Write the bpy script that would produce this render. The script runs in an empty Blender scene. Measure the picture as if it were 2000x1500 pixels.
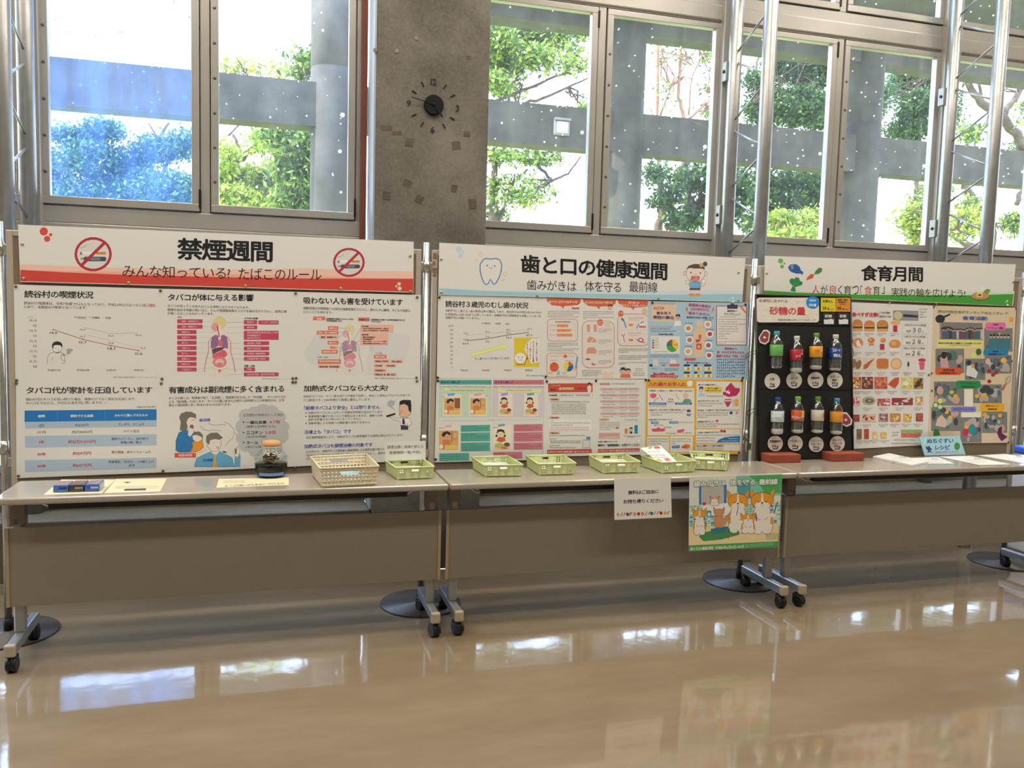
import bpy, bmesh, math, random
import numpy as np
from mathutils import Vector, Matrix
random.seed(7); RS = np.random.RandomState(11)
SC = bpy.context.scene; COL = SC.collection
# ------------------------------------------------------------------ camera
CAM = np.array([1.05948, -3.60705, 1.46041]); YAW, PIT, ROL, FPX = 0.2737421, -0.0821361, 0.0261466, 1638.379
F = np.array([math.sin(YAW)*math.cos(PIT), math.cos(YAW)*math.cos(PIT), math.sin(PIT)])
_r = np.array([math.cos(YAW), -math.sin(YAW), 0.0]); _u = np.cross(_r, F)
R = _r*math.cos(ROL) + _u*math.sin(ROL); U = -_r*math.sin(ROL) + _u*math.cos(ROL)
cd = bpy.data.cameras.new('camera'); cam = bpy.data.objects.new('camera', cd); COL.objects.link(cam)
cd.sensor_width = 36; cd.lens = FPX/2000*36; cd.clip_start = .05; cd.clip_end = 500
M = Matrix(((R[0], U[0], -F[0], CAM[0]), (R[1], U[1], -F[1], CAM[1]), (R[2], U[2], -F[2], CAM[2]), (0, 0, 0, 1)))
cam.matrix_world = M; SC.camera = cam
# ------------------------------------------------------------------ world, sun, exposure
SC.view_settings.view_transform = 'Standard'; SC.view_settings.look = 'None'
SC.view_settings.gamma = 1; SC.view_settings.use_curve_mapping = False; SC.view_settings.exposure = 0.0
W = bpy.data.worlds.new('sky'); SC.world = W; W.use_nodes = True
nt = W.node_tree; nt.nodes.clear()
out = nt.nodes.new('ShaderNodeOutputWorld'); bg = nt.nodes.new('ShaderNodeBackground')
tc = nt.nodes.new('ShaderNodeTexCoord'); sep = nt.nodes.new('ShaderNodeSeparateXYZ'); rmp = nt.nodes.new('ShaderNodeValToRGB')
nt.links.new(tc.outputs['Generated'], sep.inputs[0]); nt.links.new(sep.outputs['Z'], rmp.inputs[0])
rmp.color_ramp.elements[0].position = 0.0; rmp.color_ramp.elements[0].color = (.78, .89, 1, 1)
rmp.color_ramp.elements[1].position = 0.7; rmp.color_ramp.elements[1].color = (.42, .62, 1, 1)
nt.links.new(rmp.outputs[0], bg.inputs[0]); bg.inputs[1].default_value = 8.0; nt.links.new(bg.outputs[0], out.inputs[0])
sl = bpy.data.lights.new('sun', 'SUN'); sun = bpy.data.objects.new('sun', sl); COL.objects.link(sun)
sl.energy = 8.0; sl.angle = .01; sl.color = (1, .93, .78)
_d = Vector((0.88, 0.03, -0.80)).normalized(); sun.rotation_euler = _d.to_track_quat('-Z', 'Y').to_euler()
LAMP_W = 39.0
def lamp(x, y):
    l = bpy.data.lights.new('ceiling_area_light', 'AREA'); l.shape = 'RECTANGLE'; l.size = 1.2; l.size_y = .3
    l.energy = LAMP_W; l.color = (1, .91, .78); o = bpy.data.objects.new('ceiling_area_light', l); COL.objects.link(o)
    o.location = (x, y, 4.86); return o
LAMPS = [(x, y) for y in (-.7, -2.4) for x in (-2.6, -.2, 2.2, 4.6, 7.0)]
LO = [lamp(*p) for p in LAMPS]
for p in [(x, .45) for x in (-1.4, 1.0, 3.4, 5.8)]: lamp(*p).data.energy = 26.0  # extra row added to brighten the floor behind the boards
# ------------------------------------------------------------------ helpers
def s2l(c): return tuple(((v/255)/12.92 if v/255 <= .04045 else ((v/255+.055)/1.055)**2.4) for v in c)
PAPER = s2l((214, 203, 190))
def pc(c):   # seen print colour -> ink colour on white paper
    l = s2l(c); return tuple(min(.9, l[i]/PAPER[i]*.80) for i in range(3))
_m = {}
def mat(name, rgb, rough=.5, metal=0., noise=0., nscale=8., bump=0., bscale=30., spec=.5, coat=0., lin=False, alpha=1.):
    if name in _m: return _m[name]
    m = bpy.data.materials.new(name); m.use_nodes = True; t = m.node_tree; b = t.nodes['Principled BSDF']
    c = rgb if lin else s2l(rgb)
    b.inputs['Base Color'].default_value = (*c, 1); b.inputs['Roughness'].default_value = rough; b.inputs['Metallic'].default_value = metal
    b.inputs['Specular IOR Level'].default_value = spec; b.inputs['Coat Weight'].default_value = coat; b.inputs['Coat Roughness'].default_value = .1
    b.inputs['Alpha'].default_value = alpha
    co = t.nodes.new('ShaderNodeTexCoord')
    if noise:
        n = t.nodes.new('ShaderNodeTexNoise'); n.inputs['Scale'].default_value = nscale; n.inputs['Detail'].default_value = 6
        t.links.new(co.outputs['Object'], n.inputs['Vector'])
        r = t.nodes.new('ShaderNodeMapRange'); r.inputs[1].default_value = .3; r.inputs[2].default_value = .7; r.inputs[3].default_value = 1-noise; r.inputs[4].default_value = 1+noise
        mx = t.nodes.new('ShaderNodeVectorMath'); mx.operation = 'SCALE'; mx.inputs[0].default_value = c
        t.links.new(n.outputs[0], r.inputs[0]); t.links.new(r.outputs[0], mx.inputs['Scale']); t.links.new(mx.outputs[0], b.inputs['Base Color'])
    if bump:
        n = t.nodes.new('ShaderNodeTexNoise'); n.inputs['Scale'].default_value = bscale; n.inputs['Detail'].default_value = 3
        t.links.new(co.outputs['Object'], n.inputs['Vector'])
        bp = t.nodes.new('ShaderNodeBump'); bp.inputs['Strength'].default_value = bump; bp.inputs['Distance'].default_value = .01
        t.links.new(n.outputs[0], bp.inputs['Height']); t.links.new(bp.outputs[0], b.inputs['Normal'])
    _m[name] = m; return m
def vmat(name, rough=.55, bump=0., bscale=6., coat=0., dist=.01):
    m = mat(name, (255, 255, 255), rough, coat=coat, bump=bump, bscale=bscale); t = m.node_tree
    a = t.nodes.new('ShaderNodeVertexColor'); a.layer_name = 'Col'; t.links.new(a.outputs[0], t.nodes['Principled BSDF'].inputs['Base Color']); return m
INK = vmat('printed_ink', .6, .03, 5., .05)
PAPERM = mat('white_paper', (0, 0, 0), .5, bump=.06, bscale=4., coat=.12); PAPERM.node_tree.nodes['Principled BSDF'].inputs['Base Color'].default_value = (.80, .80, .80, 1)
ALU = mat('brushed_aluminium', (196, 192, 186), .34, .75, noise=.05, bump=.03, bscale=60)
ALUF = mat('window_aluminium', (172, 168, 162), .3, .35, noise=.06, nscale=3, bump=.05, bscale=2.5)
STEEL = mat('galvanised_steel', (168, 168, 167), .36, .8, noise=.08, nscale=20)
CHROME = mat('chrome', (215, 215, 215), .12, 1.)
BLACK = mat('black_plastic', (14, 14, 15), .45)
DARK = mat('dark_steel', (40, 37, 35), .4, .5)
def unshift(o):          # world-space geometry under a placed thing keeps its place
    p = o.parent
    if p is not None: o.matrix_parent_inverse = Matrix.LocRotScale(p.location, p.rotation_euler, (1, 1, 1)).inverted()
    return o
def link(me, name, parent=None, m=None):
    o = bpy.data.objects.new(name, me); COL.objects.link(o)
    if m is not None and not me.materials: me.materials.append(m)
    if parent is not None: o.parent = parent
    return o
def tag(o, label=None, cat=None, group=None, kind=None):
    if label: o['label'] = label
    if cat: o['category'] = cat
    if group: o['group'] = group
    if kind: o['kind'] = kind
    return o
def thing(name, label, cat, loc=(0, 0, 0), rz=0., group=None, kind=None):
    o = bpy.data.objects.new(name, None); COL.objects.link(o); o.empty_display_size = .1
    o.location = loc; o.rotation_euler = (0, 0, rz); return tag(o, label, cat, group, kind)
class G:                     # geometry collector
    def __init__(s): s.b = bmesh.new()
    def box(s, x0, x1, y0, y1, z0, z1, bev=0., M=None, seg=2):
        r = bmesh.ops.create_cube(s.b, size=1.); v = r['verts']
        bmesh.ops.scale(s.b, vec=(abs(x1-x0), abs(y1-y0), abs(z1-z0)), verts=v)
        bmesh.ops.translate(s.b, vec=((x0+x1)/2, (y0+y1)/2, (z0+z1)/2), verts=v)
        if bev:
            e = list({e for q in v for e in q.link_edges}); rr = bmesh.ops.bevel(s.b, geom=e, offset=bev, segments=seg, affect='EDGES', profile=.5)
            v = list({q for f in rr['faces'] for q in f.verts} | {q for q in v if q.is_valid})
        if M is not None: bmesh.ops.transform(s.b, matrix=M, verts=v)
        return s
    def tube(s, pts, r, n=10, cap=True, rs=None):
        pts = [Vector(p) for p in pts]; rings = []
        for i, p in enumerate(pts):
            d = (pts[min(i+1, len(pts)-1)]-pts[max(i-1, 0)]).normalized()
            a = d.orthogonal().normalized() if i == 0 else (a-d*a.dot(d)).normalized()
            c = d.cross(a); rr = rs[i] if rs else r
            rings.append([s.b.verts.new(p+(a*math.cos(2*math.pi*k/n)+c*math.sin(2*math.pi*k/n))*rr) for k in range(n)])
        for A, B in zip(rings, rings[1:]):
            for k in range(n): f = s.b.faces.new((A[k], A[(k+1) % n], B[(k+1) % n], B[k])); f.smooth = True
        if cap: s.b.faces.new(rings[0][::-1]); s.b.faces.new(rings[-1])
        return s
    def lathe(s, prof, n=24, c=(0, 0, 0), M=None):
        rings = []
        for r, z in prof:
            rings.append([s.b.verts.new((c[0]+max(r, 1e-5)*math.cos(2*math.pi*k/n), c[1]+max(r, 1e-5)*math.sin(2*math.pi*k/n), c[2]+z)) for k in range(n)])
        for A, B in zip(rings, rings[1:]):
            for k in range(n): f = s.b.faces.new((A[k], A[(k+1) % n], B[(k+1) % n], B[k])); f.smooth = True
        s.b.faces.new(rings[0][::-1]); s.b.faces.new(rings[-1])
        if M is not None: bmesh.ops.transform(s.b, matrix=M, verts=[v for q in rings for v in q])
        return s
    def hexa(s, p):           # 8 corners: bottom 4, top 4
        v = [s.b.verts.new(q) for q in p]
        for f in ((3, 2, 1, 0), (4, 5, 6, 7), (0, 1, 5, 4), (1, 2, 6, 5), (2, 3, 7, 6), (3, 0, 4, 7)): s.b.faces.new([v[i] for i in f])
        return s
    def prism(s, poly, d, M=None):   # outline in xz, depth d along y
        A = [s.b.verts.new((x, 0, z)) for x, z in poly]; B = [s.b.verts.new((x, d, z)) for x, z in poly]
        s.b.faces.new(A); s.b.faces.new(B[::-1]); n = len(A)
        for i in range(n): s.b.faces.new((A[i], B[i], B[(i+1) % n], A[(i+1) % n]))
        if M is not None: bmesh.ops.transform(s.b, matrix=M, verts=A+B)
        return s
    def build(s, name, m, parent=None):
        bmesh.ops.recalc_face_normals(s.b, faces=s.b.faces[:]); me = bpy.data.meshes.new(name); s.b.to_mesh(me); s.b.free()
        return link(me, name, parent, m)
def npmesh(name, V, T, C=None, m=None, parent=None, k=3):
    me = bpy.data.meshes.new(name); V = np.asarray(V, np.float32); T = np.asarray(T, np.int32)
    me.vertices.add(len(V)); me.vertices.foreach_set('co', V.ravel()); me.loops.add(T.size); me.loops.foreach_set('vertex_index', T.ravel())
    me.polygons.add(len(T)); me.polygons.foreach_set('loop_start', np.arange(0, T.size, k, dtype=np.int32)); me.update(calc_edges=True)
    if C is not None:
        a = me.color_attributes.new('Col', 'FLOAT_COLOR', 'POINT'); cc = np.ones((len(V), 4), np.float32); cc[:, :3] = C; a.data.foreach_set('color', cc.ravel())
    return link(me, name, parent, m)
def ray(x, y): return F + R*(x-1000)/FPX - U*(y-750)/FPX
class Plane:                  # a real plane of the room; hit() gives the place on it that a pixel of the photo shows
    def __init__(s, p, n): s.p = np.array(p, float); s.n = np.array(n, float)/np.linalg.norm(n)
    def hit(s, x, y, off=0.):
        d = ray(x, y); return CAM + d*(((s.p+s.n*off-CAM)@s.n)/(d@s.n))
PHI = 0.01255; BB = .0105
def zpl(z): return Plane((0, 0, z), (0, 0, 1))
BOARD = Plane((0, .440, 0), (BB, -1, 0))
TOPZ = zpl(.70); TFRONT = Plane((0, -.004, 0), (math.sin(PHI), -math.cos(PHI), 0))
def onz(x, y, z=0.): return zpl(z).hit(x, y)
# ---------------------------------------------------------------- printed sheets (lettering resolved at the end)
PRINTS = []
class Sheet:
    def __init__(s, name, label, cat, quad, plane, off=.001, group=None, th=.0006, m=None, parent=None, view=None, bend=0., tab=None):
        s.pl = plane; s.off = off; s.x0, s.y0, s.s = view or (0, 0, 1.); s.V = []; s.P = []; s.C = []; s.T = []; s.n = 0
        if quad is not None:
            q = [plane.hit(*s._(p), off) for p in quad]; n = plane.n
            g = G(); g.hexa([p-n*th for p in q]+q)
            s.o = g.build(name, m or PAPERM, parent)
            if parent is None: tag(s.o, label, cat, group)
        else: s.o = parent
        PRINTS.append(s)
    def view(s, x0, y0, k): s.x0, s.y0, s.s = x0, y0, k; return s
    def _(s, p): return (s.x0+p[0]/s.s, s.y0+p[1]/s.s)
    def poly(s, pts, c):
        s.n += 1; o = s.off+.00012+s.n*5e-6; i = len(s.V)
        for p in pts: s.V.append(s.pl.hit(*s._(p), o)); s.C.append(pc(c))
        s.P.append(list(range(i, i+len(pts)))); return s
    def rect(s, x0, y0, x1, y1, c, sk=0.): return s.poly([(x0, y0), (x1, y0+sk), (x1, y1+sk), (x0, y1)], c)
    def rr(s, x0, y0, x1, y1, r, c, sk=0.):
        pts = []
        for cx, cy, a in ((x1-r, y0+r, -90), (x1-r, y1-r, 0), (x0+r, y1-r, 90), (x0+r, y0+r, 180)):
            for k in range(5):
                t = math.radians(a+22.5*k); px = cx+r*math.cos(t); pts.append((px, cy+r*math.sin(t)+sk*(px-x0)/max(1, x1-x0)))
        return s.poly(pts, c)
    def orr(s, x0, y0, x1, y1, r, w, c, fill=(222, 210, 197), sk=0.):
        s.rr(x0, y0, x1, y1, r, c, sk); return s.rr(x0+w, y0+w, x1-w, y1-w, max(.5, r-w), fill, sk)
    def el(s, cx, cy, rx, ry, c, rot=0., n=18, a0=0, a1=360):
        ca, sa = math.cos(math.radians(rot)), math.sin(math.radians(rot)); pts = []
        for k in range(n if a1-a0 == 360 else n+1):
            t = math.radians(a0+(a1-a0)*k/n); x, y = rx*math.cos(t), ry*math.sin(t); pts.append((cx+x*ca-y*sa, cy+x*sa+y*ca))
        if a1-a0 != 360: pts.append((cx, cy))
        return s.poly(pts, c)
    def oel(s, cx, cy, rx, ry, w, c, fill, rot=0.): s.el(cx, cy, rx, ry, c, rot, 22); return s.el(cx, cy, rx-w, ry-w, fill, rot, 22)
    def line(s, pts, w, c):
        L = []; Rr = []
        for i, p in enumerate(pts):
            a = pts[max(i-1, 0)]; b = pts[min(i+1, len(pts)-1)]; dx, dy = b[0]-a[0], b[1]-a[1]; d = math.hypot(dx, dy) or 1
            L.append((p[0]-dy/d*w/2, p[1]+dx/d*w/2)); Rr.append((p[0]+dy/d*w/2, p[1]-dx/d*w/2))
        for i in range(len(pts)-1): s.poly([L[i], L[i+1], Rr[i+1], Rr[i]], c); s.n -= 1
        s.n += 1; return s
    def opoly(s, pts, w, c, fill): s.poly(pts, fill); return s.line(list(pts)+[pts[0]], w, c)
    def t(s, txt, x0, y0, x1, y1, h, c=(35, 30, 40), b=0, v=0):
        s.T.append((txt, s._((x0, y0)), s._((x1, y1)), h/s.s, pc(c), b, v)); return s
    def gk(s, x0, y0, x1, h, c=(90, 80, 75), rows=1, pitch=None, sk=0., last=1.):   # print too small to read: little strokes
        for r in range(rows):
            y = y0+r*(pitch or h*1.5); x = x0; xe = x0+(x1-x0)*(last if r == rows-1 else 1)
            while x < xe:
                w = h*random.uniform(.55, .95); yy = y+sk*(x-x0)/max(1, x1-x0)
                for k in random.sample([0, .33, .66], 2): s.poly([(x, yy+h*k), (x+w, yy+h*k), (x+w, yy+h*(k+.18)), (x, yy+h*(k+.18))], c); s.n -= 1
                q = x+w*random.uniform(.2, .7); s.poly([(q, yy), (q+h*.18, yy), (q+h*.18, yy+h), (q, yy+h)], c); s.n -= 1
                x += h*1.12
        s.n += 1; return s
    def photo(s, x0, y0, x1, y1, cols, n=26, sk=0.):   # small printed photograph: patches of its colours
        s.rect(x0, y0, x1, y1, cols[0], sk)
        for k in range(n):
            c = random.choice(cols[1:]); rx = random.uniform(.06, .16)*(x1-x0); ry = random.uniform(.08, .2)*(y1-y0)
            s.el(random.uniform(x0+rx, x1-rx), random.uniform(y0+ry, y1-ry)+sk*.5, rx, ry, c, random.uniform(0, 180)*0, 7)
        return s
def resolve_prints():
    need = {(ch, 0) for s in PRINTS for s_ in s.T for ch in s_[0] if ch not in ' \u3000'} | {('国', 0)}
    objs = {}
    for ch, b in need:
        cu = bpy.data.curves.new('g', 'FONT'); cu.body = ch; cu.size = 1; cu.resolution_u = 2; cu.fill_mode = 'BOTH'
        o = bpy.data.objects.new('g', cu); COL.objects.link(o); objs[(ch, b)] = o
    dg = bpy.context.evaluated_depsgraph_get(); dg.update(); gl = {}
    for k, o in objs.items():
        e = o.evaluated_get(dg); me = e.to_mesh(); me.calc_loop_triangles()
        V = np.zeros(len(me.vertices)*3, np.float32); me.vertices.foreach_get('co', V); T = np.zeros(len(me.loop_triangles)*3, np.int32); me.loop_triangles.foreach_get('vertices', T)
        gl[k] = (V.reshape(-1, 3)[:, :2].copy(), T.reshape(-1, 3).copy()); e.to_mesh_clear()
    for o in objs.values(): cu = o.data; bpy.data.objects.remove(o); bpy.data.curves.remove(cu)
    g0 = gl[('国', 0)][0]; EM = (g0[:, 0].max()-g0[:, 0].min())*1.13 if len(g0) else 1.
    print('glyph em', EM, 'glyphs', len(gl), 'empty', [k[0] for k in gl if not len(gl[k][0])][:20])
    for s in PRINTS:
        if s.P:
            me = bpy.data.meshes.new('print'); me.from_pydata([tuple(v) for v in s.V], [], s.P)
            a = me.color_attributes.new('Col', 'FLOAT_COLOR', 'POINT')
            a.data.foreach_set('color', np.hstack([np.array(s.C, np.float32), np.ones((len(s.C), 1), np.float32)]).ravel())
            unshift(link(me, 'printed_picture', s.o, INK))['kind'] = 'stuff'
        VV = []; TT = []; CC = []; base = 0
        for txt, a, b2, h, c, bold, vert in s.T:
            lv = []; lt = []; x = 0.; n = 0; y = 0.
            for ch in txt:
                if ch in ' \u3000': x += EM*(.9 if ch == '\u3000' else .35); y -= EM*.5 if vert else 0; continue
                V, T = gl[(ch, 0)]
                if not len(V): continue
                full = ord(ch) >= 0x2E80
                if vert: lv.append(V+np.array([-V[:, 0].mean(), y])); y -= EM
                else:
                    lv.append(V+np.array([x - (0 if full else V[:, 0].min()-.03), 0])); x += EM if full else (V[:, 0].max()-V[:, 0].min()+.09)
                lt.append(T+n); n += len(V)
            if not lv: continue
            V = np.vstack(lv); T = np.vstack(lt); lay = np.zeros(len(V))
            if bold:
                rr_, na = ((.021, 4), (.027, 8), (.036, 8))[bold-1]; n0 = len(V); V = np.vstack([V]+[V+rr_*np.array([math.cos(6.2832*k/na), math.sin(6.2832*k/na)]) for k in range(na)]); T = np.vstack([T+n0*k for k in range(na+1)]); lay = np.repeat(np.arange(na+1), n0)
            mn = V.min(0); mx = V.max(0); uv = (V-mn)/np.maximum(mx-mn, 1e-6)
            hh = h if (mx[1]-mn[1]) > .45 or vert else h*(mx[1]-mn[1])/.8
            d = np.array(b2)-np.array(a); perp = np.array([-d[1], d[0]])/np.linalg.norm(d)
            o = s.off+.00016+(s.n+2)*5e-6
            P0 = s.pl.hit(*a, o); P1 = s.pl.hit(*b2, o); P2 = s.pl.hit(*(np.array(a)+np.array([0, 1.])*hh), o)
            Wd = P0+np.outer(uv[:, 0], P1-P0)+np.outer(1-uv[:, 1], P2-P0)
            Wd = Wd+np.outer(lay*5e-6+(len(VV) % 6)*5e-5, s.pl.n)
            VV.append(Wd); TT.append(T+base); base += len(V); CC.append(np.tile(np.array(c, np.float32), (len(V), 1)))
        if VV: unshift(npmesh('lettering', np.vstack(VV), np.vstack(TT), np.vstack(CC), INK, s.o))['kind'] = 'stuff'
# ================================================================== the room
def floor_mat():
    m = mat('polished_floor', (170, 150, 126), .06, noise=.0, spec=.7, coat=.55); t = m.node_tree; b = t.nodes['Principled BSDF']; co = t.nodes.new('ShaderNodeTexCoord')
    mp = t.nodes.new('ShaderNodeMapping'); mp.inputs['Scale'].default_value = (1, 3, 1); t.links.new(co.outputs['Object'], mp.inputs[0])
    n = t.nodes.new('ShaderNodeTexNoise'); n.inputs['Scale'].default_value = 1.3; n.inputs['Detail'].default_value = 8; n.inputs['Roughness'].default_value = .65; t.links.new(mp.outputs[0], n.inputs[0])
    r = t.nodes.new('ShaderNodeValToRGB'); r.color_ramp.elements[0].position = .3; r.color_ramp.elements[0].color = (*s2l((129, 111, 88)), 1)
    r.color_ramp.elements[1].position = .7; r.color_ramp.elements[1].color = (*s2l((145, 127, 103)), 1); t.links.new(n.outputs[0], r.inputs[0]); t.links.new(r.outputs[0], b.inputs['Base Color'])
    n2 = t.nodes.new('ShaderNodeTexNoise'); n2.inputs['Scale'].default_value = 5; n2.inputs['Detail'].default_value = 2; t.links.new(co.outputs['Object'], n2.inputs[0])
    n3 = t.nodes.new('ShaderNodeTexNoise'); n3.inputs['Scale'].default_value = 45; n3.inputs['Detail'].default_value = 2; t.links.new(co.outputs['Object'], n3.inputs[0])
    ad = t.nodes.new('ShaderNodeMath'); ad.operation = 'MULTIPLY_ADD'; ad.inputs[1].default_value = .06; t.links.new(n3.outputs[0], ad.inputs[0]); t.links.new(n2.outputs[0], ad.inputs[2])
    bp = t.nodes.new('ShaderNodeBump'); bp.inputs['Strength'].default_value = .035; bp.inputs['Distance'].default_value = .02; b.inputs['Coat Roughness'].default_value = .045; t.links.new(bp.outputs[0], b.inputs['Coat Normal']); t.links.new(ad.outputs[0], bp.inputs['Height']); t.links.new(bp.outputs[0], b.inputs['Normal'])
    return m
def concrete(name, lo, hi, sc=2.2):
    m = mat(name, lo, .8); t = m.node_tree; b = t.nodes['Principled BSDF']; co = t.nodes.new('ShaderNodeTexCoord')
    n = t.nodes.new('ShaderNodeTexNoise'); n.inputs['Scale'].default_value = sc; n.inputs['Detail'].default_value = 10; n.inputs['Roughness'].default_value = .62; t.links.new(co.outputs['Object'], n.inputs[0])
    r = t.nodes.new('ShaderNodeValToRGB'); r.color_ramp.elements[0].position = .33; r.color_ramp.elements[0].color = (*s2l(lo), 1); r.color_ramp.elements[1].position = .66; r.color_ramp.elements[1].color = (*s2l(hi), 1)
    n2 = t.nodes.new('ShaderNodeTexNoise'); n2.inputs['Scale'].default_value = 60; n2.inputs['Detail'].default_value = 4; t.links.new(co.outputs['Object'], n2.inputs[0])
    ad = t.nodes.new('ShaderNodeMath'); ad.operation = 'MULTIPLY_ADD'; ad.inputs[1].default_value = .25; ad.inputs[2].default_value = -.12; t.links.new(n2.outputs[0], ad.inputs[0])
    a2 = t.nodes.new('ShaderNodeMath'); t.links.new(n.outputs[0], a2.inputs[0]); t.links.new(ad.outputs[0], a2.inputs[1]); t.links.new(a2.outputs[0], r.inputs[0]); t.links.new(r.outputs[0], b.inputs['Base Color'])
    bp = t.nodes.new('ShaderNodeBump'); bp.inputs['Strength'].default_value = .35; bp.inputs['Distance'].default_value = .004; t.links.new(n2.outputs[0], bp.inputs['Height']); t.links.new(bp.outputs[0], b.inputs['Normal'])
    return m
def struct(g, name, m, parent=None, label=None):
    o = g.build(name, m, parent)
    if parent is None: o['kind'] = 'structure'
    if label: o['label'] = label
    return o
CONC = concrete('pillar_concrete', (78, 74, 67), (121, 115, 106)); CONCK = concrete('kerb_concrete', (80, 74, 60), (102, 95, 78), 3)
PLASTER = mat('wall_plaster', (168, 158, 146), .8, noise=.05); CEILM = mat('ceiling_board', (190, 184, 174), .9)
struct(G().box(-5, 11, -8.5, 1.02, -.1, 0), 'floor', floor_mat())
struct(G().box(-5, 11, -8.5, 1.2, 5.0, 5.1), 'ceiling', CEILM)
struct(G().box(-5.1, -5, -8.5, 1.2, 0, 5.0), 'wall_left', PLASTER); struct(G().box(11, 11.1, -8.5, 1.2, 0, 5.0), 'wall_right', PLASTER)
struct(G().box(-5, 11, -8.6, -8.5, 0, 5.0), 'wall_front', PLASTER)
XC0, XC1, YC = 1.565, 2.183, 1.02
wb = G().box(-5, XC0-.012, 1.02, 1.45, 0, .36, .006).box(-5, XC0-.012, 1.27, 1.45, .36, .46).box(XC1, 11, 1.02, 1.45, 0, .36, .006).box(XC1, 11, 1.27, 1.45, .36, .46)
wb = struct(wb, 'wall_back', CONCK)
struct(G().box(-5, 11, 1.2, 1.5, 4.95, 5.6), 'lintel_beam', CONC, wb)
struct(G().box(-5, XC0-.012, 1.008, 1.02, 0, .05).box(XC1, 11, 1.008, 1.02, 0, .05), 'baseboard_back', mat('baseboard_grey', (150, 140, 126), .5))
pil = struct(G().box(XC0, XC1, YC, 1.345, 0, 5.0, .006), 'wall_pillar', CONC); pil['label'] = 'board-marked grey concrete pillar between the windows carrying the clock'
struct(G().box(XC0+.06, XC1-.06, 1.345, 1.6, 0, 5.0), 'pillar_core', CONC, pil)
# patches left on the pillar by old tape
PPL = Plane((0, YC-.0004, 0), (0, -1, 0)); patch = mat('old_adhesive', (84, 74, 65), .7, noise=.2, nscale=30)
for px, py, w, h, a in ((800, 278, 16, 16, 8), (891, 284, 16, 16, -4), (796, 358, 16, 14, 25), (887, 368, 12, 14, 10), (755, 382, 16, 16, 5), (819, 389, 15, 16, 28), (923, 398, 15, 20, -6), (915, 113, 9, 8, 0), (755, 250, 22, 10, 0), (775, 260, 18, 7, 0), (912, 262, 12, 10, 4)):
    c_, s_ = math.cos(math.radians(a)), math.sin(math.radians(a)); q = [PPL.hit(px+x*c_-y*s_, py+x*s_+y*c_) for x, y in ((-w/2, h/2), (w/2, h/2), (w/2, -h/2), (-w/2, -h/2))]
    G().hexa([p+np.array([0, .0003, 0]) for p in q]+[p-np.array([0, .0006, 0]) for p in q]).build('adhesive_patch', patch, pil)
for px, py in ((733, 98), (775, 100), (813, 75)):
    p = PPL.hit(px, py); G().lathe([(.012, 0), (.012, .001), (.009, .0015)], 14, M=Matrix.Translation(p)@Matrix.Rotation(math.pi/2, 4, 'X')).build('form_tie_plug', concrete('plug_concrete', (108, 100, 88), (140, 130, 116), 8), pil)
struct(G().box(XC0-.012, XC0-.001, 1.03, 1.33, 0.36, 5.0), 'trim_1', mat('side_plate', (176, 182, 190), .35, .3, noise=.06, nscale=3))
struct(G().box(1.512, 1.545, 1.30, 1.34, .46, 5.0), 'trim_2', mat('red_brown_strip', (118, 62, 44), .6, noise=.1))
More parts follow.
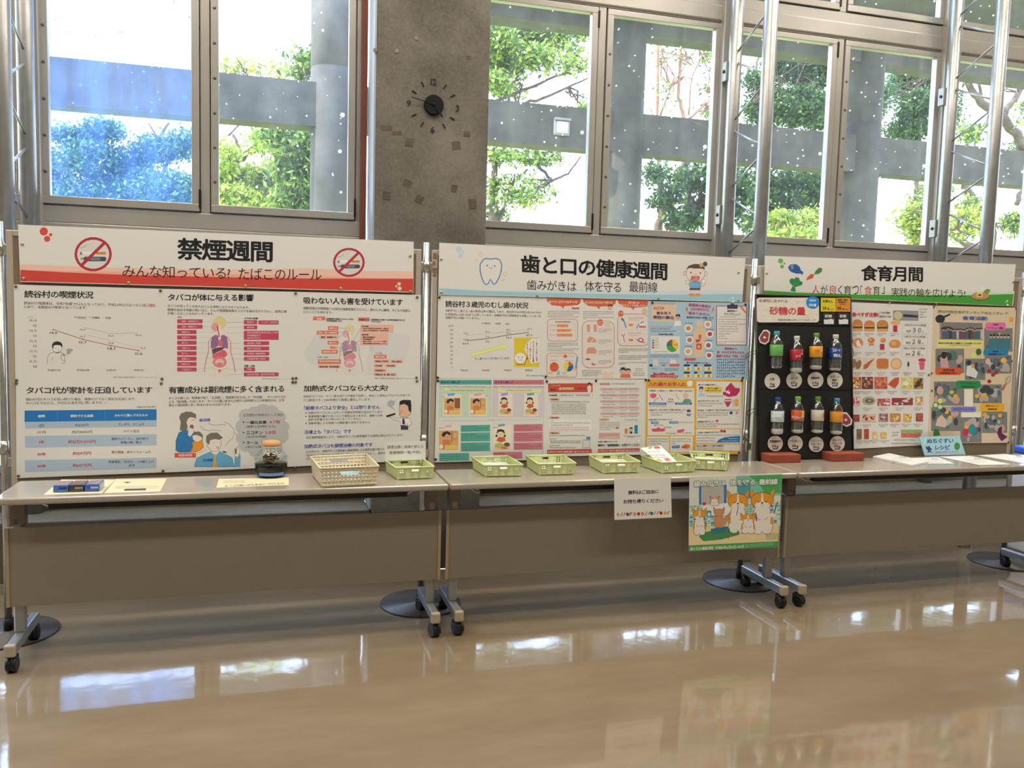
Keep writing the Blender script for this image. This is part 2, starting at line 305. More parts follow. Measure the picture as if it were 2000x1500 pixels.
# ---------------------------------------------------------------- window glass with dirt, some panes with painted blue haze
def glass(name, haze, tint):
    m = bpy.data.materials.new(name); m.use_nodes = True; t = m.node_tree; t.nodes.clear(); o = t.nodes.new('ShaderNodeOutputMaterial')
    tr = t.nodes.new('ShaderNodeBsdfTransparent'); tr.inputs[0].default_value = (.93, .95, .96, 1); gl = t.nodes.new('ShaderNodeBsdfGlossy'); gl.inputs['Roughness'].default_value = .02
    lw = t.nodes.new('ShaderNodeLayerWeight'); lw.inputs[0].default_value = .5; f5 = t.nodes.new('ShaderNodeMath'); f5.operation = 'POWER'; f5.inputs[1].default_value = 5; t.links.new(lw.outputs['Facing'], f5.inputs[0]); fr = t.nodes.new('ShaderNodeMath'); fr.operation = 'MULTIPLY_ADD'; fr.inputs[1].default_value = .9; fr.inputs[2].default_value = .03; t.links.new(f5.outputs[0], fr.inputs[0]); m1 = t.nodes.new('ShaderNodeMixShader'); t.links.new(fr.outputs[0], m1.inputs[0]); t.links.new(tr.outputs[0], m1.inputs[1]); t.links.new(gl.outputs[0], m1.inputs[2])
    di = t.nodes.new('ShaderNodeBsdfTranslucent'); di.inputs[0].default_value = (*tint, 1); m2 = t.nodes.new('ShaderNodeMixShader')
    co = t.nodes.new('ShaderNodeTexCoord'); vo = t.nodes.new('ShaderNodeTexVoronoi'); vo.inputs['Scale'].default_value = 9.5; mp = t.nodes.new('ShaderNodeMapping'); mp.inputs['Scale'].default_value = (1, 0, 1)
    t.links.new(co.outputs['Object'], mp.inputs[0]); t.links.new(mp.outputs[0], vo.inputs['Vector'])
    vs = t.nodes.new('ShaderNodeTexVoronoi'); vs.inputs['Scale'].default_value = 26; t.links.new(mp.outputs[0], vs.inputs['Vector'])
    def spot(v, rmax):
        sp = t.nodes.new('ShaderNodeSeparateColor'); t.links.new(v.outputs['Color'], sp.inputs[0])
        pw = t.nodes.new('ShaderNodeMath'); pw.operation = 'POWER'; pw.inputs[1].default_value = 1.7; t.links.new(sp.outputs[0], pw.inputs[0])
        ml = t.nodes.new('ShaderNodeMath'); ml.operation = 'MULTIPLY'; ml.inputs[1].default_value = rmax; t.links.new(pw.outputs[0], ml.inputs[0])
        ls = t.nodes.new('ShaderNodeMath'); ls.operation = 'LESS_THAN'; t.links.new(v.outputs['Distance'], ls.inputs[0]); t.links.new(ml.outputs[0], ls.inputs[1]); return ls
    a = spot(vo, .12); b = spot(vs, .17); mx = t.nodes.new('ShaderNodeMath'); mx.operation = 'MAXIMUM'; t.links.new(a.outputs[0], mx.inputs[0]); t.links.new(b.outputs[0], mx.inputs[1])
    no = t.nodes.new('ShaderNodeTexNoise'); no.inputs['Scale'].default_value = 2; no.inputs['Detail'].default_value = 7
    mp2 = t.nodes.new('ShaderNodeMapping'); mp2.inputs['Scale'].default_value = (5, 1, 1); t.links.new(co.outputs['Object'], mp2.inputs[0]); t.links.new(mp2.outputs[0], no.inputs[0])
    mr = t.nodes.new('ShaderNodeMapRange'); mr.inputs[1].default_value = .35; mr.inputs[2].default_value = .75; mr.inputs[3].default_value = haze*.55; mr.inputs[4].default_value = haze*1.6; t.links.new(no.outputs[0], mr.inputs[0])
    ma = t.nodes.new('ShaderNodeMath'); ma.operation = 'MULTIPLY_ADD'; ma.inputs[1].default_value = .8; ma.use_clamp = True; t.links.new(mx.outputs[0], ma.inputs[0]); t.links.new(mr.outputs[0], ma.inputs[2])
    t.links.new(ma.outputs[0], m2.inputs[0]); t.links.new(m1.outputs[0], m2.inputs[1]); t.links.new(di.outputs[0], m2.inputs[2]); t.links.new(m2.outputs[0], o.inputs[0]); return m
GLASS = glass('dusty_glass', .02, (.92, .92, .96)); GLASSB = glass('dusty_blue_flare_glass', .12, (.22, .42, 1))  # blue pane: lens flare put in as tint and heavier haze, over real dust
YW = 1.35
LOWG = glass('blue_glow_low_glass', .38, (.35, .6, 1))  # blue haze painted in to make the pane's floor reflection glow
def make_window(n, xc, z0, z1, lab, blue=False, half=.815):
    w = bpy.data.objects.new('window_%d' % n, None); COL.objects.link(w); w.location = (xc, YW, z0); w['kind'] = 'structure'; w['label'] = lab
    H = z1-z0; f = G()
    f.box(-.825-.03, .825+.03, -.0, .07, 0, .088, .004).box(-.855, .855, 0, .07, H-.085, H, .004)
    f.box(-.855, -.812, 0.0, .07, .088, H-.085, .003).box(.812, .855, 0.0, .07, .088, H-.085, .003).box(-.024, .024, .0, .07, .088, H-.085, .003)
    f.box(-.83, .83, .045, .068, .08, .108).box(-.83, .83, .045, .068, H-.108, H-.08).box(-.826, -.794, .045, .068, .1, H-.1).box(.794, .826, .045, .068, .1, H-.1).box(-.042, .042, .045, .068, .1, H-.1)
    f.build('window_frame', ALUF, w)
    for sx in (-1, 1):
        a, b = (-.806, -.030) if sx < 0 else (.030, .806); za, zb = .095, H-.092
        s = G(); st = .040; s.box(a, b, -.010, .04, za, za+.042, .003).box(a, b, -.010, .04, zb-.036, zb, .003).box(a, a+st, -.010, .04, za+.042, zb-.036, .003).box(b-st, b, -.010, .04, za+.042, zb-.036, .003)
        s = s.build('sash', ALUF, w)
        G().box(a+st-.002, b-st+.002, .012, .017, za+.040, zb-.034).build('pane', (LOWG if n == 11 else GLASSB) if (blue and sx < 0) else GLASS, s)
        xs = a+.012 if sx > 0 or n % 4 == 1 else None
        G().box(b-.004, b+.008, -.016, .0, za+.02, za+.12, .002).build('hinge', DARK, s)
        G().box(b-.004, b+.008, -.016, .0, zb-.12, zb-.02, .002).build('hinge', DARK, s)
        if xs is not None:
            for k in range(1, 7):
                z = za+.08+k*.185-.1
                if z < zb-.04: G().lathe([(.0085, 0), (.0085, .002), (.006, .004), (.003, .0045)], 12, M=Matrix.Translation((xs+.008, -.010, z))@Matrix.Rotation(math.pi/2, 4, 'X')).build('screw_cap', mat('screw_metal', (110, 106, 104), .4, .7), s)
    return w
XW = {1: .677, 2: 2.967, 3: 4.662, 4: 6.36, 5: -1.02}
make_window(1, XW[1], 1.885, 3.43, 'window left of the pillar showing sky, beam and bluish trees', True)
make_window(2, XW[2], 1.885, 3.43, 'window just right of the pillar with tree branches behind it')
make_window(3, XW[3], 1.885, 3.43, 'window between the middle and right steel trusses')
make_window(4, XW[4], 1.885, 3.43, 'window at the right edge behind the right truss'); make_window(5, XW[5], 1.885, 3.43, 'window left of the left truss')
for i, k in enumerate((1, 2, 3, 4, 5)): make_window(6+i, XW[k], 3.43, 4.95, 'upper row window above the transom, window bay %s' % ('left of the pillar', 'right of the pillar', 'between the trusses', 'at the right edge', 'left of the left truss')[i])
for i, k in enumerate((1, 2, 3, 4, 5)): make_window(11+i, XW[k], .46, 1.80, 'low window hidden behind the boards, bay %s' % ('left of the pillar', 'right of the pillar', 'between the trusses', 'at the right edge', 'left of the left truss')[i], i == 0)
tb = G()
for a, b in ((-1.9, 1.515), (2.10, 7.3)): tb.box(a, b, YW-.012, YW+.075, 3.352, 3.452, .01).box(a, b, YW-.004, YW+.075, 1.80, 1.884, .004)
struct(tb, 'trim_3', ALUF)
for i, x in enumerate((-.17, 3.815, 5.51)): struct(G().box(x-.048, x+.048, YW-.05, YW+.08, .46, 5., .005), 'trim_%d' % (4+i), ALUF)
# ---------------------------------------------------------------- trusses
def truss(x, lab):
    t = thing('steel_truss', lab, 'truss', (x, 0, 0), group='tubular steel trusses in front of the window mullions'); yf, yn = 1.235, .85
    G().tube([(0, yf, .362), (0, yf, 5)], .041, 20).build('chord', STEEL, t); G().tube([(0, yn, 0), (0, yn, 5)], .041, 20).build('chord', STEEL, t)
    z = .19+.415
    while z < 4.9:
        G().tube([(0, yf-.03, z+.035), (0, yn+.03, z+.205-.03)], .0068, 8).build('brace', STEEL, t)
        G().tube([(0, yn+.03, z+.205+.03), (0, yf-.03, z+.415-.035)], .0068, 8).build('brace', STEEL, t); z += .415
    for z in (.9, 2.13, 3.02, 3.95):
        g = G().box(-.054, -.03, yf+.01, 1.30, z-.06, z+.06, .004); b = g.build('bracket', mat('bracket_steel', (150, 146, 140), .4, .5), t)
        G().lathe([(.011, 0), (.011, .006), (.005, .008)], 6, M=Matrix.Translation((-.054, yf+.035, z))@Matrix.Rotation(-math.pi/2, 4, 'Y')).build('bolt', DARK, b)
truss(-.165, 'tubular steel truss at the left edge beside the leftmost window'); truss(3.815, 'tubular steel truss between the second and third window'); truss(5.47, 'tubular steel truss at the right edge beside the food education banner')
# ================================================================== outdoors
OUTC = concrete('outdoor_concrete', (66, 61, 56), (98, 91, 83), 1.6)
gr = G().box(-60, 80, 1.5, 5.0, -.12, -.02); o = struct(gr, 'outdoor_terrace', concrete('terrace', (150, 146, 138), (170, 166, 158)))
o = struct(G().box(-60, 90, 5.0, 70, -.12, -.02), 'outdoor_lawn', mat('grass', (178, 184, 84), .9, noise=.3, nscale=2))
struct(G().box(3.4, 24, 4.2, 9.6, 6.55, 6.8), 'canopy_roof', OUTC)
bm_ = G().box(-9, 24, 9.0, 9.4, 4.08, 4.70); b_ = struct(bm_, 'outdoor_beam', OUTC); b_['label'] = 'long horizontal concrete beam joining the round outdoor columns'
G().box(3.4, 24, 9.0, 9.4, 5.92, 6.55).build('upper_beam', OUTC, b_)
for x, lb in ((-3.0, 'left of the leftmost window'), (1.83, 'seen through the window left of the pillar'), (6.40, 'seen through the window right of the pillar'), (10.88, 'seen through the window between the trusses')):
    t = tag(G().lathe([(.32, -.1), (.32, 4.92), (.312, 4.93), (.312, 4.95), (.32, 4.96), (.32, 6.6)], 40, (x, 9.2, 0)).build('outdoor_column', OUTC), 'round concrete column outside, '+lb, 'column', 'round columns of the outdoor walkway')
lm = atY0 = Plane((0, 8.995, 0), (0, -1, 0)).hit(1096, 249); t = thing('outdoor_lamp', 'small square lamp fixed to the outdoor beam', 'lamp', tuple(lm))
G().box(-.13, .13, -.05, .004, -.13, .13, .02).build('housing', mat('lamp_grey', (150, 146, 140), .4, .3), t); G().box(-.09, .09, -.085, -.04, -.10, .08, .02).build('glass_cover', mat('lamp_cover', (206, 210, 214), .2), t); G().box(-.13, .13, -.10, -.03, .09, .13, .01).build('hood', mat('lamp_grey', (150, 146, 140), .4, .3), t)
# trees
def leafmat(name):
    m = bpy.data.materials.new(name); m.use_nodes = True; t = m.node_tree; b = t.nodes['Principled BSDF']; a = t.nodes.new('ShaderNodeVertexColor'); a.layer_name = 'Col'
    t.links.new(a.outputs[0], b.inputs['Base Color']); b.inputs['Roughness'].default_value = .5; tl = t.nodes.new('ShaderNodeBsdfTranslucent'); t.links.new(a.outputs[0], tl.inputs[0])
    mx = t.nodes.new('ShaderNodeMixShader'); mx.inputs[0].default_value = .55; t.links.new(b.outputs[0], mx.inputs[1]); t.links.new(tl.outputs[0], mx.inputs[2]); t.links.new(mx.outputs[0], t.nodes['Material Output'].inputs[0]); return m
LEAF = leafmat('leaf'); BARK = mat('bark', (104, 86, 74), .9, noise=.3, nscale=6); BARKR = mat('reddish_bark', (150, 104, 80), .9, noise=.25, nscale=6)
def atY(px, py, Y): return Plane((0, Y, 0), (0, -1, 0)).hit(px, py)
def leaves(parent, blobs, Y, cols, size=.062, dens=1.0):
    V = []; C = []
    for px, py, rx, ry, n in blobs:
        c = atY(px, py, Y+random.uniform(-.8, .8)); k = (Y+3.6)/FPX*1.04; n = int(n*dens*1.7)
        # clumps of leaves inside the blob
        nc = max(3, n//34); cc = RS.normal(0, 1, (nc, 3)); cc /= np.linalg.norm(cc, axis=1)[:, None]; cc *= RS.uniform(.15, 1, (nc, 1))**.5
        cc = cc*np.array([rx*k, rx*k*.8, ry*k])+c
        pp = cc[RS.randint(0, nc, n)]+RS.normal(0, 1, (n, 3))*np.array([.30, .30, .15])*min(1.6, max(.5, rx*k*.55))
        a = RS.normal(0, 1, (n, 3)); a /= np.linalg.norm(a, axis=1)[:, None]; b = np.cross(a, RS.normal(0, 1, (n, 3))); b /= np.linalg.norm(b, axis=1)[:, None]
        s = size*RS.uniform(.6, 1.4, (n, 1)); q = np.stack([pp-a*s, pp+b*s*.42, pp+a*s, pp-b*s*.42], 1); V.append(q.reshape(-1, 3))
        col = np.array([s2l(x) for x in cols])[RS.randint(0, len(cols), n)]*RS.uniform(.5, 1.4, (n, 1)); C.append(np.repeat(col, 4, 0))
    V = np.vstack(V); C = np.vstack(C); o = npmesh('foliage', V, np.arange(len(V)).reshape(-1, 4), C, LEAF, parent, 4); o['kind'] = 'stuff'; return o
def tree(lab, Y, trunks, blobs, cols, bark=BARK, size=.062, dens=1.):
    t = thing('tree', lab, 'tree', group='trees behind the outdoor beam')
    for pts in trunks:      # px, py, thickness px
        P = [atY(p[0], p[1], Y+(p[3] if len(p) > 3 else 0)) for p in pts]; r = [p[2]*(Y+3.6)/FPX/2*1.45 for p in pts]
        Q = []; rr = []
        for i in range(len(P)-1):
            for k in range(4):
                f = k/4; Q.append(P[i]*(1-f)+P[i+1]*f+RS.normal(0, .35, 3)*r[i]*(k > 0)); rr.append(r[i]*(1-f)+r[i+1]*f)
        Q.append(P[-1]); rr.append(r[-1]); G().tube(Q, 0, 7, rs=rr).build('trunk' if trunks.index(pts) == 0 else 'branch', bark, t)
    # thin twigs reaching into the leaf clumps
    TP_ = [np.array(atY(p[0], p[1], Y)) for pts in trunks for p in pts if p[1] < 500]; g = G(); k = (Y+3.6)/FPX
    for px, py, rx, ry, n in blobs:
        c = atY(px, py, Y); a = min(TP_, key=lambda q: np.linalg.norm(q-c)+max(0, q[2]-c[2]))
        for j in range(4):
            e = c+np.array([RS.uniform(-1, 1)*rx*k, RS.uniform(-.6, .6)*rx*k, RS.uniform(-.6, 1)*ry*k]); m1_ = a*.6+e*.4+RS.normal(0, .10, 3); m2_ = a*.25+e*.75+RS.normal(0, .10, 3); g.tube([a, m1_, m2_, e], 0, 5, rs=[.028, .02, .013, .005])
            for q in range(3): f = m2_*.6+e*.4+RS.normal(0, .35, 3)*np.array([1, 1, .8]); g.tube([m1_ if q == 0 else m2_, (m2_+f)/2+RS.normal(0, .05, 3), f], 0, 4, rs=[.012, .008, .003])
    tw = g.build('twigs', bark, t); tw['kind'] = 'stuff'
    leaves(t, blobs, Y, cols, size, dens); return t
YG = [(196, 206, 84), (166, 186, 74), (214, 214, 104), (130, 160, 66)]; MG = [(126, 152, 70), (98, 128, 62), (160, 176, 84), (80, 106, 56)]; DG = [(64, 92, 50), (50, 76, 44), (86, 112, 56), (110, 134, 64)]; BG = [(100, 140, 110), (84, 124, 96), (140, 166, 110), (70, 110, 90)]
tree('broad bluish-green tree filling the lower left pane', 19, [((150, 900, 16), (170, 420, 14), (215, 340, 9), (300, 290, 5), (330, 240, 3)), ((170, 420, 8), (120, 350, 5), (95, 330, 3)), ((215, 340, 6), (180, 290, 4), (150, 262, 2)), ((290, 420, 6), (330, 310, 4), (290, 240, 2))],
     [(135, 265, 32, 14, 700), (195, 255, 30, 16, 700), (105, 325, 34, 26, 800), (170, 310, 44, 30, 1500), (250, 318, 38, 26, 1200), (310, 292, 40, 24, 900), (362, 285, 26, 24, 500), (200, 380, 90, 26, 3200), (320, 370, 70, 32, 3000), (60, 330, 40, 40, 800)], BG, dens=1.25)
tree('feathery yellow-green tree with open forked branches behind the second pane', 16, [((440, 900, 12), (445, 330, 10), (480, 300, 8), (560, 262, 5), (600, 250, 3)), ((430, 335, 7), (470, 290, 5), (455, 262, 3)), ((480, 300, 5), (520, 262, 3), (500, 240, 2)), ((400, 300, 5), (440, 270, 3), (470, 240, 2)), ((520, 345, 5), (570, 320, 4), (600, 300, 2))],
     [(440, 295, 26, 18, 220), (520, 278, 44, 22, 380), (450, 345, 40, 20, 900), (520, 350, 44, 20, 1300), (580, 330, 36, 26, 1200), (460, 385, 50, 16, 1800), (540, 390, 56, 14, 2000), (440, 122, 24, 9, 60), (485, 135, 22, 8, 70), (545, 138, 26, 8, 70), (440, 142, 22, 5, 80)], YG)
tree('denser green tree just left of the first outdoor column', 12.5, [((600, 900, 12), (598, 420, 10), (590, 330, 6), (600, 120, 3))],
     [(602, 118, 13, 10, 170), (600, 142, 15, 9, 260), (575, 330, 22, 40, 1500), (600, 300, 26, 40, 1600), (590, 385, 40, 26, 2000), (560, 270, 30, 12, 500), (640, 300, 40, 90, 2500)], MG)
tree('tree with dense sunlit crown right beside the pillar', 15, [((960, 900, 16), (962, 440, 14), (966, 330, 9), (985, 300, 7), (1050, 320, 5), (1080, 352, 4), (1110, 340, 3), (1135, 305, 2)), ((962, 200, 5), (1040, 170, 4), (1100, 145, 3), (1150, 132, 2)), ((1010, 205, 5), (1060, 192, 4), (1110, 170, 3), (1155, 150, 2)), ((980, 195, 4), (1030, 120, 3), (1060, 60, 2)), ((970, 440, 5), (1000, 360, 3), (1030, 330, 2))],
     [(970, 80, 34, 26, 1300), (1015, 62, 40, 22, 1200), (1060, 70, 36, 24, 800), (1110, 76, 36, 24, 420), (985, 125, 40, 22, 1100), (1045, 115, 40, 18, 700), (965, 165, 24, 16, 450), (1120, 122, 32, 18, 200), (1005, 172, 30, 12, 200), (985, 303, 40, 12, 420), (1040, 308, 30, 10, 220), (1085, 305, 18, 9, 90), (965, 370, 26, 30, 260), (1005, 375, 36, 30, 300), (1050, 370, 26, 34, 200), (960, 415, 26, 20, 260), (1140, 210, 16, 6, 90)], YG[:2]+MG)
tree('slender reddish tree with sparse leaves right of the second outdoor column', 16, [((1290, 900, 8), (1290, 420, 6), (1283, 230, 5), (1284, 60, 4)), ((1345, 420, 6), (1336, 230, 6), (1325, 190, 5), (1330, 60, 4)), ((1340, 235, 4), (1380, 200, 3), (1400, 180, 2)), ((1290, 225, 3), (1310, 170, 2), (1350, 110, 2), (1370, 80, 2)), ((1345, 225, 3), (1352, 150, 2), (1375, 100, 2)), ((1300, 300, 3), (1270, 210, 2))],
     [(1375, 110, 20, 26, 90), (1335, 110, 24, 22, 45), (1290, 110, 10, 30, 30), (1388, 165, 14, 26, 80), (1315, 170, 30, 40, 40), (1395, 218, 10, 8, 110)], MG, BARKR)
tree('dark leafy tree with twisted pale trunks under the beam', 13, [((1290, 900, 12), (1285, 440, 12), (1298, 400, 11), (1290, 360, 9), (1286, 320, 9)), ((1318, 450, 16), (1315, 420, 15), (1308, 380, 13), (1330, 340, 12), (1340, 320, 11)), ((1300, 445, 10), (1330, 425, 8), (1360, 400, 6)), ((1345, 400, 6), (1352, 360, 4))],
     [(1300, 390, 24, 26, 350), (1350, 350, 34, 20, 800), (1375, 410, 34, 28, 1100), (1340, 430, 34, 16, 600), (1395, 350, 30, 30, 900), (1280, 340, 14, 16, 240), (1430, 380, 30, 60, 1400)], DG)
tree('big dark evergreen crown behind the middle truss', 17, [((1545, 900, 12), (1540, 480, 10), (1542, 330, 7), (1545, 200, 5)), ((1540, 470, 7), (1590, 400, 5), (1610, 360, 3)), ((1545, 430, 6), (1580, 380, 4)), ((1475, 200, 5), (1478, 120, 4), (1490, 95, 3))],
     [(1540, 130, 46, 34, 2600), (1590, 140, 40, 40, 2200), (1500, 210, 50, 40, 2500), (1560, 210, 60, 40, 3400), (1610, 220, 40, 40, 2000), (1480, 160, 24, 30, 500), (1490, 370, 50, 46, 3000), (1560, 370, 60, 46, 3300), (1500, 440, 60, 40, 3000), (1610, 350, 30, 40, 1500)], DG)
tree('yellow-green low tree at the foot of the middle windows', 11.2, [((1530, 900, 8), (1535, 470, 6), (1580, 430, 4))], [(1530, 440, 40, 24, 900), (1590, 440, 40, 26, 1000), (1560, 470, 60, 20, 1200)], YG)
tree('yellow-green bush seen low between the third outdoor column and the right truss', 11.6, [((1800, 900, 8), (1800, 480, 6), (1815, 430, 4)), ((1800, 480, 5), (1870, 450, 4), (1890, 420, 3))], [(1790, 430, 30, 30, 800), (1820, 460, 34, 24, 700), (1885, 440, 24, 40, 600)], YG)
tree('dark evergreen right of the third outdoor column', 18, [((1790, 900, 10), (1790, 300, 8), (1780, 180, 5))], [(1775, 160, 40, 40, 2300), (1800, 220, 50, 44, 3200), (1770, 255, 40, 20, 1400), (1820, 150, 40, 36, 1500), (1690, 200, 60, 50, 2000), (1850, 210, 30, 60, 900)], DG)
tree('tall tree with thick spreading limbs behind the right truss', 15, [((1940, 900, 20), (1935, 500, 18), (1920, 440, 16), (1900, 390, 14), (1870, 350, 12)), ((2010, 300, 16), (1960, 230, 15), (1915, 200, 13), (1890, 160, 10), (1880, 130, 7)), ((1960, 230, 12), (1990, 180, 10), (2010, 150, 8)), ((1935, 225, 10), (1905, 270, 7), (1880, 290, 4)), ((1915, 200, 6), (1912, 150, 4)), ((1990, 300, 6), (2030, 260, 5)), ((1800, 360, 9), (1812, 400, 10), (1850, 450, 12), (1930, 500, 12)), ((1985, 400, 8), (2000, 360, 8)), ((1930, 370, 14), (1935, 440, 14), (1940, 500, 14))],
     [(1880, 150, 20, 12, 110), (1960, 150, 40, 20, 160), (1890, 260, 26, 16, 260), (1990, 290, 30, 30, 260), (1830, 370, 30, 30, 300), (1900, 400, 30, 30, 300), (1985, 440, 30, 30, 500), (1800, 400, 20, 26, 260), (2010, 220, 30, 30, 200)], MG+YG[:1])
# ================================================================== tables
TT = mat('table_laminate', (164, 156, 144), .2, noise=.02, spec=.5, coat=.4); EDGE = mat('table_edge', (150, 134, 114), .4)
PAN = mat('modesty_panel_board', (140, 129, 116), .55, noise=.03, nscale=40); PEDGE = mat('panel_edge_strip', (168, 150, 116), .5); LEGM = mat('leg_metal', (158, 157, 156), .3, .6)
def frame_pt(x, y=0, z=0): return (x*math.cos(PHI)-y*math.sin(PHI), x*math.sin(PHI)+y*math.cos(PHI), z)
def make_table(i, lab):
    t = thing('folding_table', lab, 'table', frame_pt(i*1.8037), PHI, 'grey flap top tables in a row')
    G().box(0.001, 1.799, 0, .358, .671, .70, .009, seg=3).build('tabletop', TT, t)
    G().box(.012, 1.788, .112, .124, .231, .556, .002).build('modesty_panel', PAN, t)
    for x in (.010, 1.776): G().box(x, x+.014, .108, .113, .230, .557, .001).build('edge_strip', PEDGE, t)
    g = G().box(.17, 1.63, .10, .14, .628, .662, .003); g.build('support_rail', DARK, t)
    for y, z in ((.17, .618), (.27, .612), (.33, .606)):
        G().tube([(.12, y, .665), (.135, y, .64), (.165, y, z+.006), (.21, y, z), (1.59, y, z), (1.635, y, z+.006), (1.665, y, .64), (1.68, y, .665)], .006, 8).build('shelf_rod', CHROME if y < .3 else DARK, t)
    for sx in (0, 1):
        X = (lambda v: v) if sx == 0 else (lambda v: 1.8-v)
        x = X(.052)
        G().box(x-.021, x+.021, .126, .168, .115, .60, .010, seg=3).build('leg', LEGM, t)
        g = G().box(x-.028, x+.028, .126, .175, .56, .671, .004).box(x-.012, x+.03, .14, .17, .60, .665, .003); g.build('folding_bracket', mat('bracket_taupe', (112, 100, 88), .4, .3), t)
        G().box(x-.019, x+.019, -.012, .372, .072, .118, .010, seg=3).build('foot', LEGM, t)
        G().box(x-.021, x+.021, -.022, .004, .070, .120, .008, seg=3).build('foot_cap', mat('foot_cap_beige', (176, 160, 138), .5), t)
        for y in (.015, .345):
            a = random.uniform(-.5, .5); Mx = Matrix.Translation((x, y, .031))@Matrix.Rotation(a, 4, 'Z')
            g = G(); g.lathe([(.026, -.020), (.031, -.014), (.031, -.004), (.027, -.002), (.027, .002), (.031, .004), (.031, .014), (.026, .020)], 18, M=Mx@Matrix.Rotation(math.pi/2, 4, 'Y'))
            g.box(-.017, .017, -.012, .03, .0, .036, .005, M=Mx); g.tube([(x, y, .05), (x, y, .08)], .008, 8); g.build('caster', BLACK, t)
    return t
make_table(0, 'left grey folding table with the jar, cream basket and papers on it'); make_table(1, 'middle grey folding table carrying the row of green baskets'); make_table(2, 'right grey folding table with the bottle board and recipe leaflets')
# ================================================================== display boards
FR = mat('board_frame', (196, 186, 172), .4, .35); FELT = mat('board_felt', (132, 118, 100), .9, noise=.05, nscale=60); POLE = mat('pole_chrome', (190, 186, 180), .25, .85, noise=.12, nscale=25)
BASEM = mat('base_plate_grey', (86, 78, 70), .4, .1)
def BY(x): return .440+BB*x
PX = [-.081, 1.757, 3.572, 5.440]
for i, (x, lab) in enumerate(zip(PX, ('display board pole at the left edge with round base', 'pole between the smoking board and the dental board', 'pole between the dental board and the bottle board', 'rightmost display board pole with round base'))):
    t = thing('display_pole', lab, 'pole', (x, BY(x)+.016, 0), group='poles of the display boards')
    G().tube([(0, 0, .012), (0, 0, 1.80)], .0155, 18).build('pole', POLE, t)
    G().lathe([(.20, 0.001), (.202, .004), (.20, .009), (.03, .013), (.03, .016)], 56).build('base_plate', BASEM, t)
    G().tube([(0, 0, .014), (0, 0, .07)], .02, 16).build('socket', DARK, t)
    G().tube([(0, 0, 1.66), (0, 0, 1.715)], .0185, 16).build('collar', POLE, t); G().tube([(0, 0, .80), (0, 0, .86)], .0185, 16).build('collar', POLE, t)
for i, (lab) in enumerate(('left display board holding the no-smoking week posters', 'middle display board holding the tooth and mouth health posters', 'right display board holding the food education posters')):
    a, b = PX[i]+.028, PX[i+1]-.028; ang = math.atan(BB)
    t = thing('display_board', lab, 'display board', (a, BY(a), 0), ang, 'display boards behind the tables'); w = (b-a)/math.cos(ang); z0, z1 = .615, 1.765
    G().box(.024, w-.024, .004, .026, z0+.024, z1-.024).build('felt_panel', FELT, t)
    G().box(0, .026, 0, .03, z0, z1, .003).build('frame_bar', FR, t); G().box(w-.026, w, 0, .03, z0, z1, .003).build('frame_bar', FR, t)
    G().box(.026, w-.026, 0, .03, z1-.026, z1, .003).build('frame_bar', FR, t); G().box(.026, w-.026, 0, .03, z0, z0+.026, .003).build('frame_bar', FR, t)
    for z in (z0+.15, z1-.08):
        for x0, x1 in ((-.022, .002), (w-.002, w+.022)): G().box(x0, x1, .008, .024, z-.02, z+.02, .003).build('hook', ALU, t)
    if i == 1:
        g = G()
        for z, h, d in ((1.735, .028, .020), (1.70, .02, .012), (1.665, .026, .022), (1.643, .012, .018)): g.box(.001, d, -.0012, .0005, z-h/2, z+h/2, .0008)
        g.build('worn_patch', mat('worn_brown', (138, 104, 70), .8, noise=.3, nscale=60), t)
# ---------------------------------------------------------------- board 1 : smoking
INKN = (12, 11, 22); TXT = (70, 62, 60); RED = (176, 40, 52); VA = (0, 430, 4.5455); VB = (420, 430, 4.5455); VC = (0, 730, 4.5455); VD = (420, 730, 4.1667)
b = Sheet('banner', 'wide no-smoking week banner with red stripe along the bottom', 'banner', [(35, 438.5), (808, 472), (807.5, 571.5), (39.5, 550.5)], BOARD, .006, 'title banners of the boards')
b.poly([(39, 516), (200, 522), (420, 527), (600, 524), (700, 529), (807.5, 530), (807.5, 560), (39.5, 535)], (226, 178, 156)).poly([(39, 527), (200, 530), (400, 534), (640, 540), (807.5, 544), (807.5, 570.4), (39.5, 549.4)], (226, 158, 134))
b.poly([(40, 527), (130, 532), (250, 537), (420, 541), (600, 544), (807, 544.5), (807, 570), (40, 549)], (196, 62, 50))
for x, y, r in ((85.5, 452, 8), (99, 458.5, 3.2), (92, 466.5, 6)): b.el(x, y, r, r, (206, 66, 56))
for x, y, r in ((779.5, 554.5, 3.4), (774, 559, 2.2), (780.5, 563.5, 4)): b.el(x, y, r, r, (214, 190, 170))
def nosmoke(s, cx, cy, r, k=1.):
    s.oel(cx, cy, r, r*.92, r*.14, (172, 40, 54), (206, 196, 184)); f = r/37.
    s.poly([(cx-26*f, cy-4*f), (cx-22*f, cy-4*f), (cx-22*f, cy+1*f), (cx-26*f, cy+1*f)], (110, 100, 90)).rect(cx-22*f, cy-5*f, cx+6*f, cy, (222, 216, 208)).rect(cx+6*f, cy-4.5*f, cx+25*f, cy+.6*f, (200, 120, 50))
    s.line([(cx-25*f, cy-12*f), (cx-16*f, cy-15*f), (cx-13*f, cy-20*f)], 3*f, (178, 176, 172)); s.rr(cx-19*f, cy+5*f, cx+26*f, cy+14*f, 4*f, (66, 66, 78)).rect(cx-5*f, cy+7*f, cx+14*f, cy+12*f, (120, 116, 120)).rect(cx-25*f, cy+7*f, cx-19*f, cy+11*f, (130, 140, 130))
    s.line([(cx-22*f, cy+21*f), (cx+23*f, cy-23*f)], 6*f, (172, 40, 54))
nosmoke(b, 182, 496.5, 36.5); nosmoke(b, 681.5, 512.5, 31)
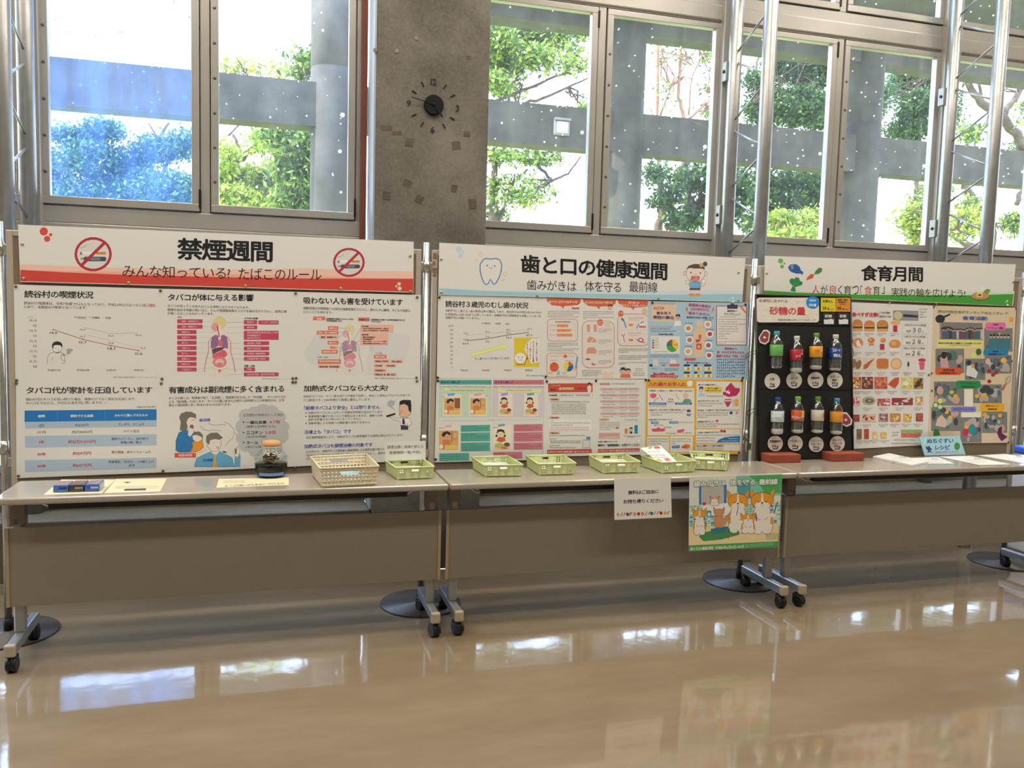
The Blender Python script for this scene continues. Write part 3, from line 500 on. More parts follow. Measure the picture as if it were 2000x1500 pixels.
b.t('禁煙週間', 346, 464, 533, 471, 43, INKN, 2).t('みんな知っている?', 239, 517, 450, 522, 24, (30, 20, 24)).t('たばこのルール', 466, 523, 628, 525, 23, (30, 20, 24))
G1_ = 'six panels of the smoking display'
s = Sheet('poster', 'smoking rate line chart poster with a boy smoking sketch, top left of board', 'poster', [(26.5, 555.5), (311, 564), (313, 744), (30, 743)], BOARD, .002, G1_); s.view(*VA)
s.t('読谷村の喫煙状況', 215, 622, 830, 632, 66, (14, 11, 18), 1).t('読谷村の喫煙率は、令和7年度で12.6%となっており、平成22年から比べると', 213, 722, 1258, 742, 27, TXT).t('減少傾向', 1262, 740, 1378, 742, 26, (190, 50, 50)).line([(1262, 768), (1378, 770)], 2, (190, 50, 50)).t('にあり、全国並みの割合となっています。', 213, 755, 770, 764, 26, TXT)
for k, v in enumerate(('15.5', '15', '14.5', '14', '13.5', '13', '12.5', '12', '11.5', '11')): s.t(v, 325-15.5*len(v)-(0 if '.' in v else -2), 881+k*45.6, 325, 881+k*45.6, 18, (120, 106, 100))
s.t('(%)', 245, 855, 285, 855, 14, (150, 140, 132))
s.line([(475, 972), (735, 1058), (985, 1115), (1230, 1158)], 5, (160, 48, 60)).line([(735, 950), (985, 1008), (1230, 1000)], 2, (110, 104, 104)).line([(735, 1012), (985, 1070), (1230, 1135)], 2, (160, 152, 148))
for x, y in ((475, 972), (735, 1058), (985, 1115), (1230, 1158)): s.el(x, y, 6, 6, (160, 48, 60))
for x, y, tx, c, h in ((443, 989, '14.6', INKN, 20), (703, 1074, '13.7', INKN, 20), (955, 1129, '13.1', INKN, 20), (1198, 1175, '12.6', INKN, 20), (712, 964, '14.9', TXT, 14), (712, 1026, '14.2', TXT, 14), (960, 1020, '14.3', TXT, 14), (963, 1084, '13.6', TXT, 14), (1205, 1014, '14.4', TXT, 14), (1248, 1129, '12.9', TXT, 14)): s.t(tx, x, y, x+(66 if h == 20 else 46), y+1, h, c)
s.rect(658, 858, 688, 863, RED).t('読谷村', 690, 855, 765, 857, 20, TXT).rect(788, 860, 806, 863, (90, 84, 84)).t('沖縄県', 812, 855, 886, 857, 20, TXT).t('全国', 934, 857, 982, 858, 20, TXT).rect(908, 863, 928, 865, (140, 132, 130))
for x, tx in ((420, '平成22年'), (678, '平成28年'), (938, '令和3年'), (1184, '令和5年')): s.t(tx, x, 1322, x+(120 if len(tx) > 4 else 92), 1323, 18, TXT)
s.t('資料:健診結果(国保データベースシステム)', 1005, 1388, 1400, 1390, 13, (130, 120, 112))
SK = (222, 208, 194)
s.el(508, 1140, 42, 38, (60, 54, 56)).el(508, 1138, 40, 36, SK).poly([(463, 1128), (462, 1104), (480, 1082), (508, 1075), (540, 1084), (553, 1104), (553, 1135), (536, 1112), (505, 1108), (478, 1112), (470, 1146)], (40, 34, 36))
s.line([(418, 1275), (424, 1210), (445, 1182), (487, 1170), (500, 1180), (520, 1180), (532, 1170), (570, 1190), (575, 1200)], 3, (60, 54, 56)).line([(470, 1215), (460, 1245)], 3, (60, 54, 56)).line([(545, 1195), (540, 1230), (560, 1250), (575, 1240), (570, 1210), (555, 1190), (548, 1200)], 3, (60, 54, 56)).line([(540, 1270), (570, 1270), (582, 1240)], 3, (60, 54, 56)).line([(560, 1190), (585, 1206)], 5, (60, 54, 56)).el(495, 1138, 3, 3, (60, 54, 56)).el(522, 1140, 3, 3, (60, 54, 56)).line([(512, 1156), (522, 1160), (526, 1152)], 2, (60, 54, 56))
s.poly([(590, 1190), (594, 1160), (588, 1148), (610, 1138), (645, 1146), (648, 1160), (630, 1166), (626, 1184), (606, 1194)], (156, 150, 148))
s = Sheet('poster', 'poster of the human body with crimson illness labels, top centre of board', 'poster', [(311, 564), (577, 570), (577, 742), (313, 744)], BOARD, .0025, G1_); s.view(*VA)
s.t('タバコが体に与える影響', 1490, 652, 2252, 658, 64, (14, 11, 18), 1).t('タバコを吸っている本人はこんな病気になりやすくなります。', 1488, 747, 2212, 764, 24, TXT).t('喫煙を始める年齢が若いほど、がんや循環器疾患のリスクを高めるだけでなく、総死亡率', 1488, 783, 2545, 800, 25, TXT).t('が高くなることもわかっています。', 1488, 815, 1900, 820, 24, TXT).t('がん', 1576, 852, 1618, 852, 17, INKN, 1)
CR = (190, 62, 84)
def body(s, cx, y0, k, fade=0., lim=True):   # anatomical figure with coloured organs, print
    m = lambda c: tuple(int(c[i]*(1-fade)+(212, 202, 190)[i]*fade) for i in range(3)); X = lambda v: cx+v*k; Y = lambda v: y0+v*k
    P = lambda pts: [(X(a), Y(b)) for a, b in pts]
    s.poly(P([(-28, 130), (-30, 160), (-90, 180), (-112, 230), (-120, 330), (-150, 430), (-160, 510), (-140, 535), (-128, 500), (-130, 440), (-95, 340), (-78, 280), (-78, 400), (-92, 470), (-90, 545), (-8, 545), (0, 500), (8, 545), (92, 545), (92, 470), (76, 400), (76, 280), (95, 340), (130, 440), (134, 500), (144, 530), (162, 510), (150, 430), (120, 330), (112, 230), (90, 180), (30, 160), (28, 130)]), m((220, 200, 182)))
    s.el(X(0), Y(62), 58*k, 62*k, m((212, 190, 130))).el(X(-40), Y(100), 34*k, 40*k, m((214, 150, 140))).rect(X(-8), Y(80), X(10), Y(160), m((226, 208, 180))).line(P([(-22, 90), (-8, 150), (-4, 190)]), 9*k, m((170, 60, 70)))
    s.poly(P([(-12, 175), (-40, 168), (-68, 190), (-80, 240), (-78, 290), (-40, 285), (-10, 262)]), m((140, 96, 136))).poly(P([(12, 175), (40, 168), (64, 190), (74, 240), (74, 290), (36, 285), (10, 262)]), m((140, 96, 136))).el(X(6), Y(240), 22*k, 32*k, m((206, 96, 110)))
    s.poly(P([(-70, 296), (-20, 280), (36, 276), (30, 300), (-20, 320), (-62, 346)]), m((104, 62, 76))).poly(P([(-64, 350), (-20, 325), (40, 300), (66, 330), (66, 350), (40, 372), (-20, 368), (-60, 380)]), m((206, 92, 104))).el(X(0), Y(410), 62*k, 50*k, m((214, 120, 120))).el(X(0), Y(412), 40*k, 30*k, m((220, 176, 164))).el(X(0), Y(428), 26*k, 14*k, m((200, 120, 120)))
    s.el(X(0), Y(486), 12*k, 12*k, m((180, 90, 100))).line(P([(-74, 460), (-30, 474), (0, 520), (30, 474), (74, 460)]), 5*k, m((186, 176, 166)))
    for q in (-1, 1): s.line(P([(60*q, 180), (98*q, 230), (100*q, 320), (126*q, 420), (138*q, 500)]), 5*k, m((176, 70, 80))).line(P([(40*q, 500), (44*q, 545)]), 3*k, m((190, 178, 168)))
body(s, 1950, 850, 1.0)
for k, (wd, tx) in enumerate(((225, '鼻腔・副鼻腔がん'), (225, '口腔・咽頭がん'), (172, '喉頭がん'), (172, '食道がん'), (172, '肺がん'), (172, '肝臓がん'), (172, '胃がん'), (172, '膵臓がん'), (172, '膀胱がん'), (172, '子宮頸がん'))):
    y = 880+k*47.5; s.rr(1573, y, 1573+wd, y+36, 4, CR).t(tx, 1612, y+9, 1612+19.5*len(tx), y+9, 19, (232, 190, 186)); s.line([(1576+wd, y+20), (1905, y+24-k*3)], 1.3, (160, 150, 145))
s.t('その他の疾患', 2168, 862, 2290, 864, 17, INKN, 1)
for x0, x1, y, h, tx in ((2165, 2284, 888, 36, ('脳卒中',)), (2294, 2474, 890, 36, ('ニコチン依存症',)), (2165, 2284, 935, 34, ('歯周病',)), (2165, 2474, 982, 80, ('慢性閉塞性肺疾患(COPD)', '呼吸機能低下', '結核(死亡)')), (2165, 2390, 1075, 34, ('虚血性心疾患',)), (2165, 2390, 1122, 34, ('腹部大動脈瘤',)), (2165, 2390, 1168, 34, ('末梢性の動脈硬化',)), (2165, 2390, 1214, 34, ('2型糖尿病の発症',)), (2165, 2264, 1307, 34, ('早産',)), (2165, 2474, 1352, 34, ('低出生体重・胎児発育遅延',))):
    s.rr(x0, y, x1, y+h, 4, CR)
    for j, q in enumerate(tx): s.t(q, x0+28, y+8+24*j, x0+28+(20.5*len(q)), y+8+24*j, 18, (232, 190, 186))
    s.line([(2160, y+16), (2030-abs(y-1100)*.1, y+20)], 1.3, (160, 150, 145))
s.t('妊娠・出産', 2168, 1284, 2262, 1285, 17, INKN, 1).t('資料:厚生労働省ホームページ', 2326, 1402, 2574, 1404, 14, (130, 120, 112))
s = Sheet('poster', 'poster on harm to non-smokers with orange labels round a faded body, top right of board', 'poster', [(577, 570), (822, 576), (821, 743), (577, 742)], BOARD, .002, G1_); s.view(*VB)
s.t('吸わない人も害を受けています', 785, 680, 1668, 700, 62, (14, 11, 18), 1).t('受動喫煙は非喫煙者にも深刻な健康被害をもたらし、肺がんや心臓病、子どもの喘息な', 783, 768, 1735, 792, 25, TXT).t('どのリスクを高めます。', 783, 803, 1042, 808, 22, TXT)
s.poly([(790, 1170), (860, 1060), (900, 990), (1100, 1000), (1100, 1280), (900, 1290), (820, 1260)], (204, 196, 188)).poly([(1380, 1010), (1500, 1000), (1720, 1020), (1735, 1080), (1690, 1230), (1600, 1300), (1420, 1290)], (206, 198, 190))
s.el(1395, 1145, 28, 28, (206, 190, 178)).poly([(1350, 1200), (1395, 1175), (1440, 1200), (1450, 1380), (1340, 1380)], (210, 198, 186)); body(s, 1195, 925, .84, .35)
OR = (212, 110, 74); OL = (226, 168, 146)
s.rr(870, 856, 978, 888, 3, OR).t('確実', 902, 866, 948, 867, 18, (240, 210, 196), 1).t('因果関係を推定するのに十分な', 988, 868, 1228, 872, 16, INKN, 1).t('科学的証拠がある', 988, 886, 1126, 888, 15, INKN, 1).rr(1270, 864, 1372, 898, 3, (214, 120, 110)).t('可能性あり', 1278, 874, 1370, 876, 17, (70, 20, 30), 1).t('因果関係を示唆する科学的証拠があるが', 1386, 876, 1688, 880, 16, INKN, 1).t('十分ではない', 1386, 895, 1480, 896, 14, INKN, 1)
for x0, x1, y, h, c, tx in ((1003, 1095, 942, 34, OR, '脳卒中'), (905, 1095, 982, 32, OR, '臭気、鼻への刺激感'), (928, 1095, 1022, 32, OL, '鼻腔・副鼻腔がん'), (1000, 1095, 1072, 32, OR, '肺がん'), (1014, 1086, 1114, 32, OL, '乳がん'), (946, 1090, 1152, 34, OR, '虚血性心疾患'), (914, 1118, 1236, 40, OR, '乳幼児突然死症候群'), (914, 1116, 1284, 30, OL, '低出生体重・胎児発育遅延'), (1410, 1522, 1196, 32, OR, '喘息の既往'), (1410, 1550, 1236, 32, OL, '喘息の発症'), (1558, 1668, 1238, 30, OL, '喘息の重症化'), (1410, 1496, 1276, 30, OL, '中耳疾患'), (1508, 1606, 1276, 30, OL, 'う蝕(虫歯)'), (1410, 1520, 1318, 30, OL, '呼吸機能低下'), (1410, 1614, 1354, 30, OL, '学童期の咳・痰・喘鳴・息切れ')):
    s.rr(x0, y, x1, y+h, 3, c).t(tx, x0+12, y+9, x1-12, y+10, 15, (240, 214, 200) if c == OR else (50, 26, 26), 1)
s.rr(1290, 928, 1584, 998, 4, OL).rr(1290, 1004, 1538, 1112, 4, OL)
for y, q in ((936, '急性影響'), (956, '・急性呼吸器症状(喘息患者・健常者)'), (974, '・急性の呼吸機能低下(喘息患者)'), (1010, '慢性影響'), (1032, '・慢性呼吸器症状'), (1050, '・呼吸機能低下'), (1070, '・喘息の発症・コントロール悪化'), (1090, '・慢性閉塞性肺疾患(COPD)')): s.t(q, 1302, y, 1302+min(240, 15*len(q)), y+1, 13, (50, 26, 26), 1)
s.t('(妊娠・出産)', 905, 1210, 1006, 1211, 15, TXT).t('(小児)', 1424, 1174, 1484, 1175, 14, TXT).t('資料:公衆衛生国際問題に関するホームページ', 1416, 1398, 1760, 1400, 13, (130, 120, 112))
for p in (((1097, 958), (1195, 960)), ((1097, 998), (1160, 990)), ((1097, 1036), (1165, 996)), ((1097, 1088), (1160, 1108)), ((1088, 1130), (1140, 1138)), ((1090, 1168), (1205, 1135)), ((1290, 960), (1220, 1085)), ((1290, 1060), (1230, 1105)), ((1100, 1236), (1130, 1110))): s.line(p, 1.5, (90, 70, 70))
s = Sheet('poster', 'blue table poster of money saved on cigarettes, lower left of board', 'poster', [(31, 743), (314, 742), (320, 922.5), (32, 934)], BOARD, .003, G1_); s.view(*VC)
s.t('タバコ代が家計を圧迫しています', 232, 116, 1352, 112, 64, (14, 11, 18), 1).t('1箱600円のタバコを吸い続けた場合、健康だけでなく家計も圧迫します。', 228, 214, 1205, 210, 26, TXT).t('タバコをやめたら、大切なお金を何に使いますか…?', 228, 248, 942, 242, 26, TXT).t('(1箱600円計算)', 1210, 288, 1380, 287, 16, TXT)
BL = (30, 108, 168)
s.poly([(218, 327), (1390, 314), (1390, 412), (218, 428)], BL)
ys = [(428, 412), (487, 470), (553, 536), (658, 636), (768, 744), (874, 838)]
for k in range(5):
    if k != 1 and k != 3: s.poly([(220, ys[k][0]), (1390, ys[k][1]), (1390, ys[k+1][1]), (224, ys[k+1][0])], (164, 176, 186))
s.line([(512, 322), (514, 424)], 2, (90, 150, 190)).line([(930, 318), (932, 418)], 2, (90, 150, 190))
for x0, x1, y, tx, h in ((336, 398, 366, '期間', 24), (626, 828, 362, '節約できる金額', 26), (1018, 1312, 358, 'かわりに購入できるもの', 24)): s.t(tx, x0, y, x1, y-3, h, (214, 222, 228), 1)
for x0, x1, y, tx, c, h in ((345, 388, 448, '1日', INKN, 26), (332, 404, 508, '1か月', INKN, 26), (346, 396, 592, '1年', (186, 48, 62), 30), (334, 408, 700, '10年', (186, 48, 62), 30), (332, 408, 806, '30年', (186, 48, 62), 28), (668, 784, 444, '約600円', INKN, 26), (638, 818, 504, '約1万8000円', INKN, 27), (606, 848, 588, '約21万9,000円', (186, 48, 62), 32), (646, 810, 692, '約219万円', (186, 48, 62), 30), (646, 814, 798, '約657万円', (186, 48, 62), 30), (1050, 1280, 438, 'ランチ代、カフェ代', INKN, 25), (1096, 1236, 498, 'ホテル宿泊', INKN, 25), (990, 1325, 566, '最新のパソコン、国内旅行、', INKN, 24), (1070, 1260, 598, '家電の買い替え', INKN, 24), (990, 1340, 684, '車の頭金、家のリフォーム代', INKN, 24), (962, 1368, 770, '老後資金、住宅ローンの繰り上げ', INKN, 24), (1142, 1196, 802, '返済', INKN, 22)): s.t(tx, x0, y, x1, y-2, h, c, 1 if c[0] > 100 else 0)
s = Sheet('poster', 'poster with smoking parents and grey smoke cloud of figures, lower centre of board', 'poster', [(314, 741.5), (577, 741), (577, 911), (320, 923)], BOARD, .0035, G1_); s.view(*VC)
s.t('有害成分は副流煙に多く含まれる', 1497, 114, 2524, 102, 62, (14, 11, 18), 1).t('タバコの煙には、喫煙者が吸う「主流煙」、喫煙者が吐き出した「呼出煙」、タバコから立ち', 1497, 205, 2538, 192, 24, TXT).t('上る「副流煙」があります。タバコの煙に含まれる発がん性物質などの有害成分は、主流', 1497, 237, 2524, 222, 24, TXT).t('煙より副流煙に多く含まれるものがあります。', 1497, 268, 2052, 260, 23, TXT)
OUT = (70, 60, 58); FACE = (222, 204, 188); BLU = (40, 112, 164); HAIR = (112, 102, 92)
s.opoly([(1560, 680), (1562, 590), (1590, 520), (1640, 505), (1700, 505), (1745, 520), (1720, 620), (1720, 696), (1590, 698)], 3, OUT, BLU)
s.poly([(1595, 500), (1605, 430), (1590, 390), (1605, 355), (1650, 336), (1700, 338), (1740, 360), (1742, 400), (1700, 410), (1672, 430), (1660, 500), (1620, 510)], HAIR).poly([(1668, 400), (1690, 385), (1738, 395), (1736, 430), (1730, 470), (1700, 486), (1668, 470), (1655, 430)], FACE).line([(1700, 410), (1732, 408)], 3, OUT).el(1702, 470, 18, 20, (120, 96, 84)).opoly([(1672, 490), (1690, 478), (1716, 490), (1720, 520), (1690, 560), (1668, 545)], 2, OUT, FACE)
s.opoly([(1705, 610), (1740, 590), (1795, 585), (1805, 640), (1800, 690), (1690, 698), (1712, 650)], 3, OUT, (222, 138, 40)).el(1755, 560, 46, 44, OUT).el(1753, 562, 43, 41, FACE).poly([(1715, 545), (1730, 515), (1770, 512), (1800, 540), (1802, 580), (1785, 560), (1755, 545)], HAIR).line([(1600, 690), (1640, 600), (1660, 640)], 3, (20, 70, 110)).opoly([(1748, 688), (1780, 680), (1812, 650), (1818, 675), (1800, 694), (1760, 700)], 2, OUT, FACE)
s.rr(1550, 704, 1740, 744, 2, (212, 74, 64)).t('受動喫煙', 1582, 714, 1708, 712, 22, (236, 190, 176), 1)
LB = (96, 156, 184)
s.opoly([(1724, 826), (1745, 752), (1790, 728), (1860, 696), (1950, 690), (2010, 720), (2060, 745), (2085, 826)], 3, OUT, LB).opoly([(1880, 640), (1875, 700), (1915, 730), (1950, 690), (1945, 640)], 2, OUT, FACE).poly([(1895, 715), (1925, 718), (1912, 740), (1930, 826), (1890, 826), (1905, 742)], (222, 150, 40))
s.opoly([(1840, 600), (1845, 560), (1880, 548), (1950, 570), (1966, 610), (1955, 660), (1925, 690), (1880, 690), (1852, 655), (1838, 640)], 3, OUT, FACE).poly([(1828, 600), (1832, 550), (1870, 525), (1930, 522), (1980, 568), (1950, 586), (1905, 580), (1865, 590), (1858, 630), (1840, 620)], HAIR).el(1932, 655, 9, 11, OUT).el(1932, 655, 5, 7, FACE).line([(1895, 612), (1915, 614)], 2, OUT).line([(1940, 612), (1955, 610)], 2, OUT)
s.line([(1978, 690), (2010, 700)], 12, (60, 50, 48)).t('主流煙', 1802, 754, 1890, 752, 26, (44, 74, 150), 1).t('副流煙', 1770, 398, 1866, 396, 28, (96, 92, 160), 1)
s.line([(1778, 462), (1800, 490), (1850, 506), (1890, 500), (1960, 505)], 2.5, OUT).line([(1850, 440), (1885, 455), (1930, 455), (1980, 450), (2010, 460)], 2.5, OUT)
s.opoly([(2085, 826), (2085, 745), (2100, 690), (2120, 700), (2135, 730), (2130, 826)], 2, OUT, LB).opoly([(2075, 700), (2085, 660), (2110, 655), (2130, 690), (2115, 740), (2090, 736)], 2, OUT, FACE).rect(2086, 606+60, 2100, 650+60, (90, 80, 76))
s.line([(1990, 430), (2030, 440), (2080, 500), (2070, 570), (2030, 600), (2000, 640)], 2.5, OUT).line([(2085, 520), (2110, 570), (2140, 610), (2110, 650), (2090, 690)], 2.5, OUT)
s.view(*VD)
for x, y, r in ((250, 340, 58), (320, 320, 60), (390, 300, 60), (460, 310, 60), (520, 350, 56), (555, 430, 50), (240, 430, 74), (230, 520, 60), (250, 580, 60), (330, 620, 60), (520, 500, 80), (480, 600, 70), (400, 450, 150)): s.el(x, y, r, r*.92, (182, 176, 170))
s.t('主流煙中の物質を1とした場合', 228, 326, 553, 322, 23, TXT)
for y, a, bb, c in ((382, '一酸化炭素', '4.7倍', '(酸素欠乏状態になる)'), (466, 'ニコチン', '2.8倍', '(依存性物質)'), (548, 'タール', '3.4倍', '(発がん性物質)')):
    s.poly([(228, y+4), (242, y+12), (228, y+20)], INKN).t(a, 255, y, 255+33*len(a), y-1, 28, INKN, 1).t(bb, 285+33*len(a)-10, y-3, 375+33*len(a)-10, y-5, 28, (196, 60, 64), 1).t(c, 252, y+38, 252+min(240, 24*len(c)), y+36, 22, TXT)
s = Sheet('poster', 'heated tobacco poster with a smoking office worker cartoon, lower right of board', 'poster', [(577, 741), (822, 743), (820, 899), (577, 911)], BOARD, .003, G1_); s.view(*VD)
s.t('加熱式タバコなら大丈夫?', 720, 94, 1408, 90, 52, (14, 11, 18), 1).t('加熱式タバコは、タバコ葉を燃やさず電気で加熱し、発生した蒸気(エアロゾル)を吸うタ', 718, 175, 1588, 165, 22, TXT).t('バコ製品です。2016年頃から急速に普及しています。', 718, 204, 1268, 198, 22, TXT)
s.t('「紙巻タバコより安全」とは限りません', 725, 262, 1342, 254, 34, (62, 66, 140), 1)
for y, q, x1 in ((308, '加熱式タバコにもニコチンや有害化学物質が含まれています', 1364), (337, '有害物質の量が少ないという報告はありますが、健康への長', 1364), (364, '期的な影響はまだ明らかになっていません', 1190), (393, '受動喫煙による周囲への悪影響も否定できません', 1264)):
    s.t(q, 758, y, x1, y-8, 20, TXT)
    if y != 364: s.el(740, y+11, 5, 5, INKN)
s.t('法律上も「タバコ」です', 725, 458, 1110, 452, 34, (62, 66, 140), 1).t('改正健康増進法により、加熱式タバコも禁煙場所での使用は禁止されています。', 740, 508, 1532, 488, 22, TXT).t('加熱式タバコも禁煙治療の対象です', 725, 574, 1282, 560, 34, (62, 66, 140), 1).t('2020年から、加熱式タバコ使用者も健康保険による禁煙治療が受けられます', 740, 624, 1440, 600, 22, TXT).t('「紙巻タバコをやめて加熱式に変えた」だけではなく、最終的には', 740, 655, 1440, 632, 22, TXT).t('大切です', 738, 682, 810, 678, 22, TXT)
s.opoly([(1520, 300), (1500, 330), (1500, 250), (1540, 225), (1580, 245), (1596, 290), (1590, 330), (1560, 355), (1515, 352), (1500, 335)], 3, OUT, (222, 170, 140)).poly([(1500, 256), (1502, 225), (1530, 212), (1592, 214), (1598, 260), (1596, 318), (1576, 300), (1570, 262), (1540, 245)], (34, 30, 34)).poly([(1502, 330), (1490, 332), (1502, 318)], (222, 150, 120))
s.opoly([(1505, 362), (1580, 360), (1600, 400), (1580, 430), (1572, 425), (1510, 425), (1508, 382), (1460, 380), (1420, 350), (1440, 345), (1470, 362)], 3, OUT, (226, 220, 214)).rect(1512, 418, 1572, 456, (62, 60, 66)).poly([(1525, 365), (1540, 365), (1546, 405), (1534, 416), (1524, 405)], (40, 50, 84)).poly([(1392, 340), (1465, 318), (1470, 332), (1398, 356)], (50, 30, 34)).poly([(1470, 300), (1405, 262), (1402, 230), (1430, 214), (1465, 222), (1462, 252), (1440, 262)], (168, 166, 164)).el(1560, 415, 14, 10, (222, 170, 140))
# ---------------------------------------------------------------- board 2 : teeth
VE = (840, 460, 5.3563); VF = (1050, 560, 8.3318); VG = (1250, 480, 5.5542); VH = (840, 730, 6.5217); VI = (1050, 730, 6.5227); VJ = (1250, 730, 6.5208)
b = Sheet('banner', 'tooth and mouth health week banner with pale blue stripe', 'banner', [(858, 474), (1456, 504), (1449.5, 590), (856, 575.5)], BOARD, .006, 'title banners of the boards'); b.view(*VE)
b.poly([(92, 540), (600, 575), (1100, 575), (1650, 560), (2200, 590), (2700, 570), (3270, 580), (3264, 692), (90, 616)], (196, 200, 196)).poly([(92, 552), (600, 582), (1200, 600), (1800, 612), (2400, 620), (3266, 612), (3264, 690), (92, 612)], (150, 184, 190))
for x, y, r in ((300, 145, 32), (345, 172, 14), (318, 210, 24)): b.el(x, y, r, r, (180, 194, 202))
for x, y, r in ((3165, 652, 13), (3135, 668, 8), (3168, 688, 15)): b.el(x, y, r, r, (196, 208, 208))
tooth = [(555, 255), (580, 240), (635, 246), (690, 240), (730, 255), (750, 310), (742, 380), (722, 440), (690, 498), (665, 512), (650, 490), (632, 455), (612, 498), (590, 515), (565, 500), (540, 440), (524, 370), (524, 300)]
b.opoly(tooth, 13, (96, 132, 164), (214, 204, 192)).el(598, 314, 6, 8, INKN).el(676, 318, 6, 8, INKN).line([(618, 330), (636, 346), (658, 334)], 4, (90, 80, 84))
for x, y, r in ((526, 198, 28), (488, 262, 18), (784, 402, 28), (762, 464, 20)): b.opoly([(x, y-r), (x+r*.3, y-r*.3), (x+r, y), (x+r*.3, y+r*.3), (x, y+r), (x-r*.3, y+r*.3), (x-r, y), (x-r*.3, y-r*.3)], 4, (206, 160, 110), (220, 206, 186))
b.t('歯と口の健康週間', 948, 195, 2484, 285, 196, (8, 7, 16), 2).view(0, 0, 1).t('歯みがきは', 1029, 546, 1126, 550, 20, (36, 32, 36)).t('体を守る', 1142, 548, 1213, 551, 21, (36, 32, 36)).t('最前線', 1229, 549, 1284, 551, 21, (36, 32, 36))
b.view(*VG); SKN = (222, 198, 180)
b.el(485, 300, 16, 26, OUT).el(485, 300, 13, 23, SKN).el(716, 305, 16, 26, OUT).el(716, 305, 13, 23, SKN).el(602, 300, 104, 94, OUT).el(602, 300, 101, 91, SKN).poly([(500, 255), (530, 215), (590, 197), (650, 200), (700, 232), (705, 255), (650, 246), (590, 248), (545, 240)], (84, 68, 66)).el(706, 198, 24, 26, (84, 68, 66)).el(664, 210, 18, 22, (216, 150, 60)).el(552, 292, 6, 10, INKN).el(655, 296, 6, 10, INKN).el(600, 350, 48, 40, (190, 90, 94)).el(600, 360, 36, 26, (216, 120, 120)).rect(570, 316, 632, 328, (230, 222, 214)).line([(535, 382), (600, 338)], 8, (90, 110, 90))
b.opoly([(545, 392), (655, 392), (668, 425), (655, 462), (548, 462), (532, 425)], 3, OUT, (110, 160, 188)).opoly([(540, 460), (652, 460), (656, 480), (536, 480)], 2, OUT, (130, 50, 60)).el(512, 395, 22, 22, OUT).el(512, 395, 20, 20, SKN).el(680, 420, 24, 20, OUT).el(680, 420, 22, 18, SKN).opoly([(668, 366), (712, 366), (706, 412), (674, 412)], 3, OUT, (226, 226, 222)).rect(556, 482, 576, 516, (222, 198, 180)).rect(610, 482, 632, 516, (222, 198, 180)).el(560, 532, 32, 17, (214, 140, 80)).el(626, 532, 32, 17, (214, 140, 80))
G2_ = 'posters of the dental display'
s = Sheet('poster', 'line chart poster on three year olds without decay, with yellow arrow', 'poster', [(855.5, 575), (1066, 582), (1064.5, 739.5), (853, 739)], BOARD, .002, G2_); s.view(*VE)
s.t('読谷村３歳児のむし歯の状況', 160, 680, 1028, 700, 68, (14, 11, 18), 1).t('3歳児で', 160, 772, 262, 775, 26, TXT).t('むし歯がない者', 262, 774, 446, 780, 27, (190, 60, 66)).t('の割合は年々増加しており、読谷村では平成22年の64.9%か', 448, 778, 1168, 794, 26, TXT).t('ら令和5年には87.4%まで上昇しています。沖縄県平均と同程度まで改善している一方、', 160, 812, 1168, 832, 25, TXT).t('全国平均には届いていません。', 160, 845, 522, 853, 25, TXT)
for k in range(11): v = str(100-10*k); s.t(v, 243-16*len(v), 936+43.3*k, 243-k*.8, 936+43.3*k, 19, (120, 106, 100))
s.rect(538, 914, 568, 919, RED).t('読谷村', 570, 908, 632, 910, 20, TXT).t('沖縄県', 680, 912, 740, 914, 18, TXT).t('全国', 786, 915, 826, 916, 18, TXT)
s.line([(375, 1044), (600, 1022), (820, 1004), (1040, 992)], 2, (150, 142, 138)).line([(375, 1100), (600, 1078), (820, 1040), (1035, 1014)], 6, (110, 44, 56))
for x, y, tx, h in ((340, 1120, '64.9', 20), (580, 1100, '70', 20), (792, 1060, '79.7', 20), (1006, 1032, '87.4', 20), (348, 1016, '78.3', 15), (578, 998, '84.2', 15), (798, 978, '88.2', 15), (1018, 968, '92.2', 15), (348, 1080, '63.9', 14), (578, 1050, '71.6', 14), (800, 1014, '81.1', 14)): s.t(tx, x, y, x+(62 if h == 20 else 44)*(1 if len(tx) > 2 else .6), y+1, h, INKN if h == 20 else TXT)
s.opoly([(425, 1235), (738, 1152), (738, 1130), (815, 1146), (765, 1205), (762, 1180), (430, 1268)], 3, (196, 190, 100), (222, 216, 126)).t('むし歯のない子が増えています♪', 468, 1275, 835, 1272, 25, (44, 104, 150))
for x, tx in ((315, '平成22年'), (540, '平成28年'), (772, '令和3年'), (992, '令和5年')): s.t(tx, x, 1400, x+(102 if len(tx) > 5 else 82), 1400, 20, TXT)
s.rect(880, 1070, 1140, 1375, (214, 184, 40)).poly([(1000, 1140), (1060, 1080), (1142, 1075), (1142, 1320), (1060, 1345), (1040, 1300), (990, 1200)], (222, 212, 198)).el(945, 1285, 62, 60, (170, 140, 60)).el(945, 1283, 59, 57, (228, 218, 206)).el(925, 1275, 4, 8, INKN).el(962, 1275, 4, 8, INKN).line([(930, 1300), (950, 1306), (968, 1298)], 3, INKN).line([(900, 1350), (990, 1350), (1010, 1280)], 8, (190, 40, 40))
for x, y0, h, q, c in ((1115, 1085, 230, '10歳までは口閉じの習慣', (190, 40, 40)), (1080, 1100, 230, '仕上げみがきの習慣', (90, 60, 50)), (1048, 1120, 180, 'フッ素で守る', (190, 40, 40)), (1018, 1130, 170, 'きれいな歯', (190, 40, 40))): s.t(q, x-9, y0, x+9, y0, h, c, 1, 1)
s.t('資料:沖縄県母子保健', 1005, 1458, 1188, 1460, 14, (130, 120, 112))
s = Sheet('poster', 'three-column orange and white dental floss leaflet', 'poster', [(1065, 582), (1268, 588), (1267, 740), (1064.5, 739.5)], BOARD, .0025, G2_); s.view(*VF)
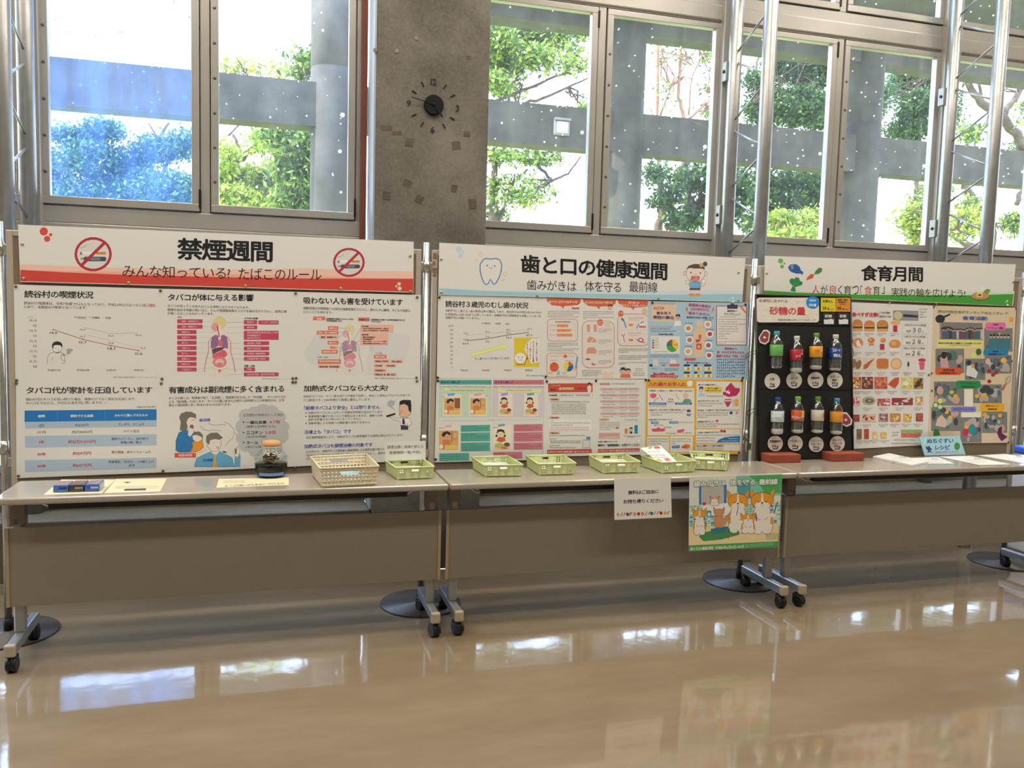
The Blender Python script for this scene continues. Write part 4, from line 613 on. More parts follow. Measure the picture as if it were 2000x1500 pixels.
OG = (206, 92, 56); FILL = (214, 198, 184)
for x0, x1, y, tl, t1, t2 in ((145, 700, 190, '歯ブラシだけでは不十分?', 0, 0), (735, 1270, 200, 'デンタルフロスはどう使うの?', 0, 0), (1305, 1822, 215, '', 1, 1)):
    w = x1-x0; s.poly([(x0, y), (x1, y), (x1, y+70), (x1-50, y+112), (x0+w*.52, y+125), (x0+w*.5, y+168), (x0+w*.42, y+125), (x0+90, y+112), (x0+10, y+50)], OG)
    if tl: s.t(tl, x0+36, y+36, x1-50, y+38, 42, (236, 206, 190), 1)
s.t('初心者には', 1475, 240, 1655, 244, 36, (236, 206, 190), 1).t('柄付きタイプが使いやすい!', 1340, 285, 1786, 292, 36, (236, 206, 190), 1)
s.poly([(558, 330), (680, 330), (678, 366), (560, 366)], (176, 84, 100))
for k in range(3): s.rr(568+38*k, 305, 598+38*k, 338, 8, (226, 214, 200))
s.el(1180, 345, 36, 40, (214, 160, 140)).poly([(1142, 330), (1150, 295), (1210, 292), (1220, 330), (1180, 310)], (50, 40, 44)).el(1740, 400, 48, 50, (212, 176, 140))
s.gk(165, 392, 670, 16, rows=3, pitch=31, last=.8).gk(160, 484, 670, 16, rows=1).gk(740, 400, 1240, 16, rows=3, pitch=31, last=.5).gk(740, 494, 1230, 16, rows=2, last=.1)
s.orr(158, 522, 656, 888, 60, 8, (190, 96, 74), FILL).t('歯と歯の間の歯垢除去率', 285, 562, 530, 562, 18, (80, 40, 40), 1)
for k, x in enumerate((498, 545, 565)): s.rect(316, 612+76*k, x, 660+76*k, (218, 138, 92)).gk(190, 625+76*k, 300, 12); s.gk(390, 628+76*k, 432, 13, (120, 60, 40))
s.line([(316, 600), (612, 596), (610, 845)], 2, (150, 140, 140)).gk(160, 912, 660, 16, rows=3, pitch=28, last=.5).gk(158, 1006, 660, 16, rows=2, pitch=28, last=.85)
s.orr(146, 1078, 645, 1476, 60, 8, (190, 96, 74), FILL).gk(200, 1118, 400, 22, (206, 120, 90)).gk(495, 1118, 590, 20, (206, 120, 90)).rect(438, 1098, 464, 1164, OG).rect(418, 1118, 484, 1144, OG)
s.el(270, 1308, 74, 78, (206, 88, 52)).el(270, 1250, 10, 20, (150, 70, 60)).el(503, 1300, 78, 80, (212, 196, 60)).el(503, 1300, 78, 80, (206, 88, 52), 0, 18, -90, 0).el(503, 1300, 78, 80, (20, 92, 150), 0, 18, -20, 110).gk(205, 1192, 325, 12, INKN).gk(445, 1198, 570, 12, INKN).gk(175, 1385, 240, 10, rows=3).gk(405, 1385, 470, 10, rows=3).gk(290, 1452, 495, 11, INKN).line([(650, 1140), (620, 1330)], 30, (110, 150, 180)).el(608, 1340, 22, 26, (212, 160, 140)).poly([(320, 1380), (360, 1360), (356, 1430), (310, 1430)], (120, 176, 176))
s.orr(724, 552, 1250, 1322, 110, 8, (190, 96, 74), FILL).el(1022, 582, 50, 54, OG).gk(992, 560, 1055, 26, (236, 200, 180), rows=2, pitch=30).rr(1090, 545, 1180, 660, 12, (206, 186, 168))
for k, y in enumerate((690, 870, 1045, 1205)):
    if k < 3: s.line([(785, y+75), (1200, y+75)], 2, (170, 160, 150))
    s.gk(990, y-8 if k else y-8, 1195, 15, rows=3, pitch=24, last=.6)
for x in (826, 936): s.poly([(x-28, 625), (x, 612), (x+30, 625), (x+24, 735), (x-18, 735)], (206, 146, 118))
s.poly([(808, 905), (810, 850), (850, 808), (910, 830), (960, 880), (955, 905)], (206, 138, 110)).poly([(792, 1090), (805, 1000), (850, 985), (920, 985), (960, 1040), (955, 1090)], (206, 138, 110)).line([(870, 900), (905, 850)], 12, (230, 214, 196)).poly([(765, 1180), (820, 1160), (870, 1185), (820, 1198)], (176, 60, 70)).poly([(870, 1230), (930, 1260), (970, 1262), (900, 1285)], (190, 80, 80)).gk(720, 1356, 1035, 16, rows=4, pitch=28, last=.8).poly([(1060, 1480), (1055, 1390), (1110, 1380), (1150, 1420), (1200, 1380), (1240, 1400), (1220, 1480)], (218, 188, 166))
s.orr(1300, 440, 1810, 966, 90, 8, (190, 96, 74), FILL).el(1355, 438, 45, 52, OG).gk(1325, 420, 1385, 24, (236, 200, 180)).gk(1480, 500, 1725, 20, (160, 80, 90)).gk(1480, 535, 1650, 14, (190, 90, 80)).gk(1475, 750, 1690, 20, (160, 80, 90)).gk(1475, 790, 1640, 14, (190, 90, 80)).line([(1325, 705), (1770, 702)], 2, (170, 160, 150))
s.line([(1362, 520), (1410, 570), (1440, 670)], 16, (56, 110, 150)).poly([(1350, 515), (1385, 508), (1410, 540), (1390, 565)], (56, 110, 150)).line([(1606, 680), (1640, 620), (1725, 565)], 13, (56, 110, 150)).rect(1650, 630, 1762, 666, (196, 90, 100))
for k in range(3): s.rr(1655+36*k, 596, 1685+36*k, 640, 10, (222, 208, 200))
for y in (622, 868): s.poly([(1482, y-16), (1530, y-16), (1530, y-28), (1560, y), (1530, y+28), (1530, y+16), (1482, y+16)], (218, 110, 60))
s.line([(1360, 770), (1395, 810), (1418, 905)], 10, (170, 60, 76)).line([(1418, 770), (1395, 810)], 9, (170, 60, 76)).line([(1600, 850), (1650, 890), (1750, 910)], 12, (170, 60, 76)).el(1680, 868, 44, 38, (190, 60, 80)).el(1680, 866, 26, 22, (230, 200, 196)).gk(1318, 1002, 1780, 17, rows=3, pitch=28, last=.3).gk(1318, 1115, 1780, 17, rows=3, pitch=28, last=.8).gk(1318, 1225, 1770, 16, rows=2, pitch=26, last=.25)
s.el(1395, 1360, 70, 60, (150, 160, 186)).el(1395, 1370, 46, 48, (218, 160, 130)).poly([(1350, 1360), (1360, 1320), (1400, 1312), (1440, 1340), (1438, 1370), (1400, 1350)], (40, 32, 38)).el(1478, 1375, 44, 46, (218, 160, 130)).poly([(1438, 1370), (1450, 1330), (1500, 1330), (1522, 1370), (1480, 1352)], (40, 32, 38)).poly([(1340, 1480), (1360, 1420), (1500, 1420), (1520, 1480)], (206, 104, 76)).gk(1590, 1330, 1700, 16, (120, 70, 60), rows=2, pitch=34).gk(1550, 1400, 1735, 16, (120, 70, 60), rows=2, pitch=34)
s = Sheet('poster', 'pale blue gum disease poster with body diagram and clipboard checklist', 'poster', [(1268, 588), (1461, 592), (1455, 744), (1266, 740)], BOARD, .003, G2_); s.view(*VG)
s.rect(85, 600, 1172, 1446, (164, 182, 190), 16)
s.rr(124, 630, 396, 822, 6, (214, 180, 150)).rr(148, 662, 262, 692, 14, (200, 100, 80)).gk(165, 668, 245, 18, (236, 206, 190)).t('歯を失う', 178, 712, 335, 716, 32, (60, 40, 90), 1).t('原因の第1位', 140, 756, 372, 762, 36, (60, 40, 90), 1)
for k in range(16): s.rect(130+16.5*k, 618, 135+16.5*k, 640, (120, 110, 110))
s.el(412, 772, 26, 26, (206, 150, 130)).poly([(386, 770), (390, 745), (432, 742), (438, 775), (412, 760)], (40, 34, 44)).poly([(370, 872), (380, 815), (440, 815), (450, 865)], (226, 222, 218)).gk(118, 874, 340, 14, (186, 90, 80)).gk(114, 896, 330, 14, (60, 80, 120)).gk(114, 922, 388, 14, (60, 80, 120)).t('主な歯の喪失の原因', 198, 950, 358, 953, 18, (50, 50, 70), 1)
s.rect(118, 980, 432, 1168, (216, 206, 194), 2)
for k, c in enumerate(((216, 190, 90), (96, 140, 96), (50, 110, 120), (180, 60, 64), (150, 70, 60))): s.rect(132, 992+26*k, 154, 1010+26*k, c).gk(162, 995+26*k, 200, 12)
for a0, a1, c in ((-90, 45, (222, 184, 60)), (45, 175, (70, 150, 70)), (175, 230, (40, 110, 120)), (230, 270, (180, 66, 60))): s.el(352, 1085, 64, 68, c, 0, 18, a0, a1)
s.gk(368, 1070, 412, 14, INKN).gk(140, 1145, 300, 9, INKN).gk(104, 1182, 425, 12, (60, 80, 130), rows=2, pitch=18).poly([(140, 1300), (145, 1235), (190, 1230), (200, 1300)], (214, 190, 170)).poly([(320, 1300), (330, 1230), (390, 1240), (400, 1300)], (220, 200, 180)).rr(100, 1284, 138, 1310, 8, (40, 60, 110)).rr(318, 1280, 430, 1310, 12, (206, 100, 100)).poly([(235, 1290), (262, 1290), (262, 1284), (278, 1296), (262, 1308), (262, 1302), (235, 1302)], (196, 60, 80)).gk(215, 1268, 300, 12, (60, 70, 110)).gk(125, 1328, 190, 10, INKN).gk(270, 1330, 410, 10, INKN, 2)
s.poly([(118, 1430), (112, 1400), (140, 1400), (150, 1372), (190, 1390), (240, 1375), (300, 1392), (360, 1378), (380, 1400), (420, 1412), (400, 1440)], (186, 52, 62)).gk(170, 1400, 390, 15, (236, 200, 190), rows=2, pitch=20)
s.t('歯周病の脅威は', 528, 622, 768, 642, 34, (184, 52, 96), 1).t('口の中だけに', 556, 668, 752, 680, 34, (184, 52, 96), 1).t('留まりません!', 528, 712, 756, 728, 34, (184, 52, 96), 1).t('歯周病が全身に影響します', 505, 765, 798, 772, 22, (50, 66, 104), 1)
for q in (-1, 1): s.poly([(650+q*160, 648), (650+q*125, 690), (650+q*140, 690), (650+q*120, 735), (650+q*160, 690), (650+q*145, 688)], (214, 100, 60))
s.poly([(614, 880), (612, 830), (640, 815), (678, 830), (676, 885), (720, 930), (735, 1020), (700, 1080), (690, 1210), (580, 1210), (585, 1080), (570, 1000), (585, 930)], (212, 178, 142)).el(650, 985, 16, 24, (196, 84, 84)).poly([(605, 1020), (665, 1010), (640, 1045), (605, 1050)], (190, 60, 60)).rr(610, 1060, 668, 1125, 12, (196, 76, 76)).rr(622, 1080, 654, 1112, 6, (214, 150, 120)).el(646, 840, 34, 36, (214, 184, 150))
for x, y, r, c in ((525, 895, 44, (206, 130, 70)), (538, 1022, 42, (190, 100, 110)), (522, 1145, 44, (214, 150, 110)), (735, 853, 40, (214, 140, 110)), (758, 958, 40, (190, 50, 60)), (742, 1080, 42, (150, 90, 110)), (750, 1188, 40, (180, 80, 70))): s.el(x, y, r, r, (226, 218, 208)).el(x, y, r*.62, r*.6, c).gk(x-38, y-r-16, x+36, 15, (50, 66, 104))
s.rr(478, 1218, 606, 1244, 10, (206, 84, 66)).t('様々なお口の悩みとなります', 505, 1258, 745, 1262, 20, (50, 50, 80), 1)
for j in range(2):
    for i in range(3): s.rect(480+112*i, 1312+78*j, 556+112*i, 1352+78*j, (226, 206, 120)).el(524+112*i, 1334+78*j, 14, 16, (196, 110, 80)).rr(474+110*i, 1286+80*j, 514+(110 if i < 2 else 130)*i+28*(i == 0), 1308+80*j, 9, (40, 56, 110))
s.orr(826, 650, 1160, 1080, 6, 8, (150, 74, 78), (216, 204, 192)).rr(945, 640, 1060, 684, 6, (66, 54, 76)).el(1002, 640, 22, 14, (66, 54, 76)).t('歯周病の', 945, 694, 1053, 698, 24, (30, 26, 40), 1).t('セルフチェック', 910, 726, 1088, 734, 26, (30, 26, 40), 1).line([(1092, 660), (1160, 740)], 18, (206, 112, 70)).gk(868, 766, 1040, 12, (70, 60, 80))
for k in range(9): s.gk(850, 792+26*k, (1142, 1040, 1138, 1058, 1078, 1052, 972, 930, 948)[k], 12, (70, 60, 70), sk=2)
s.gk(840, 1036, 1130, 11, (190, 90, 90), rows=2, last=.3).t('歯周病から', 916, 1102, 1052, 1106, 26, (184, 52, 80), 1).t('歯・からだを守るための', 834, 1138, 1132, 1145, 30, (184, 52, 80), 1).t('最善の方法は「予防」です', 828, 1180, 1136, 1186, 30, (184, 52, 80), 1).gk(832, 1226, 1128, 20, (44, 84, 130), rows=7, pitch=30.5, sk=-4, last=.63)
s = Sheet('poster', 'spot-the-difference sheet with teal and pink panels of eating children', 'poster', [(852.5, 739.5), (1063, 739.5), (1060, 898), (848.5, 903)], BOARD, .003, G2_); s.view(*VH)
TL = (84, 156, 136); PK = (196, 112, 122)
s.rect(118, 78, 784, 138, TL).rect(804, 78, 1448, 138, PK).t('まちがい探し①', 138, 92, 382, 92, 30, (26, 52, 110), 1).gk(396, 102, 770, 14, (40, 90, 90)).t('まちがい探し②', 828, 92, 1060, 92, 30, (76, 40, 110), 1).gk(1076, 102, 1436, 14, (150, 60, 80)).gk(118, 160, 775, 16, INKN).gk(808, 160, 1440, 16, INKN)
s.rect(108, 180, 780, 556, (190, 200, 172)).rect(790, 180, 1452, 556, (204, 188, 186)).rect(182, 196, 748, 236, (196, 206, 150)).rect(862, 196, 1412, 236, (222, 208, 150)).gk(262, 208, 680, 14, INKN).gk(966, 208, 1285, 14, INKN).rect(182, 180, 232, 206, (232, 220, 110)).rect(866, 180, 916, 204, (232, 214, 120))
def kid(s, x, y, w, h, boy, mirror, frame=True):
    if frame: s.rect(x-14, y-50, x+w+16, y+h+18, (226, 206, 188))
    if boy:
        s.rr(x, y, x+w, y+h, 10, (212, 160, 96)); s.rect(x+w*(.66 if not mirror else .64), y, x+w*(.68 if mirror else 1), y+h*.62, (140, 84, 62))
        s.poly([(x+w*.12, y+h*.95), (x+w*.2, y+h*.5), (x+w*.42, y+h*.42), (x+w*.6, y+h*.55), (x+w*.6, y+h*.95)], (206, 120, 70)).el(x+w*.38, y+h*.3, w*.2, h*.17, (216, 156, 116)).poly([(x+w*.14, y+h*.26), (x+w*.2, y+h*.1), (x+w*.42, y+h*.03), (x+w*.62, y+h*.12), (x+w*.56, y+h*.26), (x+w*.4, y+h*.16), (x+w*.24, y+h*.34)], (44, 40, 44))
        s.el(x+w*.3, y+h*.33, w*.02, h*.02, INKN).el(x+w*.46, y+h*.33, w*.02, h*.02, INKN).rect(x+w*.3, y+h*.74, x+w*.98, y+h*.96, (222, 182, 96)).el(x+w*.12, y+h*.82, w*.1, h*.12, (236, 226, 206))
        if mirror: s.el(x+w*.82, y+h*.28, w*.13, h*.24, (196, 140, 96)).el(x+w*.82, y+h*.26, w*.09, h*.14, (214, 164, 120))
    else:
        s.rect(x, y, x+w, y+h, (226, 208, 178)).rect(x, y+h*.82, x+w, y+h, (222, 176, 130)).poly([(x+w*.1, y+h*.56), (x+w*.25, y+h*.38), (x+w*.65, y+h*.38), (x+w*.72, y+h*.56), (x+w*.4, y+h*.64)], (206, 84, 56)).el(x+w*.4, y+h*.2, w*.25, h*.19, (222, 196, 150)).poly([(x+w*.12, y+h*.24), (x+w*.18, y+h*.03), (x+w*.4, y-h*.01), (x+w*.62, y+h*.05), (x+w*.68, y+h*.24), (x+w*.5, y+h*.12), (x+w*.28, y+h*.12)], (44, 40, 50)).el(x+w*.12, y+h*.32, w*.07, h*.06, (44, 40, 50)).el(x+w*.66, y+h*.32, w*.07, h*.06, (44, 40, 50))
        s.el(x+w*.3, y+h*.78, w*.3, h*.12, (176, 172, 96)).el(x+w*.8, y+h*.74, w*.2, h*.1, (120, 70, 54)).el(x+w*.62, y+h*.9, w*.2, h*.06, (200, 110, 80)).line([(x+w*.3, y+h*.24), (x+w*.46, y+h*.28)], 4, (190, 110, 80))
kid(s, 178, 310, 205, 208, True, False); kid(s, 512, 310, 200, 208, True, True); kid(s, 884, 300, 150, 220, False, False); kid(s, 1212, 300, 150, 220, False, False); kid(s, 112, 722, 250, 252, True, True); kid(s, 822, 706, 196, 264, False, False)
for x, y, c in ((268, 264, (96, 160, 200)), (606, 264, (222, 150, 170)), (948, 262, (164, 140, 196)), (1280, 260, (96, 164, 140)), (230, 668, (222, 160, 176)), (908, 656, (110, 164, 140))): s.poly([(x-46, y-8), (x+42, y-20), (x+46, y+8), (x-42, y+20)], c)
s.gk(162, 282, 178, 14, INKN).gk(704, 276, 720, 14, INKN).gk(112, 684, 172, 15, INKN).gk(800, 676, 856, 15, INKN).line([(156, 598), (720, 594)], 2, (160, 130, 120)).line([(846, 590), (1402, 582)], 2, (160, 130, 120)).t('こたえ', 734, 582, 834, 580, 16, (160, 120, 110))
for x0, x1, ys_, c in ((392, 764, ((656, 738), (752, 862), (878, 988)), TL), (1066, 1434, ((646, 736), (748, 866), (880, 968)), PK)):
    for y0, y1 in ys_:
        s.rect(x0, y0, x1, y1, c, -6).gk(x0+12, y0+12, x0+12+(x1-x0)*.5, 12, (30, 70, 90) if c == TL else (110, 40, 70)).gk(x0+12, y0+36, x0+(x1-x0)*.92, 11, (30, 60, 80) if c == TL else (100, 30, 60), rows=int((y1-y0-30)//26), pitch=26, last=.7)
s.rect(116, 1016, 496, 1112, TL, -8).gk(130, 1020, 380, 13, (30, 70, 90)).gk(130, 1046, 380, 12, (30, 60, 80), rows=3, pitch=28, last=.4).rect(804, 1000, 1174, 1084, PK, -6).gk(810, 1008, 950, 13, (110, 40, 70)).gk(870, 1036, 1090, 12, (110, 40, 70), rows=2, pitch=24)
s = Sheet('poster', 'gum disease screening notice with red heading bars and bar chart', 'poster', [(1063, 740), (1262.5, 741), (1261, 888), (1060.5, 892)], BOARD, .002, G2_); s.view(*VI)
RB = (188, 72, 54)
s.rect(134, 124, 700, 238, RB, -4).t('令和8年度', 162, 140, 288, 139, 18, (220, 190, 120)).t('読谷村', 162, 190, 234, 189, 24, (110, 20, 20), 1).t('歯周病検診', 272, 172, 466, 170, 36, (222, 204, 150), 1).t('のお知らせ', 490, 180, 625, 179, 18, (110, 30, 20)).poly([(640, 232), (630, 170), (660, 140), (688, 165), (680, 232)], (222, 196, 176)).poly([(640, 150), (645, 112), (672, 110), (680, 145), (660, 130)], (50, 30, 34))
s.orr(134, 250, 702, 296, 22, 2.5, (140, 130, 124), (222, 210, 197)).t('実施期間', 148, 264, 252, 263, 20, INKN, 1).t('令和8年4月1日~令和9年3月31日', 272, 262, 665, 260, 22, INKN)
for y, q in ((310, '対象者'), (545, '検診内容'), (740, '受診方法')): s.rr(144, y, 284, y+32, 14, (214, 164, 136)).t(q, 172, y+8, 258, y+8, 17, (70, 30, 30), 1)
s.gk(160, 350, 648, 15, INKN)
for k in range(6): s.gk(180, 382+24*k, 606, 14, INKN, sk=-2)
s.orr(140, 575, 692, 720, 3, 1.5, (190, 178, 170)).gk(170, 592, 200, 14, INKN).gk(168, 620, 660, 14, INKN).gk(168, 648, 445, 14, INKN).gk(156, 678, 645, 14, (190, 50, 50), rows=2, pitch=26).gk(150, 782, 592, 14, INKN).gk(150, 824, 240, 14, INKN).gk(160, 850, 545, 14, INKN, rows=2, pitch=22).gk(150, 910, 280, 14, INKN).gk(155, 936, 480, 14, INKN)
s.rr(572, 838, 670, 948, 6, (160, 156, 152)).rect(580, 850, 662, 940, (206, 196, 186)).rect(620, 800, 672, 840, (96, 130, 150))
s.poly([(122, 968), (690, 958), (690, 1008), (122, 1022)], RB).t('【お問合せ】読谷村 健康推進課', 132, 988, 446, 982, 20, (236, 206, 190), 1).t('☎098-982-9211', 460, 985, 650, 980, 20, (236, 206, 190), 1).poly([(768, 960), (1300, 948), (1300, 990), (768, 1004)], RB).t('【お問合せ】読谷村 健康推進課 ☎098-982-9211', 778, 974, 1285, 964, 20, (236, 206, 190), 1)
s.rr(790, 118, 922, 144, 8, (206, 140, 130)).gk(800, 122, 912, 16, (110, 30, 40)).gk(940, 122, 1242, 15, INKN)
for k in range(10):
    y = 180+39*k
    if k % 2 == 0: s.rect(798, y, 1296, y+34, (206, 164, 158))
    s.gk(828, y+10, 960+20*(k % 3), 12, (110, 90, 90)).gk(1048, y+8, 1140, 12, (110, 90, 90)).gk(1168, y+6, 1270, 12, (110, 90, 90))
s.rr(782, 568, 914, 600, 14, (214, 164, 136)).gk(815, 574, 886, 17, (70, 30, 30)).gk(790, 615, 1040, 12, (120, 110, 104), rows=4, pitch=22).gk(790, 705, 935, 12, (120, 110, 104)).rect(778, 752, 1050, 830, (212, 164, 150)).gk(788, 760, 1040, 12, (110, 60, 56), rows=3, pitch=20, last=.2).el(1014, 690, 18, 14, (196, 90, 90))
s.gk(1110, 580, 1268, 14).line([(1075, 620), (1320, 606)], 1.5, (160, 150, 144)).line([(1075, 660), (1320, 650)], 1.5, (180, 170, 164)).rect(1110, 698, 1146, 764, (196, 124, 60)).rect(1234, 655, 1276, 762, (26, 124, 150)).el(1190, 710, 24, 26, (214, 160, 130)).poly([(1168, 700), (1176, 684), (1206, 684), (1212, 700)], (50, 30, 30)).rect(1174, 736, 1206, 762, (60, 50, 80)).gk(1100, 788, 1312, 11, rows=1).gk(1138, 802, 1230, 11).t('10年に1度のチャンス!', 770, 856, 1016, 852, 22, INKN, 1).t('無料の「歯周病検診」を受けてください', 768, 894, 1308, 888, 36, INKN, 1).opoly([(1262, 840), (1290, 828), (1316, 840), (1308, 880), (1290, 870), (1272, 884)], 2, (120, 114, 110), (226, 216, 204))
s = Sheet('poster', 'yellow bordered denture care poster with pink denture drawings', 'poster', [(1261, 739.5), (1455.5, 741), (1446.5, 887), (1259.5, 887)], BOARD, .0035, G2_); s.view(*VJ)
YL = (214, 158, 54); MAG = (184, 44, 84)
s.poly([(78, 66), (1322, 76), (1270, 1020), (66, 1010)], YL).t('入れ歯のお手入れ', 108, 102, 590, 108, 56, MAG, 1).opoly([(600, 100), (625, 88), (668, 92), (670, 135), (650, 172), (630, 158), (612, 170), (600, 140)], 2, (190, 170, 120), (226, 216, 200))
FI = (216, 204, 190)
s.rr(98, 186, 692, 784, 10, FI).rr(92, 800, 372, 1010, 8, FI).rr(386, 796, 672, 1000, 8, FI).rr(718, 96, 1294, 692, 10, FI, 8).rr(712, 706, 1280, 884, 8, FI, 2).rr(708, 898, 1270, 978, 8, FI, 2)
s.t('①毎食後、入れ歯を外して、専用のブラシを使ってみがきます!', 118, 206, 668, 210, 19, (50, 36, 50), 1).poly([(122, 265), (165, 246), (212, 262), (205, 300), (168, 315), (135, 300)], (206, 90, 104)).line([(170, 365), (200, 325), (240, 305)], 7, (176, 80, 70)).line([(242, 258), (290, 340)], 6, (160, 70, 70)).line([(455, 255), (495, 332)], 4, (80, 80, 80)).el(580, 280, 34, 40, (222, 170, 150)).poly([(540, 365), (560, 325), (620, 318), (655, 340), (650, 365)], (100, 150, 90)).rr(112, 366, 338, 396, 13, (44, 104, 160)).rr(444, 366, 664, 394, 13, (44, 104, 160)).gk(136, 372, 320, 17, (220, 226, 230)).gk(470, 370, 640, 17, (220, 226, 230)).gk(358, 316, 422, 20, INKN).gk(350, 346, 430, 20, INKN).line([(345, 384), (432, 382)], 3, (180, 90, 70)).gk(112, 404, 335, 16)
s.t('②流水下で、ブラシを使って丁寧にみがきましょう!', 116, 452, 580, 448, 22, (50, 36, 50), 1).gk(134, 486, 548, 17, rows=2, pitch=30, last=.35).poly([(592, 465), (618, 450), (648, 462), (640, 490), (602, 490)], (120, 60, 80)).poly([(585, 510), (655, 508), (640, 540), (600, 540)], (110, 130, 136)).t('③特に気をつけてみがくところ', 112, 576, 412, 572, 20, (50, 36, 50), 1).rr(138, 608, 240, 640, 14, (70, 120, 170)).rr(370, 606, 496, 636, 14, (70, 120, 170)).gk(160, 615, 222, 18, (220, 226, 230)).gk(390, 612, 478, 18, (220, 226, 230)).gk(508, 612, 662, 17, (190, 60, 60)).gk(178, 648, 292, 16, INKN).gk(300, 674, 404, 16, INKN)
s.poly([(146, 700), (200, 698), (236, 680), (270, 698), (322, 695), (312, 735), (160, 738)], (206, 84, 96)).poly([(470, 752), (478, 715), (520, 712), (566, 700), (560, 735), (520, 752)], (206, 84, 96)).gk(332, 752, 452, 16, INKN).gk(540, 748, 658, 16, INKN).gk(104, 824, 358, 17, rows=3, pitch=30, last=.6).gk(404, 822, 650, 17, rows=3, pitch=30, last=.2).poly([(405, 918), (508, 908), (508, 948), (405, 950)], (90, 130, 170)).el(595, 925, 46, 30, (222, 120, 50)).rr(532, 915, 600, 948, 8, (206, 90, 50))
s.t('残っている歯も大切に…!', 742, 130, 985, 128, 22, (50, 36, 50), 1).el(780, 208, 28, 34, (216, 170, 146)).poly([(752, 205), (758, 166), (802, 164), (808, 205), (780, 182)], (50, 40, 44)).poly([(745, 292), (752, 250), (822, 250), (830, 290)], (160, 190, 206)).rr(818, 164, 1042, 238, 24, (222, 180, 70)).t('残っている歯も', 862, 178, 998, 178, 18, INKN, 1).t('丁寧にみがきましょう', 832, 206, 1030, 205, 18, INKN, 1).gk(848, 278, 1056, 16, INKN)
s.poly([(1052, 230), (1060, 270), (1130, 296), (1230, 280), (1272, 220), (1270, 185), (1215, 180), (1180, 140), (1160, 110), (1120, 150), (1085, 190), (1100, 230)], MAG).poly([(1090, 235), (1140, 262), (1150, 230), (1120, 225), (1140, 200), (1100, 225)], (226, 210, 200)).poly([(1080, 325), (1160, 322), (1168, 350), (1130, 420), (1108, 422), (1072, 350)], (180, 56, 76)).rect(1080, 338, 1162, 352, (230, 216, 206)).line([(1184, 325), (1186, 420)], 3, (80, 70, 70)).rr(1200, 322, 1256, 418, 24, (220, 160, 80)).t('舌みがきもプラスしましょう!', 738, 338, 1004, 334, 21, (50, 36, 50), 1).gk(738, 372, 1050, 15, rows=2, pitch=30, last=.55)
s.t('寝る前は、入れ歯を外して歯ぐきを休めるようにしましょう', 734, 456, 1266, 452, 19, (50, 36, 50), 1).gk(730, 490, 1120, 16, rows=3, pitch=28, last=.35).el(1160, 498, 20, 20, (50, 70, 90)).el(1236, 498, 18, 22, (200, 140, 110)).t('定期検診を受けましょう', 730, 602, 950, 598, 20, (50, 36, 50), 1).el(982, 602, 20, 16, (206, 84, 96)).gk(728, 634, 1258, 16, rows=2, pitch=30, last=.45).t('入れ歯にも歯垢がたまります!', 726, 740, 1008, 734, 20, (50, 36, 50), 1).el(1042, 730, 24, 18, (196, 60, 76)).rect(1068, 718, 1090, 748, (40, 36, 36)).gk(722, 775, 1258, 14).gk(724, 812, 945, 14).gk(722, 846, 780, 17, (190, 60, 60)).gk(795, 846, 950, 15)
s.poly([(970, 876), (1010, 836), (1080, 808), (1180, 798), (1276, 794), (1270, 872)], (36, 104, 160)).gk(1120, 818, 1252, 15, (200, 216, 226)).gk(1034, 848, 1252, 15, (200, 216, 226)).t('歯と口の健康づくりに関する相談窓口', 722, 908, 1068, 906, 20, INKN, 1).gk(722, 940, 1060, 15, (190, 60, 60)).gk(722, 966, 1050, 12, (150, 60, 60))
# ---------------------------------------------------------------- board 3 : food
VK = (1460, 490, 6.); VL = (1460, 730, 6.523); VM = (1640, 490, 5.5556); VN = (1640, 720, 5.5556)
b = Sheet('banner', 'food education month banner with fish, carrot and green stripe', 'banner', [(1494, 499.5), (1984, 516.5), (1976, 598), (1491.5, 577)], BOARD, .006, 'title banners of the boards'); b.view(*VK)
b.poly([(192, 455), (900, 500), (1700, 470), (2300, 470), (3000, 490), (3130, 470), (3110, 640), (190, 520)], (196, 202, 168)).poly([(190, 464), (600, 490), (1300, 512), (2000, 520), (2600, 520), (3120, 505), (3100, 645), (190, 514)], (66, 142, 50))
for x, y, r, c in ((388, 118, 30, (96, 164, 80)), (432, 147, 11, (96, 144, 90)), (404, 184, 23, (96, 164, 80)), (3044, 588, 11, (190, 210, 170)), (3024, 600, 7, (190, 210, 170)), (3046, 632, 13, (190, 210, 170))): b.el(x, y, r, r, c)
b.poly([(475, 190), (500, 160), (570, 155), (610, 185), (628, 230), (655, 248), (645, 282), (620, 265), (570, 268), (510, 245), (482, 215)], (36, 84, 140)).el(520, 190, 20, 26, (110, 140, 176)).el(508, 196, 6, 6, (20, 30, 50)).poly([(685, 348), (700, 310), (735, 275), (765, 268), (780, 290), (765, 320)], (206, 84, 48)).poly([(780, 275), (800, 230), (840, 196), (876, 205), (870, 245), (830, 272)], (70, 120, 60)).line([(770, 290), (800, 262)], 5, (70, 120, 60))
b.poly([(500, 470), (530, 410), (492, 370), (494, 335), (525, 320), (548, 330), (570, 306), (605, 318), (612, 350), (646, 365), (640, 400), (560, 425), (565, 480)], (46, 122, 66)).line([(545, 440), (545, 380)], 4, (120, 170, 120)).line([(550, 430), (585, 350)], 3, (90, 150, 96))
b.view(*VM).t('食育月間', 232, 152, 905, 172, 172, (6, 6, 8), 2)
for q, x0, x1, y, c in (('人', -190, -100, 410-18, (196, 60, 60)), ('が', -90, -12, 402-6, (30, 30, 30)), ('良', 0, 0, 0, 0)): pass
b.view(*VK)
